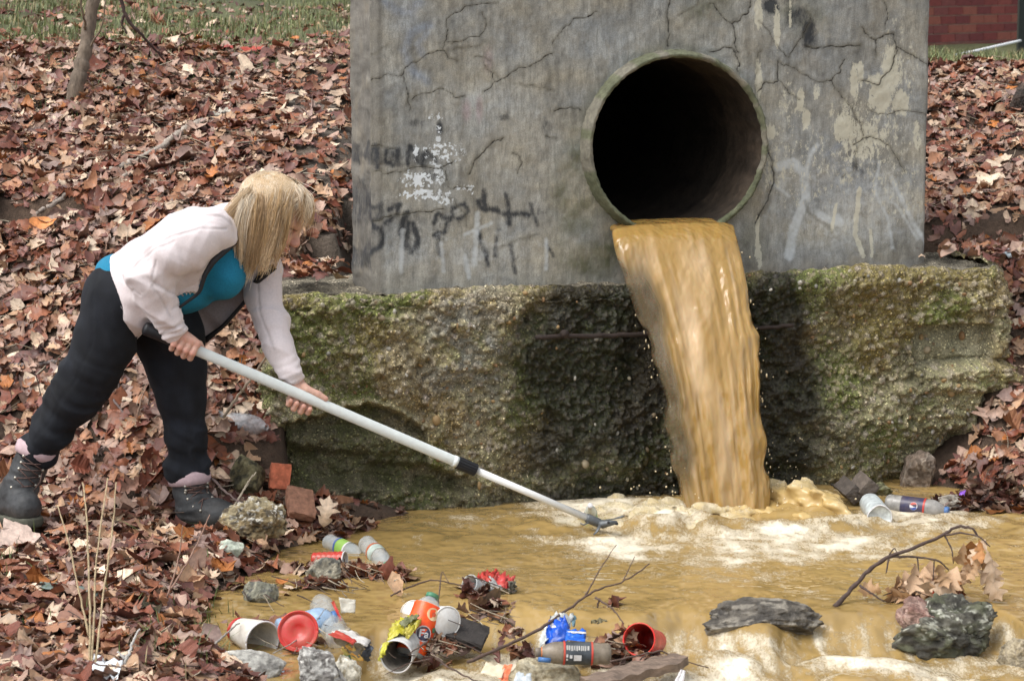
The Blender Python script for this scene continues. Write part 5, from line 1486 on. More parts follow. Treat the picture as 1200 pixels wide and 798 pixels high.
# ---- boots
M_sole = mat('boot_sole', (.075, .075, .055), rough=.85, nsc=60, nstr=.4, bsc=120, bstr=.4)
M_cuff = mat('boot_cuff_lining', (.50, .37, .39), rough=.9, nsc=80, nstr=.12, bsc=200, bstr=.3)
M_lace = mat('boot_lace', (.10, .06, .05), rough=.8, nsc=300, nstr=.5)
M_eye = mat('eyelet_metal', (.45, .42, .36), rough=.35, metal=.8)
def boot(shaft, foot, label=None):
    """shaft: top..ankle points; foot: heel..toe points (centres)"""
    b = empty('boot', (0, 0, 0), parent=person); b.matrix_parent_inverse = Matrix.Identity(4); b.location = to_local(person, foot[0][0])
    bl = lambda V: np.asarray(V) - foot[0][0]
    pts = [p for p, r in shaft + foot]; lo = np.min(pts, 0) - .10; hi = np.max(pts, 0) + .10
    f = Field(lo, hi, .0036)
    f.chain([p for p, r in shaft], [r for p, r in shaft], .012)
    f.chain([p for p, r in foot], [r for p, r in foot], .018)
    f.cap(shaft[-1][0], foot[1][0], shaft[-1][1], foot[1][1], .02); f.cap(shaft[-1][0], foot[0][0], shaft[-1][1], foot[0][1], .02)
    zb = min(foot[0][0][2], foot[-1][0][2])
    top = shaft[0][0]; ta = shaft[0][0] - shaft[1][0]; ta /= np.linalg.norm(ta)
    cut = (f.X - top[0]) * ta[0] + (f.Y - top[1]) * ta[1] + (f.Z - top[2]) * ta[2]
    f.d = np.maximum(f.d, cut)
    # flat underside
    hv = foot[-1][0] - foot[0][0]; hn = np.cross(np.cross(hv, [0, 0, 1.]), hv); hn /= np.linalg.norm(hn)
    if hn[2] < 0: hn = -hn
    o0 = foot[0][0] - hn * (foot[0][1] * .72)
    under = -((f.X - o0[0]) * hn[0] + (f.Y - o0[1]) * hn[1] + (f.Z - o0[2]) * hn[2])
    f.d = np.maximum(f.d, under)
    V, Fq = f.mesh(); V = smooth_np(V, Fq, 1); N = vnormals(V, Fq)
    ank = shaft[-1][0]
    D = .0022 * n3(V, 22, oct=3, seed=4) + .003 * np.exp(-(np.linalg.norm(V - ank, axis=1) / .07) ** 2) * np.sin(V[:, 2] * 190 + 4 * n3(V, 9, seed=8))
    V = V + N * D[:, None]
    c = np.array([.040, .042, .044]) * (1 + .35 * n3(V, 30, oct=3, seed=9))[:, None]
    c = mx(c, (.10, .085, .07), np.clip(sstep(.05, .0, ((V - o0) @ hn)) * .5 + .25 * sstep(.1, .6, n3(V, 12, seed=10)), 0, 1))
    up = mesh_np('boot_upper', bl(V), Fq, M_boot, b, col=np.clip(c, .01, 1))
    # sole
    f = Field(lo, hi, .0045)
    f.chain([p - hn * (foot[0][1] * .72 + .006) for p, r in foot], [r * 1.06 for p, r in foot], .02)
    dd = (f.X - o0[0]) * hn[0] + (f.Y - o0[1]) * hn[1] + (f.Z - o0[2]) * hn[2]
    f.d = np.maximum(f.d, np.abs(dd + .008) - .015)
    V, Fq = f.mesh(); V = smooth_np(V, Fq, 1)
    mesh_np('sole', bl(V), Fq, M_sole, b)
    # cuff lining
    m = MB(); r0 = shaft[0][1]
    fr = frame(top, ta, np.array([1, 0, 0]))
    prof = [(r0 * .93, -.02), (r0 + .006, -.018), (r0 + .010, -.004), (r0 + .009, .012), (r0 + .002, .020), (r0 - .008, .018), (r0 - .012, -.01)]
    m.lathe(prof, 36, None, fr); o = m.build('cuff', M_cuff, b); 
    me = o.data
    co = np.empty(len(me.vertices) * 3); me.vertices.foreach_get('co', co); me.vertices.foreach_set('co', (co.reshape(-1, 3) - foot[0][0]).ravel()); me.update()
    # laces in front of the shaft and instep
    path = [shaft[0][0] - ta * .02] + [p for p, r in shaft[1:]] + [foot[1][0] * .5 + foot[2][0] * .5 if len(foot) > 2 else foot[1][0]]
    rad = [shaft[0][1]] + [r for p, r in shaft[1:]] + [foot[1][1]]
    td = foot[-1][0] - foot[0][0]; td[2] = 0; td /= np.linalg.norm(td)
    fwd = td * .6 + np.array([0, -1., 0]) * .65 ; 
    lm, em = MB(), MB()
    L_, R_ = [], []
    for k in range(7):
        t = k / 6 * (len(path) - 1); i = min(int(t), len(path) - 2); u = t - i
        cpt = path[i] * (1 - u) + path[i + 1] * u; r = rad[i] * (1 - u) + rad[i + 1] * u
        axx = path[i + 1] - path[i]; axx /= np.linalg.norm(axx)
        fw = fwd - axx * (fwd @ axx)
        if k >= 5: fw = fw + np.array([0, 0, .6])
        fw /= np.linalg.norm(fw); sd2 = np.cross(axx, fw)
        for s, Lst in ((-1, L_), (1, R_)):
            d = fw * .80 + sd2 * s * .60; d /= np.linalg.norm(d); Lst.append((cpt + d * (r + .004), cpt + fw * (r + .006)))
    for k in range(6):
        for A_, B_ in ((L_, R_), (R_, L_)):
            a, mid, b_ = A_[k][0], (A_[k][1] + A_[k + 1][1]) / 2, B_[k + 1][0]
            lm.tube(bl(np.array([a, a * .5 + mid * .5 + fwd * .003, mid + fwd * .002, b_ * .5 + mid * .5 + fwd * .003, b_])), .0019, 6)
    lm.tube(bl(np.array([L_[1][0], L_[1][0] + fwd * .02 + [-.01, 0, -.03], L_[2][0] + fwd * .015 + [-.02, 0, -.04]])), .0016, 6)
    for a, _ in L_ + R_:
        em = MB(); em.tube(bl(np.array([a - fwd * .003, a + fwd * .003])), .0048, 8); em.build('eyelet', M_eye, b)
    lm.build('lace', M_lace, b)
    return b
boot([(W(42, 528, -.085), .053), (W(33, 550, -.09), .050), (W(24, 571, -.095), .047)],
     [(W(6, 588, -.03), .046), (W(12, 588, -.07), .048), (W(26, 592, -.13), .046), (W(31, 595, -.17), .045)])
boot([(W(222, 560, .05), .056), (W(224, 577, .045), .051), (W(229, 592, .035), .049)],
     [(W(222, 603, .05), .042), (W(236, 600, .03), .046), (W(254, 602, .005), .043), (W(266, 604, -.01), .040)])
# ---- hair
def hair():
    r = np.random.default_rng(5)
    # under layer
    f = Field(hc - [.2, .15, .23], hc + [.16, .15, .17], .004)
    f.ell(H(-.012, 0, .032), (.094, .080, .082), .012, HM)
    f.chain([H(-.05, 0, .0), W(294, 270), W(303, 290)], [.058, .045, .03], .012, ((0, 1, 0), 1.25))
    face = (f.X - hc[0]) * fdir[0] + (f.Y - hc[1]) * fdir[1] + (f.Z - hc[2]) * fdir[2]
    upc = (f.X - hc[0]) * hup[0] + (f.Y - hc[1]) * hup[1] + (f.Z - hc[2]) * hup[2]
    f.d = np.maximum(f.d, np.minimum(face - .045, 10)) * 1.0
    V, Fq = f.mesh(); V = smooth_np(V, Fq, 1)
    hr = mesh_np('hair', pl(V), Fq, mat('hair_under', (.56, .44, .29), rough=.6, nsc=40, nstr=.4, stretch=(1, 1, .2), bsc=120, bstr=.6), person)
    nl = 260; per = 34; seg = 16
    A, Cc, Rr = [], [], []
    tint = 1.22 * np.array([(.58, .44, .28), (.66, .55, .40), (.46, .32, .18), (.72, .63, .50), (.52, .36, .19), (.36, .24, .13)])
    for L in range(nl):
        side = -1 if L < nl * .78 else 1
        u = r.random()
        kind = 'side'
        if L % 9 == 0: kind = 'fringe'
        if L % 4 == 3: kind = 'back'
        xs, ys = 296 + 48 * u, 214 - 9 * math.sin(u * 2.6) + 4 * u; u0 = u
        if kind == 'side':
            xe = 279 + 43 * u ** .9 + r.normal(0, 5); ye = 300 - 10 * abs(u - .25) + r.normal(0, 8) - 8 * max(0, u - .7)
            dep = r.uniform(.085, .112)
        elif kind == 'fringe':
            u = r.uniform(.75, 1); xs, ys = 335 + 12 * u, 209 + 8 * u; xe = r.uniform(344, 360); ye = r.uniform(240, 262); dep = r.uniform(.0, .085)
        else:
            xs, ys = 296 + 16 * u, 212 + r.uniform(0, 6); xe = r.uniform(256, 287); ye = 262 + 48 * r.random() ** .7; dep = r.uniform(.05, .11)
        bul = r.normal(0, 2.5) + (10 * math.sin(u * 3) if kind == 'side' else 0)
        ph, am = r.uniform(0, 6.3), r.uniform(1.0, 4.2)
        ct = tint[r.choice(6, p=[.28, .2, .17, .12, .15, .08])]
        for k in range(per):
            t = np.linspace(0, 1, seg)
            ox, oy = r.normal(0, 2.2), r.normal(0, 1.5); sp = 1 - .55 * t
            oe = r.normal(0, 8); fly = r.normal(0, 6) if r.random() < .06 else 0
            x = xs + (xe - xs) * (t ** 1.15 if kind != 'fringe' else t ** .9) + ox * sp + bul * np.sin(t * 3.1) * .5 + am * np.sin(t * 4.5 + ph) * t + (r.normal(0, 2.2) + fly) * t ** 2
            if kind == 'back': x = xs + (xe - xs) * (1 - (1 - t) ** 1.6) + ox * sp + am * np.sin(t * 4 + ph) * t - 3 * np.sin(t * 3.1)
            if kind == 'fringe': x = x + 9 * np.sin(t * 3.14 * .9)
            y = ys + (ye + oe - ys) * (t ** .92 if kind != 'back' else t ** 1.05) + oy
            y[0:2] = np.minimum(y[0:2], ys + 4)
            dd = np.sin(np.clip(t * 2.1, 0, 1) * math.pi / 2) * (dep + .01) - .01 + r.normal(0, .004) + .006 * np.sin(t * 5 + ph)
            if kind == 'side': dd = dd - .02 * t ** 2
            q = np.array([W(a, b, side * c_) for a, b, c_ in zip(x, y, dd)])
            # stay outside the skull
            lq = (q - H(-.012, 0, .034)) @ HM / np.array([.102, .088, .090]); n_ = np.linalg.norm(lq, axis=1)
            sc = np.where(n_ < 1.05, 1.05 / np.maximum(n_, .3), 1)
            q = H(-.012, 0, .034) + ((lq * sc[:, None]) * np.array([.102, .088, .090])) @ HM.T
            A.append(q); Rr.append(.00062 * (1 - .5 * t) + .00015)
            c = ct * r.uniform(.8, 1.2) * (1 - .0 * t[:, None]) * (0.85 + .3 * t[:, None])
            Cc.append(np.broadcast_to(c, (seg, 3)))
    A = np.array(A); Rr = np.array(Rr); Cc = np.array(Cc); m = len(A)
    T = np.gradient(A, axis=1); T /= np.linalg.norm(T, axis=2)[..., None] + 1e-9
    v = A - CAM; v /= np.linalg.norm(v, axis=2)[..., None]
    s = np.cross(T, v); s /= np.linalg.norm(s, axis=2)[..., None] + 1e-9; n = np.cross(s, T)
    ring = [A + (s * math.cos(a) + n * math.sin(a)) * Rr[..., None] for a in (0.5, 2.6, 4.7)]
    V = np.stack(ring, 2).reshape(-1, 3)
    i = np.arange(seg - 1)[:, None]; j = np.arange(3)[None]
    f = np.stack([i * 3 + j, i * 3 + (j + 1) % 3, (i + 1) * 3 + (j + 1) % 3, (i + 1) * 3 + j], -1).reshape(-1, 4)
    Fq = (f[None] + (np.arange(m) * seg * 3)[:, None, None]).reshape(-1, 4)
    Mh = mat('blond_hair', attr=True, rough=.38, spec=.6)
    o = mesh_np('hair_strands', pl(V), Fq, Mh, hr, col=np.repeat(Cc.reshape(-1, 3), 3, 0)); tag(o, kind='stuff')
hair()
# ================================================================== POLE
pole = empty('telescopic_pole', tuple(pole_at(400)), 'long white telescopic pole with black grip and grey claw end, held by the woman', 'pole')
po = lambda V: to_local(pole, V)
M_white = mat('white_ribbed_plastic', (.72, .76, .74), rough=.35, nsc=40, nstr=.06, bsc=60, bstr=.1)
M_alu = mat('painted_aluminium', (.74, .75, .73), rough=.3, nsc=30, nstr=.05)
M_black = mat('black_rubber', (.012, .013, .016), rough=.5, nsc=80, nstr=.3, bsc=200, bstr=.3)
M_grey = mat('grey_cast_metal', (.13, .14, .145), rough=.42, metal=.35, nsc=60, nstr=.25, bsc=120, bstr=.3)
def ribbed(a, b, r, n, depth, name, m, steps=2):
    d = b - a; L = np.linalg.norm(d); fr = frame(a, d); V = []
    for k in range(steps):
        for q in range(n * 4):
            an = 2 * math.pi * q / (n * 4); rr = r - depth * (1 if q % 4 in (0,) else 0)
            V.append((rr * math.cos(an), rr * math.sin(an), L * k / (steps - 1)))
    N4 = n * 4
    V = np.array(V) @ fr[:3, :3].T + fr[:3, 3]
    fc = [(k * N4 + q, k * N4 + (q + 1) % N4, (k + 1) * N4 + (q + 1) % N4, (k + 1) * N4 + q) for k in range(steps - 1) for q in range(N4)] + [tuple(range(N4 - 1, -1, -1)), tuple((steps - 1) * N4 + q for q in range(N4))]
    return mesh_np(name, po(V), fc, m, pole, smooth=False)
ribbed(pole_at(228), pole_at(533), PR, 26, .0011, 'outer_tube', M_white)
m = MB(); g0, g1 = pole_at(168), pole_at(229)
m.tube(po(np.array([g0 + (g1 - g0) * t for t in (0, .02, .06, .3, .6, .9, 1)])), [.012, .018, .0205, .019, .0185, .019, .0175], 24); m.build('grip', M_black, pole)
m = MB(); a, b = pole_at(531), pole_at(536); m.tube(po(np.array([a, b])), .0175, 28); m.build('tube_end_ring', M_white, pole)
ribbed(pole_at(536), pole_at(557.5), .0195, 14, .0022, 'locking_collar', M_black)
m = MB(); a, b = pole_at(556), pole_at(690); m.tube(po(np.array([a, b])), .0108, 24); m.build('inner_tube', M_alu, pole)
# claw end
m = MB(); a, b = pole_at(687), pole_at(703)
m.tube(po(np.array([a, a + (b - a) * .1, a + (b - a) * .9, b])), [.0125, .0145, .0142, .012], 18); m.build('socket', M_grey, pole)
e0 = pole_at(702)
m = MB(); e1 = P(712, 613, 7.55); e2 = P(722, 612, 7.53)
m.tube(po(np.array([e0, e0 * .5 + e1 * .5 + [0, 0, -.003], e1, e2])), [.014, .0165, .0135, .007], 18, squash=.8); m.build('claw_body', M_grey, pole)
m = MB(); m.tube(po(np.array([P(710, 609, 7.53), P(719, 608, 7.52), P(729, 605, 7.50), P(733, 603.5, 7.5)])), [.004, .005, .008, .002], 8, squash=.4)
m.tube(po(np.array([P(703, 616, 7.54), P(699, 623, 7.53), P(693, 629, 7.53)])), [.007, .005, .0015], 8, squash=.5)
m.tube(po(np.array([P(690, 612, 7.54), P(684, 615, 7.53), P(680, 613, 7.53)])), [.003, .0022, .002], 8); m.build('claw_jaw', M_grey, pole)
m = MB(); m.tube(po(np.array([P(722, 613.5, 7.52), P(723, 613.5, 7.505)])), .0042, 14); m.tube(po(np.array([P(713, 612, 7.53), P(713, 612, 7.515)])), .0042, 14); m.build('pivot_bolt', M_black, pole)
# ================================================================== BACKGROUND THINGS
def ghit(px, py, lift=0.):
    for Yq in np.arange(4.8, 40, .01 if py > 60 else .05):
        q = P(px, py, Yq)
        if q[2] <= max(float(terrain(q[0], q[1])), 0 if False else -.2) + lift: return q
    return P(px, py, 12)
# brick building, each brick a part
def building():
    o0 = P(1075, 72, 24.0); th = math.radians(50); U = np.array([math.cos(th), math.sin(th), 0]); Nn = np.array([math.sin(th), -math.cos(th), 0])
    zb = o0[2] - .35
    root = empty('brick_building', (o0[0], o0[1], zb), 'red brick building wall beyond the grass, right of the headwall', 'building')
    R3 = np.stack([U, Nn, [0, 0, 1]], -1)
    M = np.eye(4); M[:3, :3] = R3
    m = MB(); m.box((-3.0, -.35, -.1), (5.2, -.006, 3.4), M, (.33, .24, .2))
    m.build('mortar_wall', mat('mortar', (.36, .27, .22), rough=.95, nsc=40, nstr=.25, bsc=90, bstr=.4), root, smooth=False)
    bm_ = []
    for i, c in enumerate([(.20, .045, .04), (.24, .06, .05), (.165, .038, .038), (.27, .085, .06), (.19, .055, .05)]):
        mm = mat('brick_red_%d' % i, c, rough=.9, nsc=45, nstr=.35, bsc=120, bstr=.5)
        b = MB(); b.box((0, -.02, 0), (.262, .004, .076), None); o = b.build('brick', mm, None, smooth=False); bm_.append(o.data); bpy.data.objects.remove(o)
    rnd = random.Random(4)
    n = 0
    for r in range(24):
        for c in range(-1, 14):
            if n >= 290: break
            o = bpy.data.objects.new('brick', bm_[rnd.randrange(5)]); COL.objects.link(o); o.parent = root
            u, z = c * .272 + (r % 2) * .136 - .4, r * .086
            M2 = np.eye(4); M2[:3, :3] = R3; M2[:3, 3] = U * u + np.array([0, 0, z]) + Nn * rnd.uniform(-.001, .002); o.matrix_local = Matrix(M2.tolist()); n += 1
    # upper wall out of frame
building()
M_bark = mat('bark', attr=True, rough=.9, nsc=50, nstr=.45, stretch=(1, 1, .3), bsc=90, bstr=.9, bdist=.006)
M_twig = mat('twig_bark', attr=True, rough=.85, nsc=90, nstr=.4, bsc=200, bstr=.5)
# black post at the right edge with white cord strung from it
pz = P(1197, 70, 16.0); zt = float(terrain(pz[0], pz[1]))
post = empty('black_post', (pz[0], pz[1], zt - .1), 'thin black post standing in the grass before the brick building', 'post')
m = MB(); m.box((-.028, -.028, 0), (.028, .028, 1.3)); m.box((-.034, -.034, 1.3), (.034, .034, 1.33)); m.build('post_shaft', mat('black_paint', (.008, .012, .011), rough=.4, nsc=40, nstr=.4), post, smooth=False)
M_cord = mat('white_cord', (.72, .74, .76), rough=.6, nsc=200, nstr=.2)
def cord(pts, r, label):
    pts = np.array(pts); tt = np.linspace(0, len(pts) - 1, 30); k = np.arange(len(pts))
    q = np.stack([np.interp(tt, k, pts[:, j]) for j in range(3)], -1)
    o0 = q[0].copy(); m = MB(); m.tube(q - o0, r, 6); o = m.build('cord', M_cord); o.location = o0
    tag(o, label, 'cord', 'cords strung behind the headwall')
cord([P(1060, 78, 14.6), P(1092, 70.5, 14.9), P(1140, 61, 15.4), P(1196, 48, 15.95)], .009, 'white cord sloping up to the black post before the brick building')
cord([P(1050, 73, 12.0), P(1092, 75.5, 12.0), P(1130, 77, 12.0), P(1240, 78, 11.9)], .008, 'white cord hanging level, low over the grass right of the headwall')
def limb(m, pts, r0, r1, jit=.004, n=8, steps=None, col=(.2, .15, .11)):
    pts = np.array(pts); steps = steps or max(6, len(pts) * 5)
    tt = np.linspace(0, len(pts) - 1, steps); k = np.arange(len(pts))
    q = np.stack([np.interp(tt, k, pts[:, j]) for j in range(3)], -1)
    if steps > 4: q = smooth1(smooth1(q))
    q += RNG.normal(0, jit, q.shape)
    rr = np.linspace(r0, r1, steps) * RNG.uniform(.85, 1.15, steps)
    m.tube(q, rr, n, col)
def thing_tube(name, label, cat, lines, mt, group=None, col=(.2, .15, .11), n=7, part='stem'):
    """lines: list of (points, r0, r1)"""
    o0 = np.array(lines[0][0][0]); root = empty(name, tuple(o0), label, cat, group)
    for i, (pts, r0, r1) in enumerate(lines):
        m = MB(); limb(m, np.array(pts) - o0, r0, r1, r0 * .25, n, None, col)
        m.build(part if i == 0 else 'side_twig', mt, root)
    return root
# sapling
base = ghit(84, 122, .0); Ys = base[1]
t = empty('sapling', tuple(base), 'slender leafless sapling growing from the leafy bank at upper left', 'tree')
m = MB(); limb(m, np.array([base + [0, 0, -.08], P(88, 105, Ys), P(97, 75, Ys + .05), P(103, 40, Ys + .1), P(110, 0, Ys + .12), P(116, -60, Ys + .2), P(118, -200, Ys + .3)]) - base, .034, .017, .002, 12, 40, (.15, .115, .085)); m.build('trunk', M_bark, t)
for pts, r in [([P(103, 40, Ys + .1), P(96, 15, Ys), P(94, -20, Ys - .05)], .006), ([P(98, 70, Ys + .1), P(120, 30, Ys), P(128, -20, Ys - .05)], .005)]:
    m = MB(); limb(m, np.array(pts) - base, r, r * .4, .002, 6, None, (.22, .17, .12)); m.build('branch', M_bark, t)
b0 = P(136, -40, 9.6)
thing_tube('hanging_twig', 'thin dark bare twig hanging down at the top right of the sapling', 'twig', [([b0, P(141, 0, 9.6), P(149, 24, 9.6), P(165, 40, 9.6), P(180, 56, 9.65), P(192, 70, 9.7)], .008, .004), ([P(146, 18, 9.6), P(142, 28, 9.6), P(149, 40, 9.6)], .006, .003)], M_twig, col=(.06, .035, .03))
# fallen sticks on the left bank (pixels walked down onto the ground)
def gl(pts, lift=.02): return [ghit(a, b, lift) for a, b in pts]
STK = [([(238,142),(218,152),(195,168),(172,182),(150,193),(130,200)], .016, .009, (.34,.29,.24), 'thick pale fallen branch sloping across the leaves up left of the woman'),
 ([(152,205),(135,211),(118,222),(104,232)], .009, .005, (.33,.28,.23), 'short pale branch below the thick fallen branch, upper left bank'),
 ([(78,228),(60,240),(44,250),(34,258)], .011, .006, (.32,.27,.23), 'pale broken stick left of the woman, low end pointing down left'),
 ([(0,428),(30,427),(60,425),(90,424)], .008, .006, (.16,.13,.12), 'grey stick lying level at the left edge behind the thigh'),
 ([(118,520),(150,518),(175,522),(190,528)], .006, .003, (.17,.10,.07), 'thin brown stick lying between the two boots'),
 ([(270,84),(310,85),(345,84),(362,78)], .008, .005, (.24,.2,.16), 'thin straight stick lying on the bank top left of headwall'),
 ([(60,330),(90,322),(110,330)], .007, .003, (.2,.14,.1), 'small brown stick behind the waist of the woman'),
 ([(0,205),(30,202),(60,207)], .006, .004, (.12,.09,.08), 'dark thin stick at the far left edge on upper bank'),
 ([(120,210),(118,240),(112,262)], .004, .002, (.15,.1,.08), 'thin dark stalk crossing the leaves below the pale branch'),
 ([(1110,108),(1140,112),(1160,118)], .009, .005, (.10,.07,.05), 'dark root lying under the turf edge at upper right')]
for pts, r0, r1, c, lb in STK:
    thing_tube('fallen_stick', lb, 'stick', [(gl(pts, r0 + .012), r0, r1)], M_twig, 'sticks lying on the bank', c)
# leaning stalks beside the footing and around the boots
def pp(pts): return [P(a, b, y) for a, b, y in pts]
for lines, c, lb in [
 ([(pp([(262,488,7.72),(280,462,7.75),(300,436,7.78),(322,402,7.8)]), .005, .003), (pp([(283,458,7.75),(278,448,7.7)]), .003, .002)], (.33,.26,.19), 'pale dry stalk leaning up beside the footing behind the forearm'),
 (([(pp([(248,560,7.5),(262,574,7.42),(280,588,7.38),(294,600,7.32)]), .004, .003)]), (.14,.10,.09), 'dark thin stick over the toe of the front boot'),
 (([(pp([(272,596,7.4),(285,575,7.42),(300,553,7.45)]), .0035, .002), (pp([(285,575,7.42),(296,556,7.44)]), .003, .0015)]), (.42,.36,.27), 'forked pale stem leaning beside the dark mossy stone'),
 (([(pp([(132,448,7.9),(134,470,7.85),(146,486,7.82),(170,508,7.8)]), .0045, .003), (pp([(134,470,7.85),(140,452,7.9),(138,440,7.9)]), .003, .0015)]), (.16,.12,.11), 'curved dark twig arching between the legs of the woman'),
 (([(pp([(160,510,7.8),(162,480,7.82),(170,455,7.85)]), .004, .002)]), (.28,.19,.14), 'upright brown stalk between the legs of the woman')]:
    thing_tube('dry_stalk', lb, 'stalk', lines, M_twig, 'dry stalks on the left bank', c)
# tall dry grass stems in the foreground
STEMS = [([(104,800,5.75),(106,740,5.78),(104,660,5.85),(101,600,5.9),(97,566,5.95)], .0032, 'leftmost pale straw stem of the tall foreground stems'),
 ([(106,800,5.72),(110,730,5.76),(112,660,5.82),(126,560,5.95)], .003, 'tall straw stem rising highest in the foreground leaves'),
 ([(104,745,5.8),(92,690,5.85),(82,640,5.9),(68,592,5.95)], .0028, 'pale straw stem leaning left over the foreground leaves'),
 ([(112,775,5.7),(122,690,5.8),(133,610,5.9),(136,565,5.95)], .0026, 'thin brown stem leaning right among foreground straws'),
 ([(195,700,6.4),(206,668,6.45),(212,640,6.5),(214,615,6.5)], .0026, 'reddish thin stem before the front boot'),
 ([(200,690,6.4),(225,650,6.5),(246,603,6.6)], .0030, 'tan stem leaning across in front of the front boot')]
for pts, r, lb in STEMS:
    thing_tube('straw_stem', lb, 'stem', [(pp(pts), r, r * .5)], M_twig, 'tall dry stems in the foreground', (.42, .33, .2) if 'straw' in lb else (.25, .15, .11))
# ================================================================== STONES AND BRICKS
def icos(sub):
    bm = bmesh.new(); bmesh.ops.create_icosphere(bm, subdivisions=sub, radius=1)
    bm.verts.ensure_lookup_table(); v = np.array([q.co for q in bm.verts]); f = np.array([[q.index for q in a.verts] for a in bm.faces]); bm.free(); return v, f
ICO5, ICO4 = icos(6), icos(5)
M_rockc = mat('stone', attr=True, rough=.85, nsc=70, nstr=.4, bsc=110, bstr=.8, bdist=.006)
M_rockw = mat('wet_stone', attr=True, rough=.45, nsc=60, nstr=.4, bsc=90, bstr=.9, bdist=.008)
def rock(c, s, seed, cols, label, rough=.16, cuts=7, wet=False, rot=0., name='stone', group=None, fine=True, cat='stone', spots=None):
    r = np.random.default_rng(seed); v, f = ICO5 if fine else ICO4; v = v.copy()
    for _ in range(cuts):
        n = r.normal(size=3); n /= np.linalg.norm(n); d = r.uniform(.5, .82); k = v @ n
        v = v - np.clip(k - d, 0, 9)[:, None] * n * .92
    dsp = rough * fbm(v[:, 0] * 2 + seed, v[:, 1] * 2, v[:, 2] * 2, oct=4, seed=seed) + rough * .35 * fbm(v[:, 0] * 9, v[:, 1] * 9, v[:, 2] * 9 + seed, oct=4, seed=seed + 3)
    v = v * (1 + dsp)[:, None]
    a, b, m_ = [np.array(q) for q in cols]
    t = sstep(-.4, .5, fbm(v[:, 0] * 2.5, v[:, 1] * 2.5, v[:, 2] * 2.5 + 9, oct=4, seed=seed + 5))[:, None]
    g = sstep(.05, .5, fbm(v[:, 0] * 4, v[:, 1] * 4, v[:, 2] * 4 + 3, oct=4, seed=seed + 7))[:, None]
    C = a * (1 - t) + b * t; C = C * (1 - g) + m_ * g
    if spots is not None:
        w = sstep(.35, .55, fbm(v[:, 0] * 10, v[:, 1] * 10, v[:, 2] * 10, oct=3, seed=seed + 9))[:, None] * sstep(-.2, .4, v[:, 2:3]); C = C * (1 - w) + np.array(spots) * w
    C = C * (1 + .35 * np.clip(dsp / rough, -1, 1))[:, None]
    V = v * np.array(s); cr, sr = math.cos(rot), math.sin(rot)
    V = np.stack([V[:, 0] * cr - V[:, 1] * sr, V[:, 0] * sr + V[:, 1] * cr, V[:, 2]], -1)
    o = mesh_np(name, V, f, M_rockw if wet else M_rockc, col=np.clip(C, .01, 1)); o.location = c
    return tag(o, label, cat, group)
def px2m(px, py, z=0.): 
    q = G(px, py, z); return ((q - CAM) @ FWD) / 2960.
def rk(x0, x1, y0, y1, seed, cols, label, zc=None, ground=False, **kw):
    """stone filling picture box x0..x1, y0..y1, standing on water/ground at y1"""
    cx = (x0 + x1) / 2
    b = ghit(cx, y1 - 4) if ground else G(cx, y1 - 2, kw.pop('z', -.03))
    k = ((b - CAM) @ FWD) / 2960.
    hw, hh = (x1 - x0) / 2 * k, (y1 - y0) / 2 * k
    c = b + np.array([0, hw * .35, hh * .9]); kw.pop('z', None)
    return rock(tuple(c), (hw * 1.12, hw * kw.pop('dep', .8), hh * 1.12), seed, cols, label, **kw)
GREY = [(.16, .15, .13), (.24, .23, .2), (.1, .095, .08)]
MOSSY = [(.045, .042, .033), (.10, .095, .075), (.085, .088, .055)]
rk(833, 956, 709, 757, 21, [(.05, .043, .034), (.115, .10, .078), (.20, .18, .145)], 'long dark grey stone with water flowing round it, right of centre', wet=True, z=-.058, dep=.5, rough=.13, cuts=5)
rk(1052, 1178, 704, 786, 33, MOSSY, 'big dark mossy boulder in the stream at lower right', wet=False, z=-.122, rough=.22, spots=(.34, .34, .28), cuts=6, dep=.7)
rk(1056, 1104, 701, 745, 14, [(.24, .15, .12), (.32, .22, .18), (.18, .1, .08)], 'pinkish brown stone half behind the big mossy boulder', z=-.03)
rk(1172, 1225, 750, 795, 15, [(.24, .2, .13), (.34, .29, .2), (.2, .17, .12)], 'wet tan slab under the flow at the right edge', z=-.12, wet=True)
rk(343, 404, 752, 812, 16, [(.26, .25, .23), (.42, .41, .38), (.14, .13, .12)], 'blotchy light grey rock below the round red lid', z=-.0, rough=.14, spots=(.55, .54, .5), cuts=12)
rk(245, 330, 768, 815, 17, [(.30, .29, .26), (.40, .39, .35), (.22, .21, .19)], 'smooth pale flat boulder at the bottom edge left of rubbish', z=-.05, rough=.07, cuts=3)
rk(392, 425, 768, 812, 18, [(.45, .42, .34), (.60, .57, .48), (.3, .26, .18)], 'small whitish rock awash right of the blotchy grey rock', z=-.02, fine=False, wet=True)
rk(600, 678, 772, 822, 19, [(.38, .33, .22), (.48, .43, .31), (.28, .23, .14)], 'wet tan stone beneath the dark labelled bottle', z=-.13, wet=True, rough=.08)
rk(738, 790, 778, 815, 20, [(.05, .05, .055), (.09, .09, .09), (.03, .03, .03)], 'black wet stone beneath the weathered plank', z=-.12, wet=True, fine=False)
rk(285, 322, 676, 716, 42, [(.13, .13, .10), (.26, .25, .19), (.09, .09, .08)], 'grey greenish stone alone in the left backwater', z=-.02, cuts=12, rough=.1)
rk(361, 402, 657, 692, 23, [(.13, .125, .1), (.27, .25, .19), (.08, .08, .07)], 'grey stone in the water just below the red cup', z=-.02, rough=.12)
rk(250, 284, 630, 664, 24, [(.42, .46, .38), (.52, .55, .46), (.34, .38, .3)], 'pale greenish white stone at the shore edge', ground=True, cuts=12, rough=.06, fine=False)
rk(268, 340, 586, 642, 25, [(.22, .165, .085), (.30, .25, .15), (.07, .055, .035)], 'rough tan rock with white crust beside the boot toe', ground=False, z=.03, rough=.2, cuts=14, spots=(.5, .48, .42))
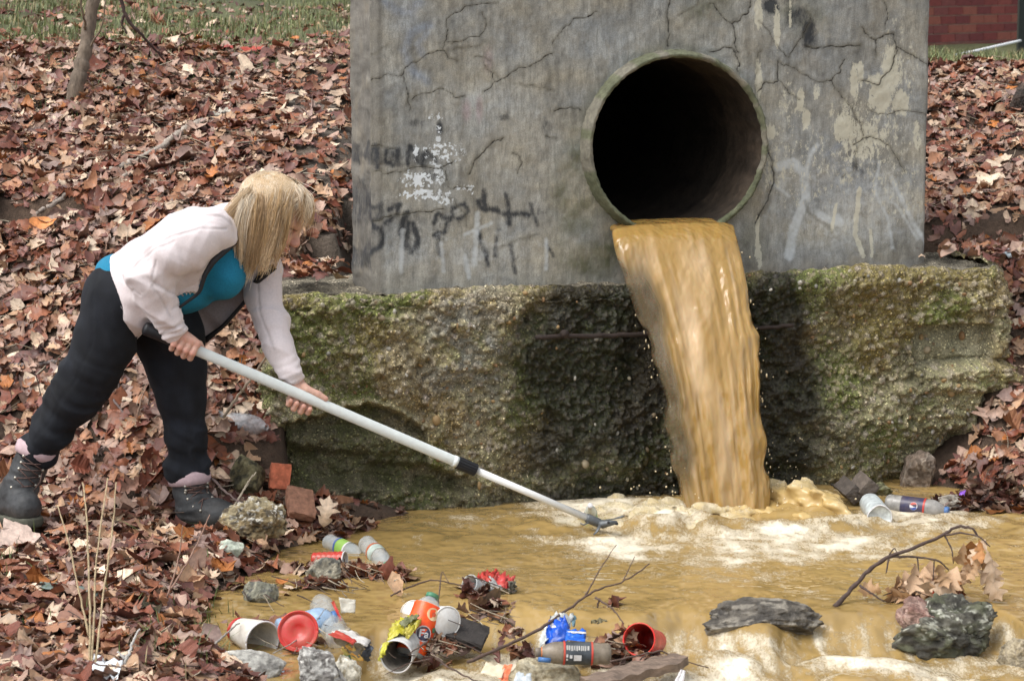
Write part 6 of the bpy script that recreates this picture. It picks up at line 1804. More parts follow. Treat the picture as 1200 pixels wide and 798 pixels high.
rk(270, 318, 538, 588, 26, [(.10, .085, .04), (.17, .15, .08), (.05, .045, .025)], 'dark olive stone left of the upright red brick', ground=True, rough=.1, cuts=10)
rk(1054, 1102, 528, 578, 27, [(.16, .12, .09), (.24, .2, .16), (.1, .075, .055)], 'brown stone wedged under the right end of the footing', z=-.02, rough=.1)
rk(1096, 1128, 578, 601, 28, [(.24, .21, .17), (.36, .33, .28), (.16, .13, .1)], 'small pale stone behind the cap of the dark blue bottle', z=-.01, fine=False)
rk(408, 446, 590, 609, 29, [(.2, .17, .13), (.26, .22, .17), (.15, .12, .09)], 'thin flat brown slab at the water edge under the footing', z=-.02, fine=False, dep=1.)
rk(997, 1020, 577, 594, 30, [(.10, .10, .045), (.2, .19, .1), (.06, .06, .03)], 'small mossy lump below the two stacked paving blocks', z=-.02, fine=False, wet=True)
rk(1018, 1045, 566, 586, 31, [(.12, .12, .05), (.22, .21, .12), (.07, .07, .03)], 'mossy lump between paving blocks and dark blue bottle', z=-.01, fine=False, wet=True)
rk(690, 712, 725, 765, 37, [(.08, .07, .03), (.2, .17, .09), (.04, .035, .02)], 'slimy dark clod topping the heap behind the labelled bottle', z=-.09, wet=True, fine=False, rough=.25)
rk(330, 352, 488, 520, 38, [(.06,.05,.03),(.1,.085,.05),(.05,.045,.02)], 'small dark stone tucked by the left foot of the footing', ground=True, fine=False)
rk(1183, 1216, 104, 140, 39, [(.035, .025, .02), (.07, .05, .04), (.02, .016, .013)], 'dark stump end among leaves at the right edge', ground=True, name='stump', cat='stump')
def brickbit(c, s, eul, col, label, name='brick'):
    bm = bmesh.new(); bmesh.ops.create_cube(bm, size=1); bmesh.ops.subdivide_edges(bm, edges=bm.edges[:], cuts=5, use_grid_fill=True)
    for v in bm.verts:
        p = np.array(v.co); e = (abs(p) > .48).sum(); v.co = Vector(p * (1 - .03 * max(0, e - 1)) + RNG.normal(0, .008, 3) * (1.8 if e > 1 else 1)); v.co.x *= s[0]; v.co.y *= s[1]; v.co.z *= s[2]
    me = bpy.data.meshes.new(name); bm.to_mesh(me); bm.free()
    me.materials.append(mat(name + '_clay', col, rough=.88, nsc=60, nstr=.4, bsc=130, bstr=.7, bdist=.004))
    me.polygons.foreach_set('use_smooth', np.zeros(len(me.polygons), bool))
    o = bpy.data.objects.new(name, me); COL.objects.link(o); o.location = c; o.rotation_euler = eul
    return tag(o, label, 'brick' if name == 'brick' else 'block')
R_ = math.radians
brickbit(tuple(P(328, 558, 7.62)), (.062, .05, .078), (R_(-12), R_(8), R_(10)), (.50, .145, .075), 'broken orange red brick standing upright against the footing')
brickbit(tuple(P(352, 590, 7.55)), (.085, .11, .03), (R_(38), R_(14), R_(20)), (.30, .15, .095), 'flat brown brick piece leaning in leaves under the footing corner')
brickbit(tuple(P(250, 548, 7.8)), (.035, .03, .03), (.3, .4, .5), (.42, .17, .11), 'tiny red brick fragment right of the trouser hem')
bl_ = [((995, 574), (.05, .11, .05), (.15, -.75, .15), (.085, .07, .058), 'lower of two tilted paving blocks beside the footing'), ((1013, 569), (.06, .1, .05), (.15, -.85, .1), (.13, .105, .085), 'upper paving block of the tilted pair beside the footing')]
for (a, b), s, e, c, lb in bl_: brickbit(tuple(P(a, b, 8.0)), s, e, c, lb, 'paving_block')
# ================================================================== LITTER
M_clear = mat('clear_plastic', (.62, .66, .66), rough=.12, alpha=.42, nsc=25, nstr=.25, bsc=30, bstr=.5, bdist=.01)
M_murky = mat('murky_plastic', (.24, .20, .15), rough=.2, alpha=.8, nsc=30, nstr=.4, bsc=40, bstr=.5, bdist=.008)
M_bluish = mat('bluish_plastic', (.36, .52, .72), rough=.15, alpha=.72, nsc=25, nstr=.3, bsc=30, bstr=.6, bdist=.008)
def plain(n, c, **k): 
    kw = dict(rough=.4, nsc=34, nstr=.42, col2=(.22, .155, .075), bsc=60, bstr=.3, bdist=.003)
    if 'nstr' in k and 'col2' not in k: kw['col2'] = None
    kw.update(k); return mat(n, c, **kw)
M_red = plain('red_plastic', (.50, .014, .018), rough=.28); M_paper = plain('cup_paper', (.66, .63, .57), rough=.7); M_foam = plain('white_foam', (.80, .80, .78), rough=.6)
M_gcap = plain('green_cap', (.01, .22, .12)); M_bcap = plain('blue_cap', (.03, .15, .40)); M_white2 = plain('white_print', (.75, .76, .78)); M_navy = plain('navy_label', (.012, .02, .085), rough=.3)
M_dirt = plain('dirty_inside', (.20, .18, .15), rough=.6, nstr=.6, nsc=40)
def arr(fn, M):                    # place local (x,y,z) arrays by M
    return lambda V: V @ M[:3, :3].T + M[:3, 3]
def dentf(seed, amp, s=1.):
    def d(V):
        n = fbm(V[:, 0] * 28 * s, V[:, 1] * 28 * s, V[:, 2] * 20 * s, oct=2, seed=seed)
        k = 1 + amp * n; V = V.copy(); V[:, 0] *= k; V[:, 1] *= 1 + amp * fbm(V[:, 1] * 22 * s + 4, V[:, 2] * 16 * s, oct=2, seed=seed + 1); return V
    return d
BPROF = [(0, .012), (.62, .0), (.86, .01), (1, .045), (1, .12), (.965, .14), (1, .16), (1, .30), (.985, .31), (.985, .62), (1, .63), (1, .70), (.96, .76), (.82, .83), (.60, .89), (.42, .925), (.36, .94), (.36, .965)]
def bottle(name, a, b, r, label, m_body, band=None, cap=None, dent=.05, seed=0, rings=(), group=None, hint=(0, -1, 0), roll=0.):
    a, b = np.array(a), np.array(b); L = np.linalg.norm(b - a); fr = frame(np.zeros(3), b - a, hint)
    root = empty(name, tuple(a), label, 'bottle', group); d = dentf(seed, dent)
    m = MB(); prof = []
    for (q0, z0), (q1, z1) in zip(BPROF[:-1], BPROF[1:]):
        n = max(1, int((z1 - z0) * 40)); prof += [(r * (q0 + (q1 - q0) * k / n), L * (z0 + (z1 - z0) * k / n)) for k in range(n)]
    prof.append((r * .36, L * .965))
    m.lathe(prof, 36, None, fr, d); m.build('bottle_shell', m_body, root)
    def sleeve(nm, z0, z1, mt, off=.0009):
        mm = MB(); mm.lathe([(r * 1.0 + off, L * (z0 + (z1 - z0) * k / 10)) for k in range(11)], 48, None, fr, d); return mm.build(nm, mt, root)
    if band: sleeve('label', band[0], band[1], band[2])
    for z0, z1, mt in rings: sleeve('label_ring', z0, z1, mt, .0016)
    if cap:
        mm = MB(); rc = r * .44
        pr = [(rc * .95, L * .935), (rc, L * .94), (rc, L * .995), (rc * .9, L * 1.0), (0, L * 1.0)]
        mm.lathe(pr, 24, None, fr); mm.build('cap', cap, root)
    return root, fr, L, d
def decal(root, fr, L, r, d, shapes, mt, name, off=.0022):
    """flat shapes [(points (s along axis 0..1*L, angle rad))] wrapped on the bottle"""
    m = MB()
    for pts in shapes:
        V = np.array([((r + off) * math.cos(t), (r + off) * math.sin(t), s * L) for s, t in pts]); V0 = d(V * np.array([r / (r + off), r / (r + off), 1])); nrm = V.copy(); nrm[:, 2] = 0; nrm /= np.linalg.norm(nrm, axis=1)[:, None]
        V0 = V0 + nrm * off; m.add(V0 @ fr[:3, :3].T, [tuple(range(len(pts)))])
    return m.build(name, mt, root, smooth=False)
def cup(name, a, b, r0, r1, label, m_out, m_in, m_rim, dent=.03, seed=0, base=True, cat='cup', ribs=0, group=None, bandm=None):
    """a = base centre, b = mouth centre"""
    a, b = np.array(a), np.array(b); L = np.linalg.norm(b - a); fr = frame(np.zeros(3), b - a, (0, -1, 0))
    root = empty(name, tuple(a), label, cat, group); d = dentf(seed, dent)
    m = MB(); pr = [(0, .004), (r0 * .9, .004), (r0 * .92, 0), (r0, 0)]
    for k in range(1, 25):
        t = k / 24; pr.append((r0 + (r1 - r0) * t + (.0012 * (k % 4 < 2) if ribs else 0), L * t))
    m.lathe(pr, 48, None, fr, d); m.build('cup_wall', m_out, root)
    m = MB(); pr = [(0, .008)] + [((r0 + (r1 - r0) * t) - .0016, .008 + (L - .008) * t) for t in np.linspace(0, 1, 12)]
    m.lathe(pr, 48, None, fr, d); m.build('cup_inside', m_in, root)
    m = MB(); an = np.linspace(0, 2 * math.pi, 49); q = np.stack([np.cos(an) * r1, np.sin(an) * r1, 0 * an + L], -1); q = d(q) @ fr[:3, :3].T
    m.tube(q, .0022, 8); m.build('rim', m_rim, root)
    if bandm:
        mm = MB(); mm.lathe([((r0 + (r1 - r0) * t) + .001, L * t) for t in (bandm[0], (bandm[0] + bandm[1]) / 2, bandm[1])], 48, None, fr, d); mm.build('printed_band', bandm[2], root)
    return root
def mm_(px, r, z=0., py=740): return r * px2m(px, py, z)
BG = 'bottles washed up in the stream'
# left group
r = 10 * px2m(390, 640); bottle('plastic_bottle', G(384, 634, .012), G(424, 652, -.008), r, 'clear crushed bottle with green and blue label above the red cup', M_clear, (.36, .62, plain('lime_label', (.28, .55, .10))), None, .12, 3, [(.33, .38, plain('blue_band', (.04, .12, .4))), (.60, .64, M_white2)], BG)
cup('party_cup', G(367, 655, .008), G(404, 656, .012), 7.5 * px2m(385, 655), 9.8 * px2m(385, 655), 'red plastic cup lying on its side at the left shore', M_red, M_white2, M_white2, .03, 5, ribs=1)
r = 10.5 * px2m(440, 650); bottle('plastic_bottle', G(429, 636, .02), G(454, 664, .004), r, 'clear bottle with green cap among leaves right of the red cup', M_clear, (.42, .62, plain('pale_label', (.42, .5, .45), nstr=.5)), M_gcap, .10, 4, [(.40, .45, plain('orange_band', (.6, .12, .05)))], BG)
ba = P(244, 490, 7.86); bb = P(315, 501, 7.74); bottle('plastic_bottle', ba, bb, 12 * .00262, 'empty clear bottle lying on the leaves behind the woman', mat('clear_plastic_dry', (.80, .84, .88), rough=.07, spec=1., alpha=.40, nsc=60, nstr=.4, bsc=45, bstr=1., bdist=.012), None, None, .10, 6, [(z, z + .012, M_clear) for z in (.2, .27, .34, .41, .48, .55)])
# front group
k = px2m(305, 745, -.03)
cup('paper_cup', G(279, 738, .028), G(308, 756, .012) + [0, 0, .012], 15 * k, 22 * k, 'dirty white paper cup lying open at the left of the rubbish', M_paper, plain('cup_inner', (.58, .56, .5), rough=.65, nstr=.25), M_white2, .05, 7, bandm=(.02, .14, M_red))
# round red lid
c0 = G(350, 762, .0) + np.array([0, .0, .02]); lr = 23 * k
lid = empty('tub_lid', tuple(c0), 'round red plastic lid standing on edge behind the blotchy rock', 'lid')
fr = frame(np.array([0, 0, .03]), (-.12, -.9, .42), (1, 0, 0))
m = MB(); m.lathe([(0, .0), (lr * .3, .0), (lr * .34, .002), (lr * .8, .002), (lr * .86, .0), (lr * .9, .0055), (lr * .97, .007), (lr, .003), (lr, -.008), (lr * .95, -.008)], 56, None, fr, dentf(9, .02)); m.build('lid_disc', M_red, lid)
m = MB(); q = [(math.cos(a_) * lr * .98, math.sin(a_) * lr * .98, .0055) for a_ in np.linspace(0, 2 * math.pi, 60)]; m.tube(np.array(q) @ fr[:3, :3].T + fr[:3, 3], .0024, 8); m.build('lid_rim', plain('red_rim', (.55, .02, .02), rough=.25), lid)
r = 17 * k; rt, fr, L, d = bottle('plastic_bottle', G(326, 742, .0), G(394, 722, .03), r, 'bluish water bottle with blue cap behind the round red lid', M_bluish, (.10, .46, plain('orange_label', (.75, .18, .05))), M_bcap, .05, 8, [(.46, .475, M_white2)], BG)
decal(rt, fr, L, r, d, [[(.16, -.7), (.34, -.7), (.34, .1), (.16, .1)][::-1]], M_white2, 'label_patch')
decal(rt, fr, L, r, d, [[(.62, -.5), (.68, -.5), (.68, .5), (.62, .5)][::-1]], plain('blue_print', (.02, .25, .6)), 'blue_print')
r = 15 * k; bottle('plastic_bottle', G(398, 752, .008), G(372, 700, .0), r, 'upturned clear bottle end between red lid and crushed carton', M_clear, None, None, .12, 9, (), BG)
def sheet(name, corners, label, cat, mats, nu=14, nv=10, amp=.012, seed=0, th=.0012, root_parts=None, freq=16):
    """crumpled sheet between four corner points"""
    A, B, Cc, D = [np.array(q, float) for q in corners]; V = []
    nrm = np.cross(B - A, D - A); nrm /= np.linalg.norm(nrm)
    if nrm @ (CAM - A) < 0: nrm = -nrm
    for i in range(nu):
        for j in range(nv):
            s, t = i / (nu - 1), j / (nv - 1); q = (A * (1 - s) + B * s) * (1 - t) + (D * (1 - s) + Cc * s) * t
            e = 1 - abs(float(vnoise(np.array([s * 5 + seed]), np.array([t * 5]), seed=seed)[0])) * 2
            V.append(q + nrm * (amp * e + amp * .5 * float(vnoise(np.array([s * 13]), np.array([t * 13 + seed]), seed=seed + 1)[0])) + RNG.normal(0, amp * .10, 3))
    V = np.array(V); f = grid_faces(nu, nv)
    return V, f
def foil(name, label, cat, pieces, group=None):
    o0 = np.array(pieces[0][0][0], float); root = empty(name, tuple(o0), label, cat, group)
    for i, (cor, mt, amp, pn) in enumerate(pieces):
        V, f = sheet(name, cor, label, cat, None, seed=i * 3 + len(label), amp=amp)
        o = mesh_np(pn, V - o0, f, mt, root, smooth=False); md = o.modifiers.new('solid', 'SOLIDIFY'); md.thickness = .0015
    return root
Pz = lambda a, b, z: G(a, b, z)
foil('carton', 'crushed flat drink carton with red and white stripes, right of the clear bottle', 'carton', [
 ([Pz(384, 745, .05), Pz(408, 736, .055), Pz(430, 752, .02), Pz(418, 772, -.02)], plain('board_inside', (.36, .31, .23), rough=.7, nstr=.4), .008, 'inner_board'),
 ([Pz(388, 742, .058), Pz(400, 736, .062), Pz(434, 750, .03), Pz(430, 758, .022)], plain('carton_white', (.75, .73, .7), rough=.4), .005, 'white_panel'),
 ([Pz(384, 744, .062), Pz(396, 739, .064), Pz(418, 751, .045), Pz(414, 755, .042)], M_red, .003, 'red_stripe'),
 ([Pz(432, 750, .03), Pz(438, 762, .01), Pz(432, 776, -.03), Pz(424, 768, -.01)], plain('carton_navy', (.06, .07, .09), rough=.5, nstr=.6), .006, 'end_panel')])
foil('snack_packet', 'small orange and yellow printed packet under the crushed carton', 'packet', [([Pz(400, 757, .02), Pz(410, 752, .025), Pz(425, 772, -.02), Pz(405, 776, -.03)], mat('orange_print', (.85, .35, .03), rough=.35, nsc=55, nstr=1.4, col2=(.9, .7, .25), bsc=60, bstr=.3), .006, 'printed_film'),
 ([Pz(402, 768, .0), Pz(410, 766, .0), Pz(412, 776, -.03), Pz(400, 778, -.03)], M_gcap, .004, 'green_corner')])
k2 = px2m(470, 760, -.05)
cup('paper_cup', P(490, 742, 6.42), P(464, 768, 6.24), 15 * k2, 19.5 * k2, 'big paper cup with dark wet mouth facing out, below the orange bottle', plain('cup_outer', (.52, .52, .5), rough=.6, nstr=.3), M_dirt, M_white2, .07, 11)
foil('wrapper', 'crumpled yellow wrapper draped over the big paper cup', 'wrapper', [
 ([P(452, 752, 6.26), P(463, 728, 6.34), P(489, 722, 6.36), P(484, 742, 6.28)], plain('yellow_film', (.50, .46, .03), rough=.3), .012, 'yellow_film'),
 ([P(470, 742, 6.27), P(483, 726, 6.33), P(494, 728, 6.33), P(480, 748, 6.26)], plain('yellow_film2', (.50, .44, .04), rough=.3), .010, 'folded_film'),
 ([P(468, 730, 6.3), P(486, 718, 6.34), P(492, 722, 6.33), P(474, 736, 6.28)], plain('olive_print', (.15, .17, .08), rough=.4), .006, 'printed_edge'),
 ([P(444, 775, 6.2), P(450, 755, 6.24), P(458, 750, 6.25), P(450, 768, 6.2)], plain('yellow_film3', (.62, .6, .06), rough=.3), .006, 'torn_film')])
r = 17.5 * k2; M_orange = mat('orange_soda_label', (.85, .13, .012), rough=.3, nsc=60, nstr=.8, col2=(.75, .03, .01), bsc=50, bstr=.3)
rt, fr, L, d = bottle('soda_bottle', P(480, 770, 6.33), P(507.5, 696, 6.42), r, 'orange soda bottle with green cap leaning up against white cups', M_clear, (.06, .80, M_orange), M_gcap, .035, 12, (), None)
def face_ang(fr):
    v = np.array([0, -1, .22]); q = fr[:3, :3].T @ v; return math.atan2(q[1], q[0])
def disc(s0, a0, rr, L, r, n=22, arc=(0, 2 * math.pi)): 
    return [(s0 + rr * math.cos(t) / L, a0 + rr * math.sin(t) / r) for t in np.linspace(arc[0], arc[1], n, endpoint=arc != (0, 2 * math.pi))]
fa = face_ang(fr)
decal(rt, fr, L, r, d, [disc(.34, fa + .35, .0215, L, r)[::-1]], M_white2, 'logo_ring', .0020)
decal(rt, fr, L, r, d, [disc(.34, fa + .35, .0185, L, r)[::-1]], M_navy, 'logo_disc', .0026)
decal(rt, fr, L, r, d, [disc(.46, fa + 1.0, .007, L, r)[::-1]], M_gcap, 'logo_leaf', .0032)
decal(rt, fr, L, r, d, [disc(.66, fa + .5, .017, L, r)[::-1]], plain('pale_fruit', (.85, .62, .35)), 'fruit_print', .0020)
decal(rt, fr, L, r, d, [disc(.66, fa + .55, .006, L, r)[::-1]], plain('fruit_red', (.75, .08, .03)), 'fruit_core', .0026)
def text_on(root, fr, L, r, d, body, s0, a0, size, mt, off=.0034, flip=1, name='lettering', shear=.0, rotate=0.):
    cu = bpy.data.curves.new(name, 'FONT'); cu.body = body; cu.size = size; cu.align_x = 'CENTER'; cu.align_y = 'CENTER'; cu.offset = size * .02; cu.shear = shear; cu.resolution_u = 3
    to = bpy.data.objects.new('tmp', cu); COL.objects.link(to); dg = bpy.context.evaluated_depsgraph_get(); me = bpy.data.meshes.new_from_object(to.evaluated_get(dg)); bpy.data.objects.remove(to)
    co = np.array([v.co for v in me.vertices]); fcs = [tuple(p.vertices) for p in me.polygons]
    cr_, sr_ = math.cos(rotate), math.sin(rotate); x, y = co[:, 0] * cr_ - co[:, 1] * sr_, co[:, 0] * sr_ + co[:, 1] * cr_
    s = s0 * L + y; t = a0 + x / r
    V = np.stack([r * np.cos(t), r * np.sin(t), s], -1); nrm = np.stack([np.cos(t), np.sin(t), 0 * t], -1); V = d(V) + nrm * off
    return mesh_np(name, V @ fr[:3, :3].T, fcs, mt, root, smooth=False)
text_on(rt, fr, L, r, d, 'Fa', .335, fa + .33, .030, M_white2, .0034, 1, shear=.1, rotate=.25)
cup('foam_cup', P(497, 722, 6.48), P(524, 728, 6.38), 15 * k2 * .95, 15 * k2 * 1.15, 'white foam cup with smooth round base right of the orange bottle', M_foam, M_foam, M_foam, .02, 13)
m = MB(); fr2 = frame(np.zeros(3), P(524, 728, 6.38) - P(497, 722, 6.48)); m.lathe([(0, .0), (15 * k2 * 1.0, 0), (15 * k2 * 1.12, -.004)], 40); o = m.build('foam_disc', M_foam); o.matrix_world = Matrix(frame(P(524.5, 728, 6.378), P(524, 728, 6.38) - P(497, 722, 6.48)).tolist()); o.parent = bpy.data.objects['foam_cup']; o.matrix_parent_inverse = Matrix.Translation(bpy.data.objects['foam_cup'].location).inverted()
cup('foam_cup', P(489, 726, 6.58), P(482, 714, 6.62), 10 * k2, 13 * k2, 'white foam cup mostly hidden behind the orange bottle', M_foam, M_foam, M_foam, .03, 14)
# dark wooden block
brickbit(tuple(P(547, 742, 6.42)), (.105, .115, .022), (R_(12), R_(16), R_(-6)), (.035, .03, .027), 'dark wet wooden board tilted right of the foam cup', 'wooden_board')
# crushed can and clear cup
foil('drink_can', 'crushed red drink can standing out of the water, left of centre', 'can', [
 ([P(559, 678, 6.820), P(568, 671, 6.870), P(582, 672, 6.870), P(574, 684, 6.800)], M_red, .014, 'dented_side'),
 ([P(578, 684, 6.800), P(580, 672, 6.870), P(602, 680, 6.850), P(594, 692, 6.790)], plain('can_red', (.55, .03, .04), rough=.3), .016, 'torn_side'),
 ([P(594, 681, 6.800), P(603, 681, 6.820), P(604, 695, 6.800), P(595, 696, 6.790)], plain('can_inside', (.12, .11, .08), rough=.4, nstr=.8), .008, 'open_end'),
 ([P(566, 685, 6.810), P(574, 676, 6.830), P(590, 690, 6.790), P(578, 697, 6.770)], plain('can_grey', (.30, .30, .29), rough=.35, nstr=.6), .012, 'bare_metal')])
cup('clear_cup', P(563, 690, 6.800), P(550, 684, 6.770), 9 * px2m(555, 685), 11.5 * px2m(555, 685), 'clear plastic cup bottom lying against the crushed red can', M_clear, M_clear, M_clear, .1, 15)
# blue packet and the dark labelled bottle
foil('foil_packet', 'torn bright blue foil packet lying behind the dark labelled bottle', 'packet', [
 ([P(638, 758, 6.33), P(644, 728, 6.42), P(664, 724, 6.42), P(668, 748, 6.34)], mat('blue_foil', (.01, .085, .50), rough=.25, nsc=14, nstr=.6, bsc=40, bstr=.5), .012, 'front_film'),
 ([P(662, 752, 6.32), P(664, 738, 6.36), P(687, 738, 6.36), P(685, 754, 6.32)], mat('blue_foil2', (.015, .12, .55), rough=.25, nsc=14, nstr=.5, bsc=40, bstr=.5), .006, 'side_film'),
 ([P(664, 741.5, 6.345), P(664, 739.5, 6.35), P(687, 740.5, 6.345), P(687, 742.5, 6.34)], M_white2, .001, 'white_stripe'),
 ([P(641, 730, 6.40), P(645, 727, 6.41), P(652, 735, 6.385), P(650, 738, 6.38)], M_white2, .001, 'white_stripe'),
 ([P(642, 728, 6.43), P(652, 721, 6.46), P(672, 724, 6.46), P(666, 736, 6.40)], plain('silver_film', (.50, .52, .5), rough=.25, nstr=.4), .014, 'silver_inside'),
 ([P(633, 760, 6.34), P(636, 742, 6.4), P(643, 732, 6.41), P(642, 752, 6.34)], plain('silver_film2', (.55, .57, .55), rough=.3, nstr=.3), .006, 'silver_edge'),
 ([P(668, 724, 6.46), P(671, 721, 6.47), P(676, 723, 6.46), P(672, 735, 6.42)], plain('teal_film', (.10, .25, .33), rough=.3), .004, 'film_flap')])
heap_leaf = None
k3 = px2m(670, 765, -.06)
r = 12.8 * k3; rt, fr, L, d = bottle('soda_bottle', P(716, 766, 6.20), P(627, 764, 6.19), r, 'grimy soda bottle with dark label and red bands, cap to the left', M_murky, (.26, .62, plain('charcoal_label', (.055, .065, .075), rough=.4, nstr=.5)), plain('cap_grey', (.16, .14, .12)), .03, 16, [(.245, .27, plain('red_band', (.6, .04, .03))), (.61, .635, plain('red_band2', (.6, .04, .03)))], None)
fa = face_ang(fr)
def rect(s0, s1, a0, a1): return [(s0, a0), (s1, a0), (s1, a1), (s0, a1)]
sg = 1
decal(rt, fr, L, r, d, [rect(.40, .50, fa - .10, fa - .62), rect(.52, .555, fa - .10, fa - .4), rect(.575, .60, fa - .05, fa - .3), rect(.575, .60, fa - .42, fa - .6)], M_white2, 'barcode_patch')
rnd = random.Random(2); bars = []
s = .30
while s < .59:
    w = rnd.uniform(.006, .018); bars.append(rect(s, s + w, fa + .22 + rnd.uniform(0, .1), fa + .72)); s += w + rnd.uniform(.008, .016)
decal(rt, fr, L, r, d, bars, plain('worn_print', (.5, .5, .48)), 'worn_print')
m = MB(); m.lathe([(r * .50, L * .895), (r * .50, L * .925)], 24, None, fr); m.build('neck_ring', plain('orange_ring', (.75, .2, .05)), rt)
m = MB(); m.lathe([(0, -.006), (r * .55, -.006), (r * .6, 0), (r * .55, .006), (0, .006)], 20, None, frame(np.array(P(638, 773, 6.16)) - np.array(rt.location), (.1, .3, 1))); o = m.build('bottle_cap', M_bcap); o.location = rt.location; tag(o, 'small loose dark blue bottle cap under the neck of the labelled bottle', 'cap')
# red cup right
k4 = px2m(750, 750, -.05)
cup('party_cup', P(768, 752, 6.42), P(749, 749, 6.27), 13 * k4, 18 * k4, 'red plastic cup stuck upright in leaves beside the weathered plank', plain('cup_red_worn', (.50, .05, .05), rough=.4, nstr=.4), M_red, plain('rim_red', (.7, .02, .02), rough=.25), .05, 18)
# plank
pa, pb = P(690, 802, 6.04), P(800, 772, 6.18)
m = MB(); ln = pb - pa; L = np.linalg.norm(ln); fr = frame(np.zeros(3), ln, (0, 0, 1)); V = []
nL = 30
for i in range(nL):
    t = i / (nL - 1); wd = .040 * (1 - .35 * sstep(.75, 1, t)) * (1 + .06 * math.sin(t * 17)); h_ = .011
    for (a_, b_) in ((h_, -wd), (h_ * 1.1, -wd * .3), (h_, wd * .4), (h_ * .9, wd), (-h_, wd), (-h_, -wd)):
        V.append((a_ + .003 * math.sin(t * 31 + b_ * 90), b_ + .004 * math.sin(t * 9), t * L))
V = np.array(V); n6 = 6
f = [(i * n6 + j, i * n6 + (j + 1) % n6, (i + 1) * n6 + (j + 1) % n6, (i + 1) * n6 + j) for i in range(nL - 1) for j in range(n6)] + [tuple(range(5, -1, -1)), tuple((nL - 1) * n6 + j for j in range(6))]
o = mesh_np('plank', V @ fr[:3, :3].T, f, mat('weathered_wood', (.16, .115, .085), rough=.7, nsc=60, nstr=.5, stretch=(.3, 1, 1), bsc=80, bstr=.8, bdist=.005), smooth=False); o.location = pa; tag(o, 'weathered brown wooden plank lying in the stream at bottom centre', 'plank')
def small_sheet(name, label, cat, cor, mt, amp=.006, th=.001):
    V, f = sheet(name, cor, '', '', None, 12, 8, amp, len(label)); o0 = V[0].copy()
    o = mesh_np(name, V - o0, f, mt, smooth=False); o.location = o0; md = o.modifiers.new('solid', 'SOLIDIFY'); md.thickness = .0014; tag(o, label, cat); return o
small_sheet('paper_scrap', 'white red and blue paper scrap poking up at bottom edge', 'paper', [P(789, 800, 6.0), P(798, 784, 6.02), P(803, 786, 6.02), P(801, 802, 6.0)], plain('scrap_white', (.72, .7, .72)), .003)
bpy.data.objects['paper_scrap'].name = 'paper_scrap'
small_sheet('product_label', 'cream and red peeled label awash below the long twig', 'label', [P(563, 790, 6.06), P(569, 777, 6.1), P(593, 780, 6.1), P(588, 795, 6.05)], plain('cream_label', (.75, .68, .5)), .004)
small_sheet('plastic_scrap', 'orange red plastic scrap beside the peeled cream label', 'scrap', [P(584, 796, 6.05), P(590, 780, 6.1), P(601, 779, 6.1), P(594, 800, 6.04)], plain('orange_scrap', (.70, .18, .08), nstr=.4), .006)
small_sheet('plastic_bag', 'pale bluish clear plastic piece at the bottom left of tan stone', 'plastic', [P(600, 802, 6.0), P(606, 788, 6.05), P(622, 792, 6.05), P(624, 804, 6.0)], mat('bag_film', (.6, .65, .68), rough=.2, alpha=.75, nsc=30, nstr=.2), .008)
q = [ghit(a, b, .03) for a, b in ((104, 790), (110, 772), (144, 776), (139, 797))]; small_sheet('paper_scrap', 'white crumpled paper among leaves at the bottom left', 'paper', q, plain('white_scrap', (.82, .86, .88), nstr=.05), .010)
q = [ghit(a, b, .035) for a, b in ((44, 688), (48, 681), (118, 692), (112, 700))]; small_sheet('slate_strip', 'grey green flat strip lying in leaves at the far left', 'strip', q, plain('slate', (.13, .17, .15), rough=.6, nstr=.5), .004)
q = [ghit(a, b, .035) for a, b in ((164, 716), (166, 705), (189, 706), (186, 719))]; small_sheet('plastic_scrap', 'crumpled black plastic in the leaves above the weeds', 'scrap', q, plain('black_film', (.012, .02, .016), rough=.3), .012)
small_sheet('plastic_scrap', 'milky translucent plastic flap in the flow right of blue cap', 'scrap', [P(400, 718, 6.5), P(397, 700, 6.52), P(417, 703, 6.52), P(416, 718, 6.5)], mat('milky_film', (.6, .58, .5), rough=.3, alpha=.7, nsc=30, nstr=.2), .004)
small_sheet('plastic_scrap', 'bright red straw like plastic strip behind the blue cap', 'scrap', [P(389, 706, 6.49), P(391, 704, 6.49), P(402, 727, 6.42), P(399, 728, 6.42)], M_red, .002)
small_sheet('plastic_scrap', 'bright orange plastic scrap caught under the oak leaf branch', 'scrap', [P(1080, 694, 6.72), P(1083, 686, 6.75), P(1097, 690, 6.75), P(1094, 699, 6.71)], plain('orange2', (.9, .10, .02), rough=.3), .006)
small_sheet('plastic_scrap', 'tiny violet foil scrap in the wet leaves at the right shore', 'scrap', [P(1124, 580, 7.75), P(1126, 575, 7.78), P(1132, 575, 7.78), P(1130, 580, 7.75)], plain('violet', (.25, .08, .6), rough=.25), .003)
small_sheet('plastic_scrap', 'pale blue scrap lying on the leaves far right of headwall', 'scrap', [P(1158, 297, 8.75), P(1162, 291, 8.8), P(1190, 294, 8.8), P(1186, 301, 8.75)], plain('pale_blue', (.5, .6, .66), rough=.4), .008)
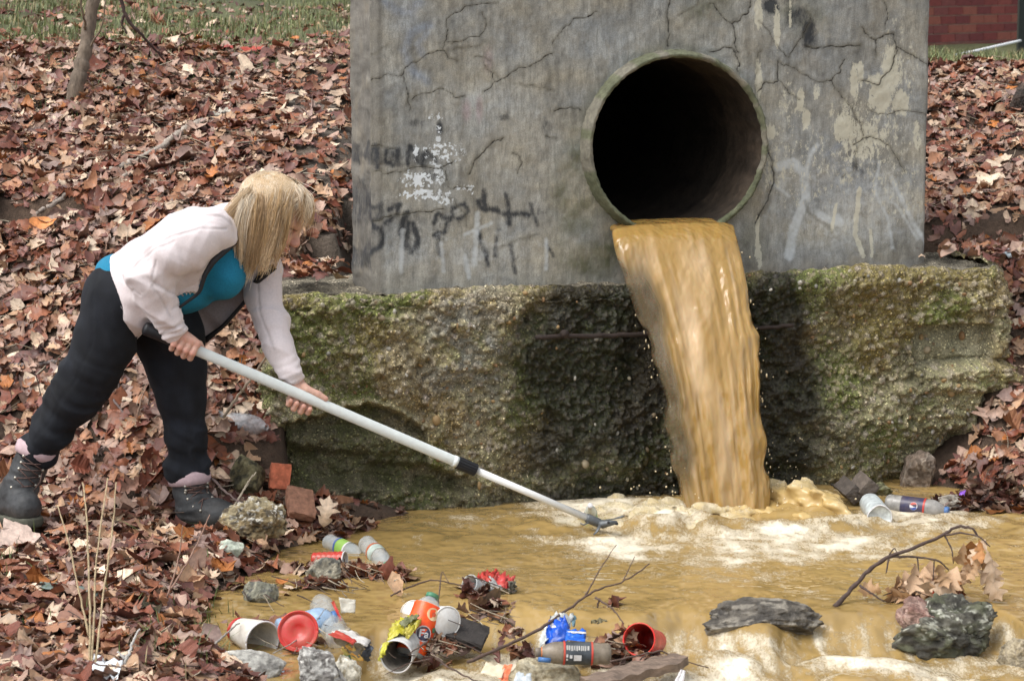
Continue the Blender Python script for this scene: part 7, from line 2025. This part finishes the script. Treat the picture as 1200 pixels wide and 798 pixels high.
# right group: dark blue cola bottle, can end
k5 = px2m(1075, 588)
r = 11.5 * k5; rt, fr, L, d = bottle('soda_bottle', G(1038, 590, .02), G(1112, 599, .012), r, 'cola bottle with dark blue label and round red white blue emblem', mat('cola_plastic', (.32, .31, .29), rough=.18, alpha=.75, nsc=40, nstr=.4, bsc=50, bstr=.4), (.26, .62, M_navy), M_bcap, .02, 20, [(.615, .645, M_red)], None)
fa = face_ang(fr) - .05
s0, rr = .475, .0128
decal(rt, fr, L, r, d, [disc(s0, fa, rr, L, r)[::-1]], M_white2, 'emblem_disc', .0018)
def lens(sign, L_, r_):
    an = np.linspace(math.radians(20), math.radians(160), 14); top = [(s0 + rr * .93 * math.cos(t) / L_, fa + sign * rr * .93 * math.sin(t) / r_) for t in an]
    x0, x1 = top[0][0], top[-1][0]; n = 8
    low = [(x1 + (x0 - x1) * k / n, fa + sign * rr * (.33 if True else 0) / r_ + rr * .13 * math.sin(k / n * 6.28) / r_) for k in range(n + 1)]
    return top + low[1:-1]
decal(rt, fr, L, r, d, [lens(-1, L, r)], M_red, 'emblem_red', .0026); decal(rt, fr, L, r, d, [lens(1, L, r)[::-1]], plain('emblem_blue', (.01, .08, .4)), 'emblem_blue', .0026)
cup('drink_can', G(1020, 590, .02), G(1031, 606, .018), 13 * k5 * .95, 13.5 * k5, 'pale can end facing out beside the dark blue labelled bottle', plain('can_pale', (.55, .6, .6), rough=.3, nstr=.4), plain('can_end', (.62, .66, .66), rough=.35, nstr=.4, nsc=30), M_white2, .05, 21, cat='can')
m = MB(); m.lathe([(0, -.004), (12 * k5, -.004), (12.5 * k5, 0)], 30, None, frame(np.zeros(3), G(1031, 606, .018) - G(1020, 590, .02))); o = m.build('can_end', plain('can_lid', (.6, .65, .65), rough=.35, nstr=.5, nsc=30), bpy.data.objects['drink_can.001'] if 'drink_can.001' in bpy.data.objects else None); o.location = to_local(bpy.data.objects['drink_can.001'], G(1031, 606, .018))
# white bottle by the pole end
bottle('plastic_bottle', G(694, 622, -.06), P(691.5, 592, 7.62), 7.2 * px2m(692, 610), 'small white bottle with green label floating behind the pole end', plain('white_bottle', (.72, .80, .76), rough=.3), (.35, .72, plain('lime2', (.45, .75, .35))), M_white2, .02, 22)
# ================================================================== TWIGS IN THE WATER
def twig(label, lines, c=(.10, .065, .05), name='twig'):
    return thing_tube(name, label, 'twig', lines, M_twig, None, c, 6)
twig('long dark forked twig reaching out of the water at bottom centre', [(pp([(548, 776, 6.15), (590, 757, 6.25), (636, 735, 6.36), (658, 719, 6.45), (690, 696, 6.6), (702, 690, 6.62), (735, 680, 6.66), (761, 660, 6.74)]), .0045, .0018), (pp([(686, 697, 6.6), (700, 672, 6.68), (722, 638, 6.78)]), .0028, .001), (pp([(730, 681, 6.66), (736, 668, 6.68), (744, 652, 6.7)]), .002, .001)])
twig('thin brown twig curving between leaf pile and crushed can', [(pp([(458, 698, 6.75), (480, 687, 6.8), (505, 679, 6.83), (520, 681, 6.82), (545, 687, 6.8)]), .0026, .0018), (pp([(512, 718, 6.55), (514, 700, 6.62), (516, 680, 6.8), (518, 668, 6.85), (526, 682, 6.8)]), .0024, .001), (pp([(540, 687, 6.8), (548, 678, 6.82), (558, 684, 6.82)]), .0016, .001)])
twig('dark twig leaning from the slimy clod towards the red cup', [(pp([(698, 700, 6.4), (712, 708, 6.36), (722, 718, 6.34), (731, 731, 6.3)]), .003, .0015), (pp([(702, 703, 6.4), (700, 712, 6.4)]), .003, .002)])
twig('thin twig trailing along the water right of the plank', [(pp([(715, 775, 6.14), (745, 768, 6.17), (775, 762, 6.2), (795, 772, 6.2), (830, 782, 6.2)]), .0028, .0014)])
twig('short twigs tangled in wet debris left of the long twig', [(pp([(505, 772, 6.18), (480, 776, 6.17), (452, 790, 6.1)]), .002, .001), (pp([(505, 765, 6.2), (520, 778, 6.16), (545, 792, 6.1), (560, 798, 6.08)]), .0035, .0015), (pp([(500, 752, 6.25), (480, 765, 6.2)]), .003, .0015)])
twig('pale grey root sticking up from leaves at bottom left', [(pp([(138, 790, 5.72), (148, 772, 5.74), (154, 756, 5.76), (164, 736, 5.78)]), .006, .002), (pp([(146, 772, 5.74), (138, 764, 5.74)]), .004, .002), (pp([(150, 776, 5.74), (165, 778, 5.74)]), .004, .0015)], (.45, .43, .40), 'root')
twig('grey twig leaning against the dirty paper cup', [(pp([(248, 758, 6.1), (262, 745, 6.15), (280, 730, 6.25)]), .0035, .002), (pp([(320, 765, 6.1), (345, 752, 6.2), (365, 735, 6.26), (382, 712, 6.3)]), .0014, .001)], (.28, .25, .22))
twig('dark twig poking from the water beside the tilted paving blocks', [(pp([(975, 568, 8.1), (984, 574, 8.05), (992, 580, 8.0)]), .005, .003)], (.03, .025, .02))
# oak branch with hanging leaves
yb = 6.75
br = empty('oak_branch', tuple(P(978, 710, yb - .1)), 'bare oak branch with drooping tan leaves arching over the stream', 'branch')
brl = lambda V: to_local(br, V)
for pts, r0, r1 in [([(978, 711, -.1), (1000, 688, -.05), (1022, 664, 0), (1045, 650, 0), (1075, 640, 0), (1105, 627, .02), (1122, 616, .02), (1140, 618, 0), (1146, 628, 0)], .0068, .0028),
                    ([(1040, 652, 0), (1070, 652, 0), (1100, 656, -.02), (1112, 668, -.02)], .0035, .002), ([(1106, 627, .02), (1125, 624, 0), (1148, 628, -.03), (1160, 640, -.04)], .003, .0018),
                    ([(1042, 651, 0), (1038, 672, -.02)], .003, .0015), ([(1042, 650, 0), (1048, 641, 0), (1055, 655, 0)], .002, .001), ([(1008, 686, -.05), (1020, 694, -.08), (1036, 705, -.1)], .004, .002),
                    ([(1107, 627, .02), (1116, 645, 0), (1117, 660, -.01)], .0025, .0012), ([(1075, 652, 0), (1078, 690, -.04), (1077, 705, -.06)], .002, .001), ([(1095, 655, 0), (1093, 690, -.03)], .002, .001)]:
    m = MB(); limb(m, brl(np.array([P(a, b, yb + c) for a, b, c in pts])), r0, r1, r0 * .15, 7, None, (.075, .05, .042)); m.build('stem' if r0 > .006 else 'side_twig', M_twig, br)
lv = []
for i in range(10):
    base = LT[i % 4]; n = base.shape[0]; r2 = np.random.default_rng(300 + i); V = curl(base, 1, r2, 1.15)[0]; V[:, 1] += .5
    c = np.tile(np.array([(.50, .33, .20), (.42, .26, .14), (.55, .40, .27), (.36, .17, .06)][i % 4]), (len(V), 1)); c[1::3] *= 1.2
    o = mesh_np('oak_leaf', V, leaf_faces(n), M_leaf, col=c, smooth=True); lv.append(o.data); bpy.data.objects.remove(o)
rl2 = random.Random(12)
spots = [(1142, 630), (1150, 634), (1146, 640), (1158, 645), (1160, 655), (1140, 648), (1148, 655), (1135, 660), (1128, 668), (1120, 664), (1112, 668), (1118, 675), (1105, 672), (1098, 660), (1090, 658), (1084, 664), (1076, 670), (1070, 660), (1062, 668), (1056, 674), (1050, 680), (1060, 682), (1044, 688), (1070, 684), (1082, 684), (1036, 690), (1092, 690), (1055, 692), (1132, 680), (1125, 684), (1150, 668), (1160, 672), (1110, 684), (1100, 694), (1068, 696), (1080, 700), (1130, 640), (1154, 632)]
for (a, b) in spots:
    o = bpy.data.objects.new('oak_leaf', lv[rl2.randrange(len(lv))]); COL.objects.link(o); o.parent = br
    d = np.array([rl2.gauss(.12, .45), rl2.gauss(0, .4), -1. if b < 680 else -.25]); d /= np.linalg.norm(d)
    if b >= 680: d = np.array([rl2.gauss(0, 1), rl2.gauss(0, .4), -.25]); d /= np.linalg.norm(d)
    nn_ = np.array([rl2.gauss(0, .6), -1, rl2.gauss(.2, .4)]); nn_ -= d * (nn_ @ d); nn_ /= np.linalg.norm(nn_); s_ = rl2.uniform(.065, .105)
    M = np.eye(4); M[:3, 0] = np.cross(d, nn_) * s_; M[:3, 1] = d * s_; M[:3, 2] = nn_ * s_; M[:3, 3] = brl(P(a, b, yb + rl2.uniform(-.09, .05))); o.matrix_local = Matrix(M.tolist())
# a few single leaves worth pointing at
def big_leaf(label, p, s, d, nrm, kind, col, name='leaf'):
    base = LT[kind]; n = base.shape[0]; V = curl(base, 1, np.random.default_rng(int(s * 1000) + kind), .8)[0] * s
    d = np.array(d, float); d /= np.linalg.norm(d); nrm = np.array(nrm, float); nrm -= d * (nrm @ d); nrm /= np.linalg.norm(nrm)
    R = np.stack([np.cross(d, nrm), d, nrm], -1); c = np.tile(col, (len(V), 1)); c[1::3] *= 1.2
    o = mesh_np(name, V @ R.T, leaf_faces(n), M_leaf, col=c); o.location = p; tag(o, label, 'leaf')
big_leaf('orange brown round leaf among darker leaves left of the shoulder', tuple(ghit(52, 262, .04)), .10, (1, .2, .1), (0, -.7, 1), 5, (.62, .24, .08))
big_leaf('large pale pinkish leaf in front of the rear boot toe', tuple(ghit(18, 628, .05)), .13, (-.5, .3, .7), (.2, -1, .5), 8, (.55, .42, .35))
big_leaf('bright red leaf near the grass top left', tuple(ghit(296, 57, .03)), .10, (1, .2, .1), (0, -.4, 1), 0, (.34, .05, .03))
big_leaf('second bright red leaf at the grass edge left of headwall', tuple(ghit(262, 58, .03)), .09, (1, -.2, .1), (0, -.4, 1), 3, (.28, .04, .03))
big_leaf('white skeletal oak leaf on the upper left bank', tuple(ghit(258, 134, .02)), .10, (1, .2, .3), (0, -1, 1), 0, (.40, .37, .30))
big_leaf('pale oak leaf propped near the water edge below footing corner', tuple(P(382, 600, 7.45)), .10, (.2, 0, 1), (0, -1, .2), 1, (.55, .42, .3))
big_leaf('long pale leaf standing in the small leaf pile in the stream', tuple(P(464, 683, 6.78)), .075, (-.3, 0, 1), (0, -1, .2), 5, (.62, .42, .27))
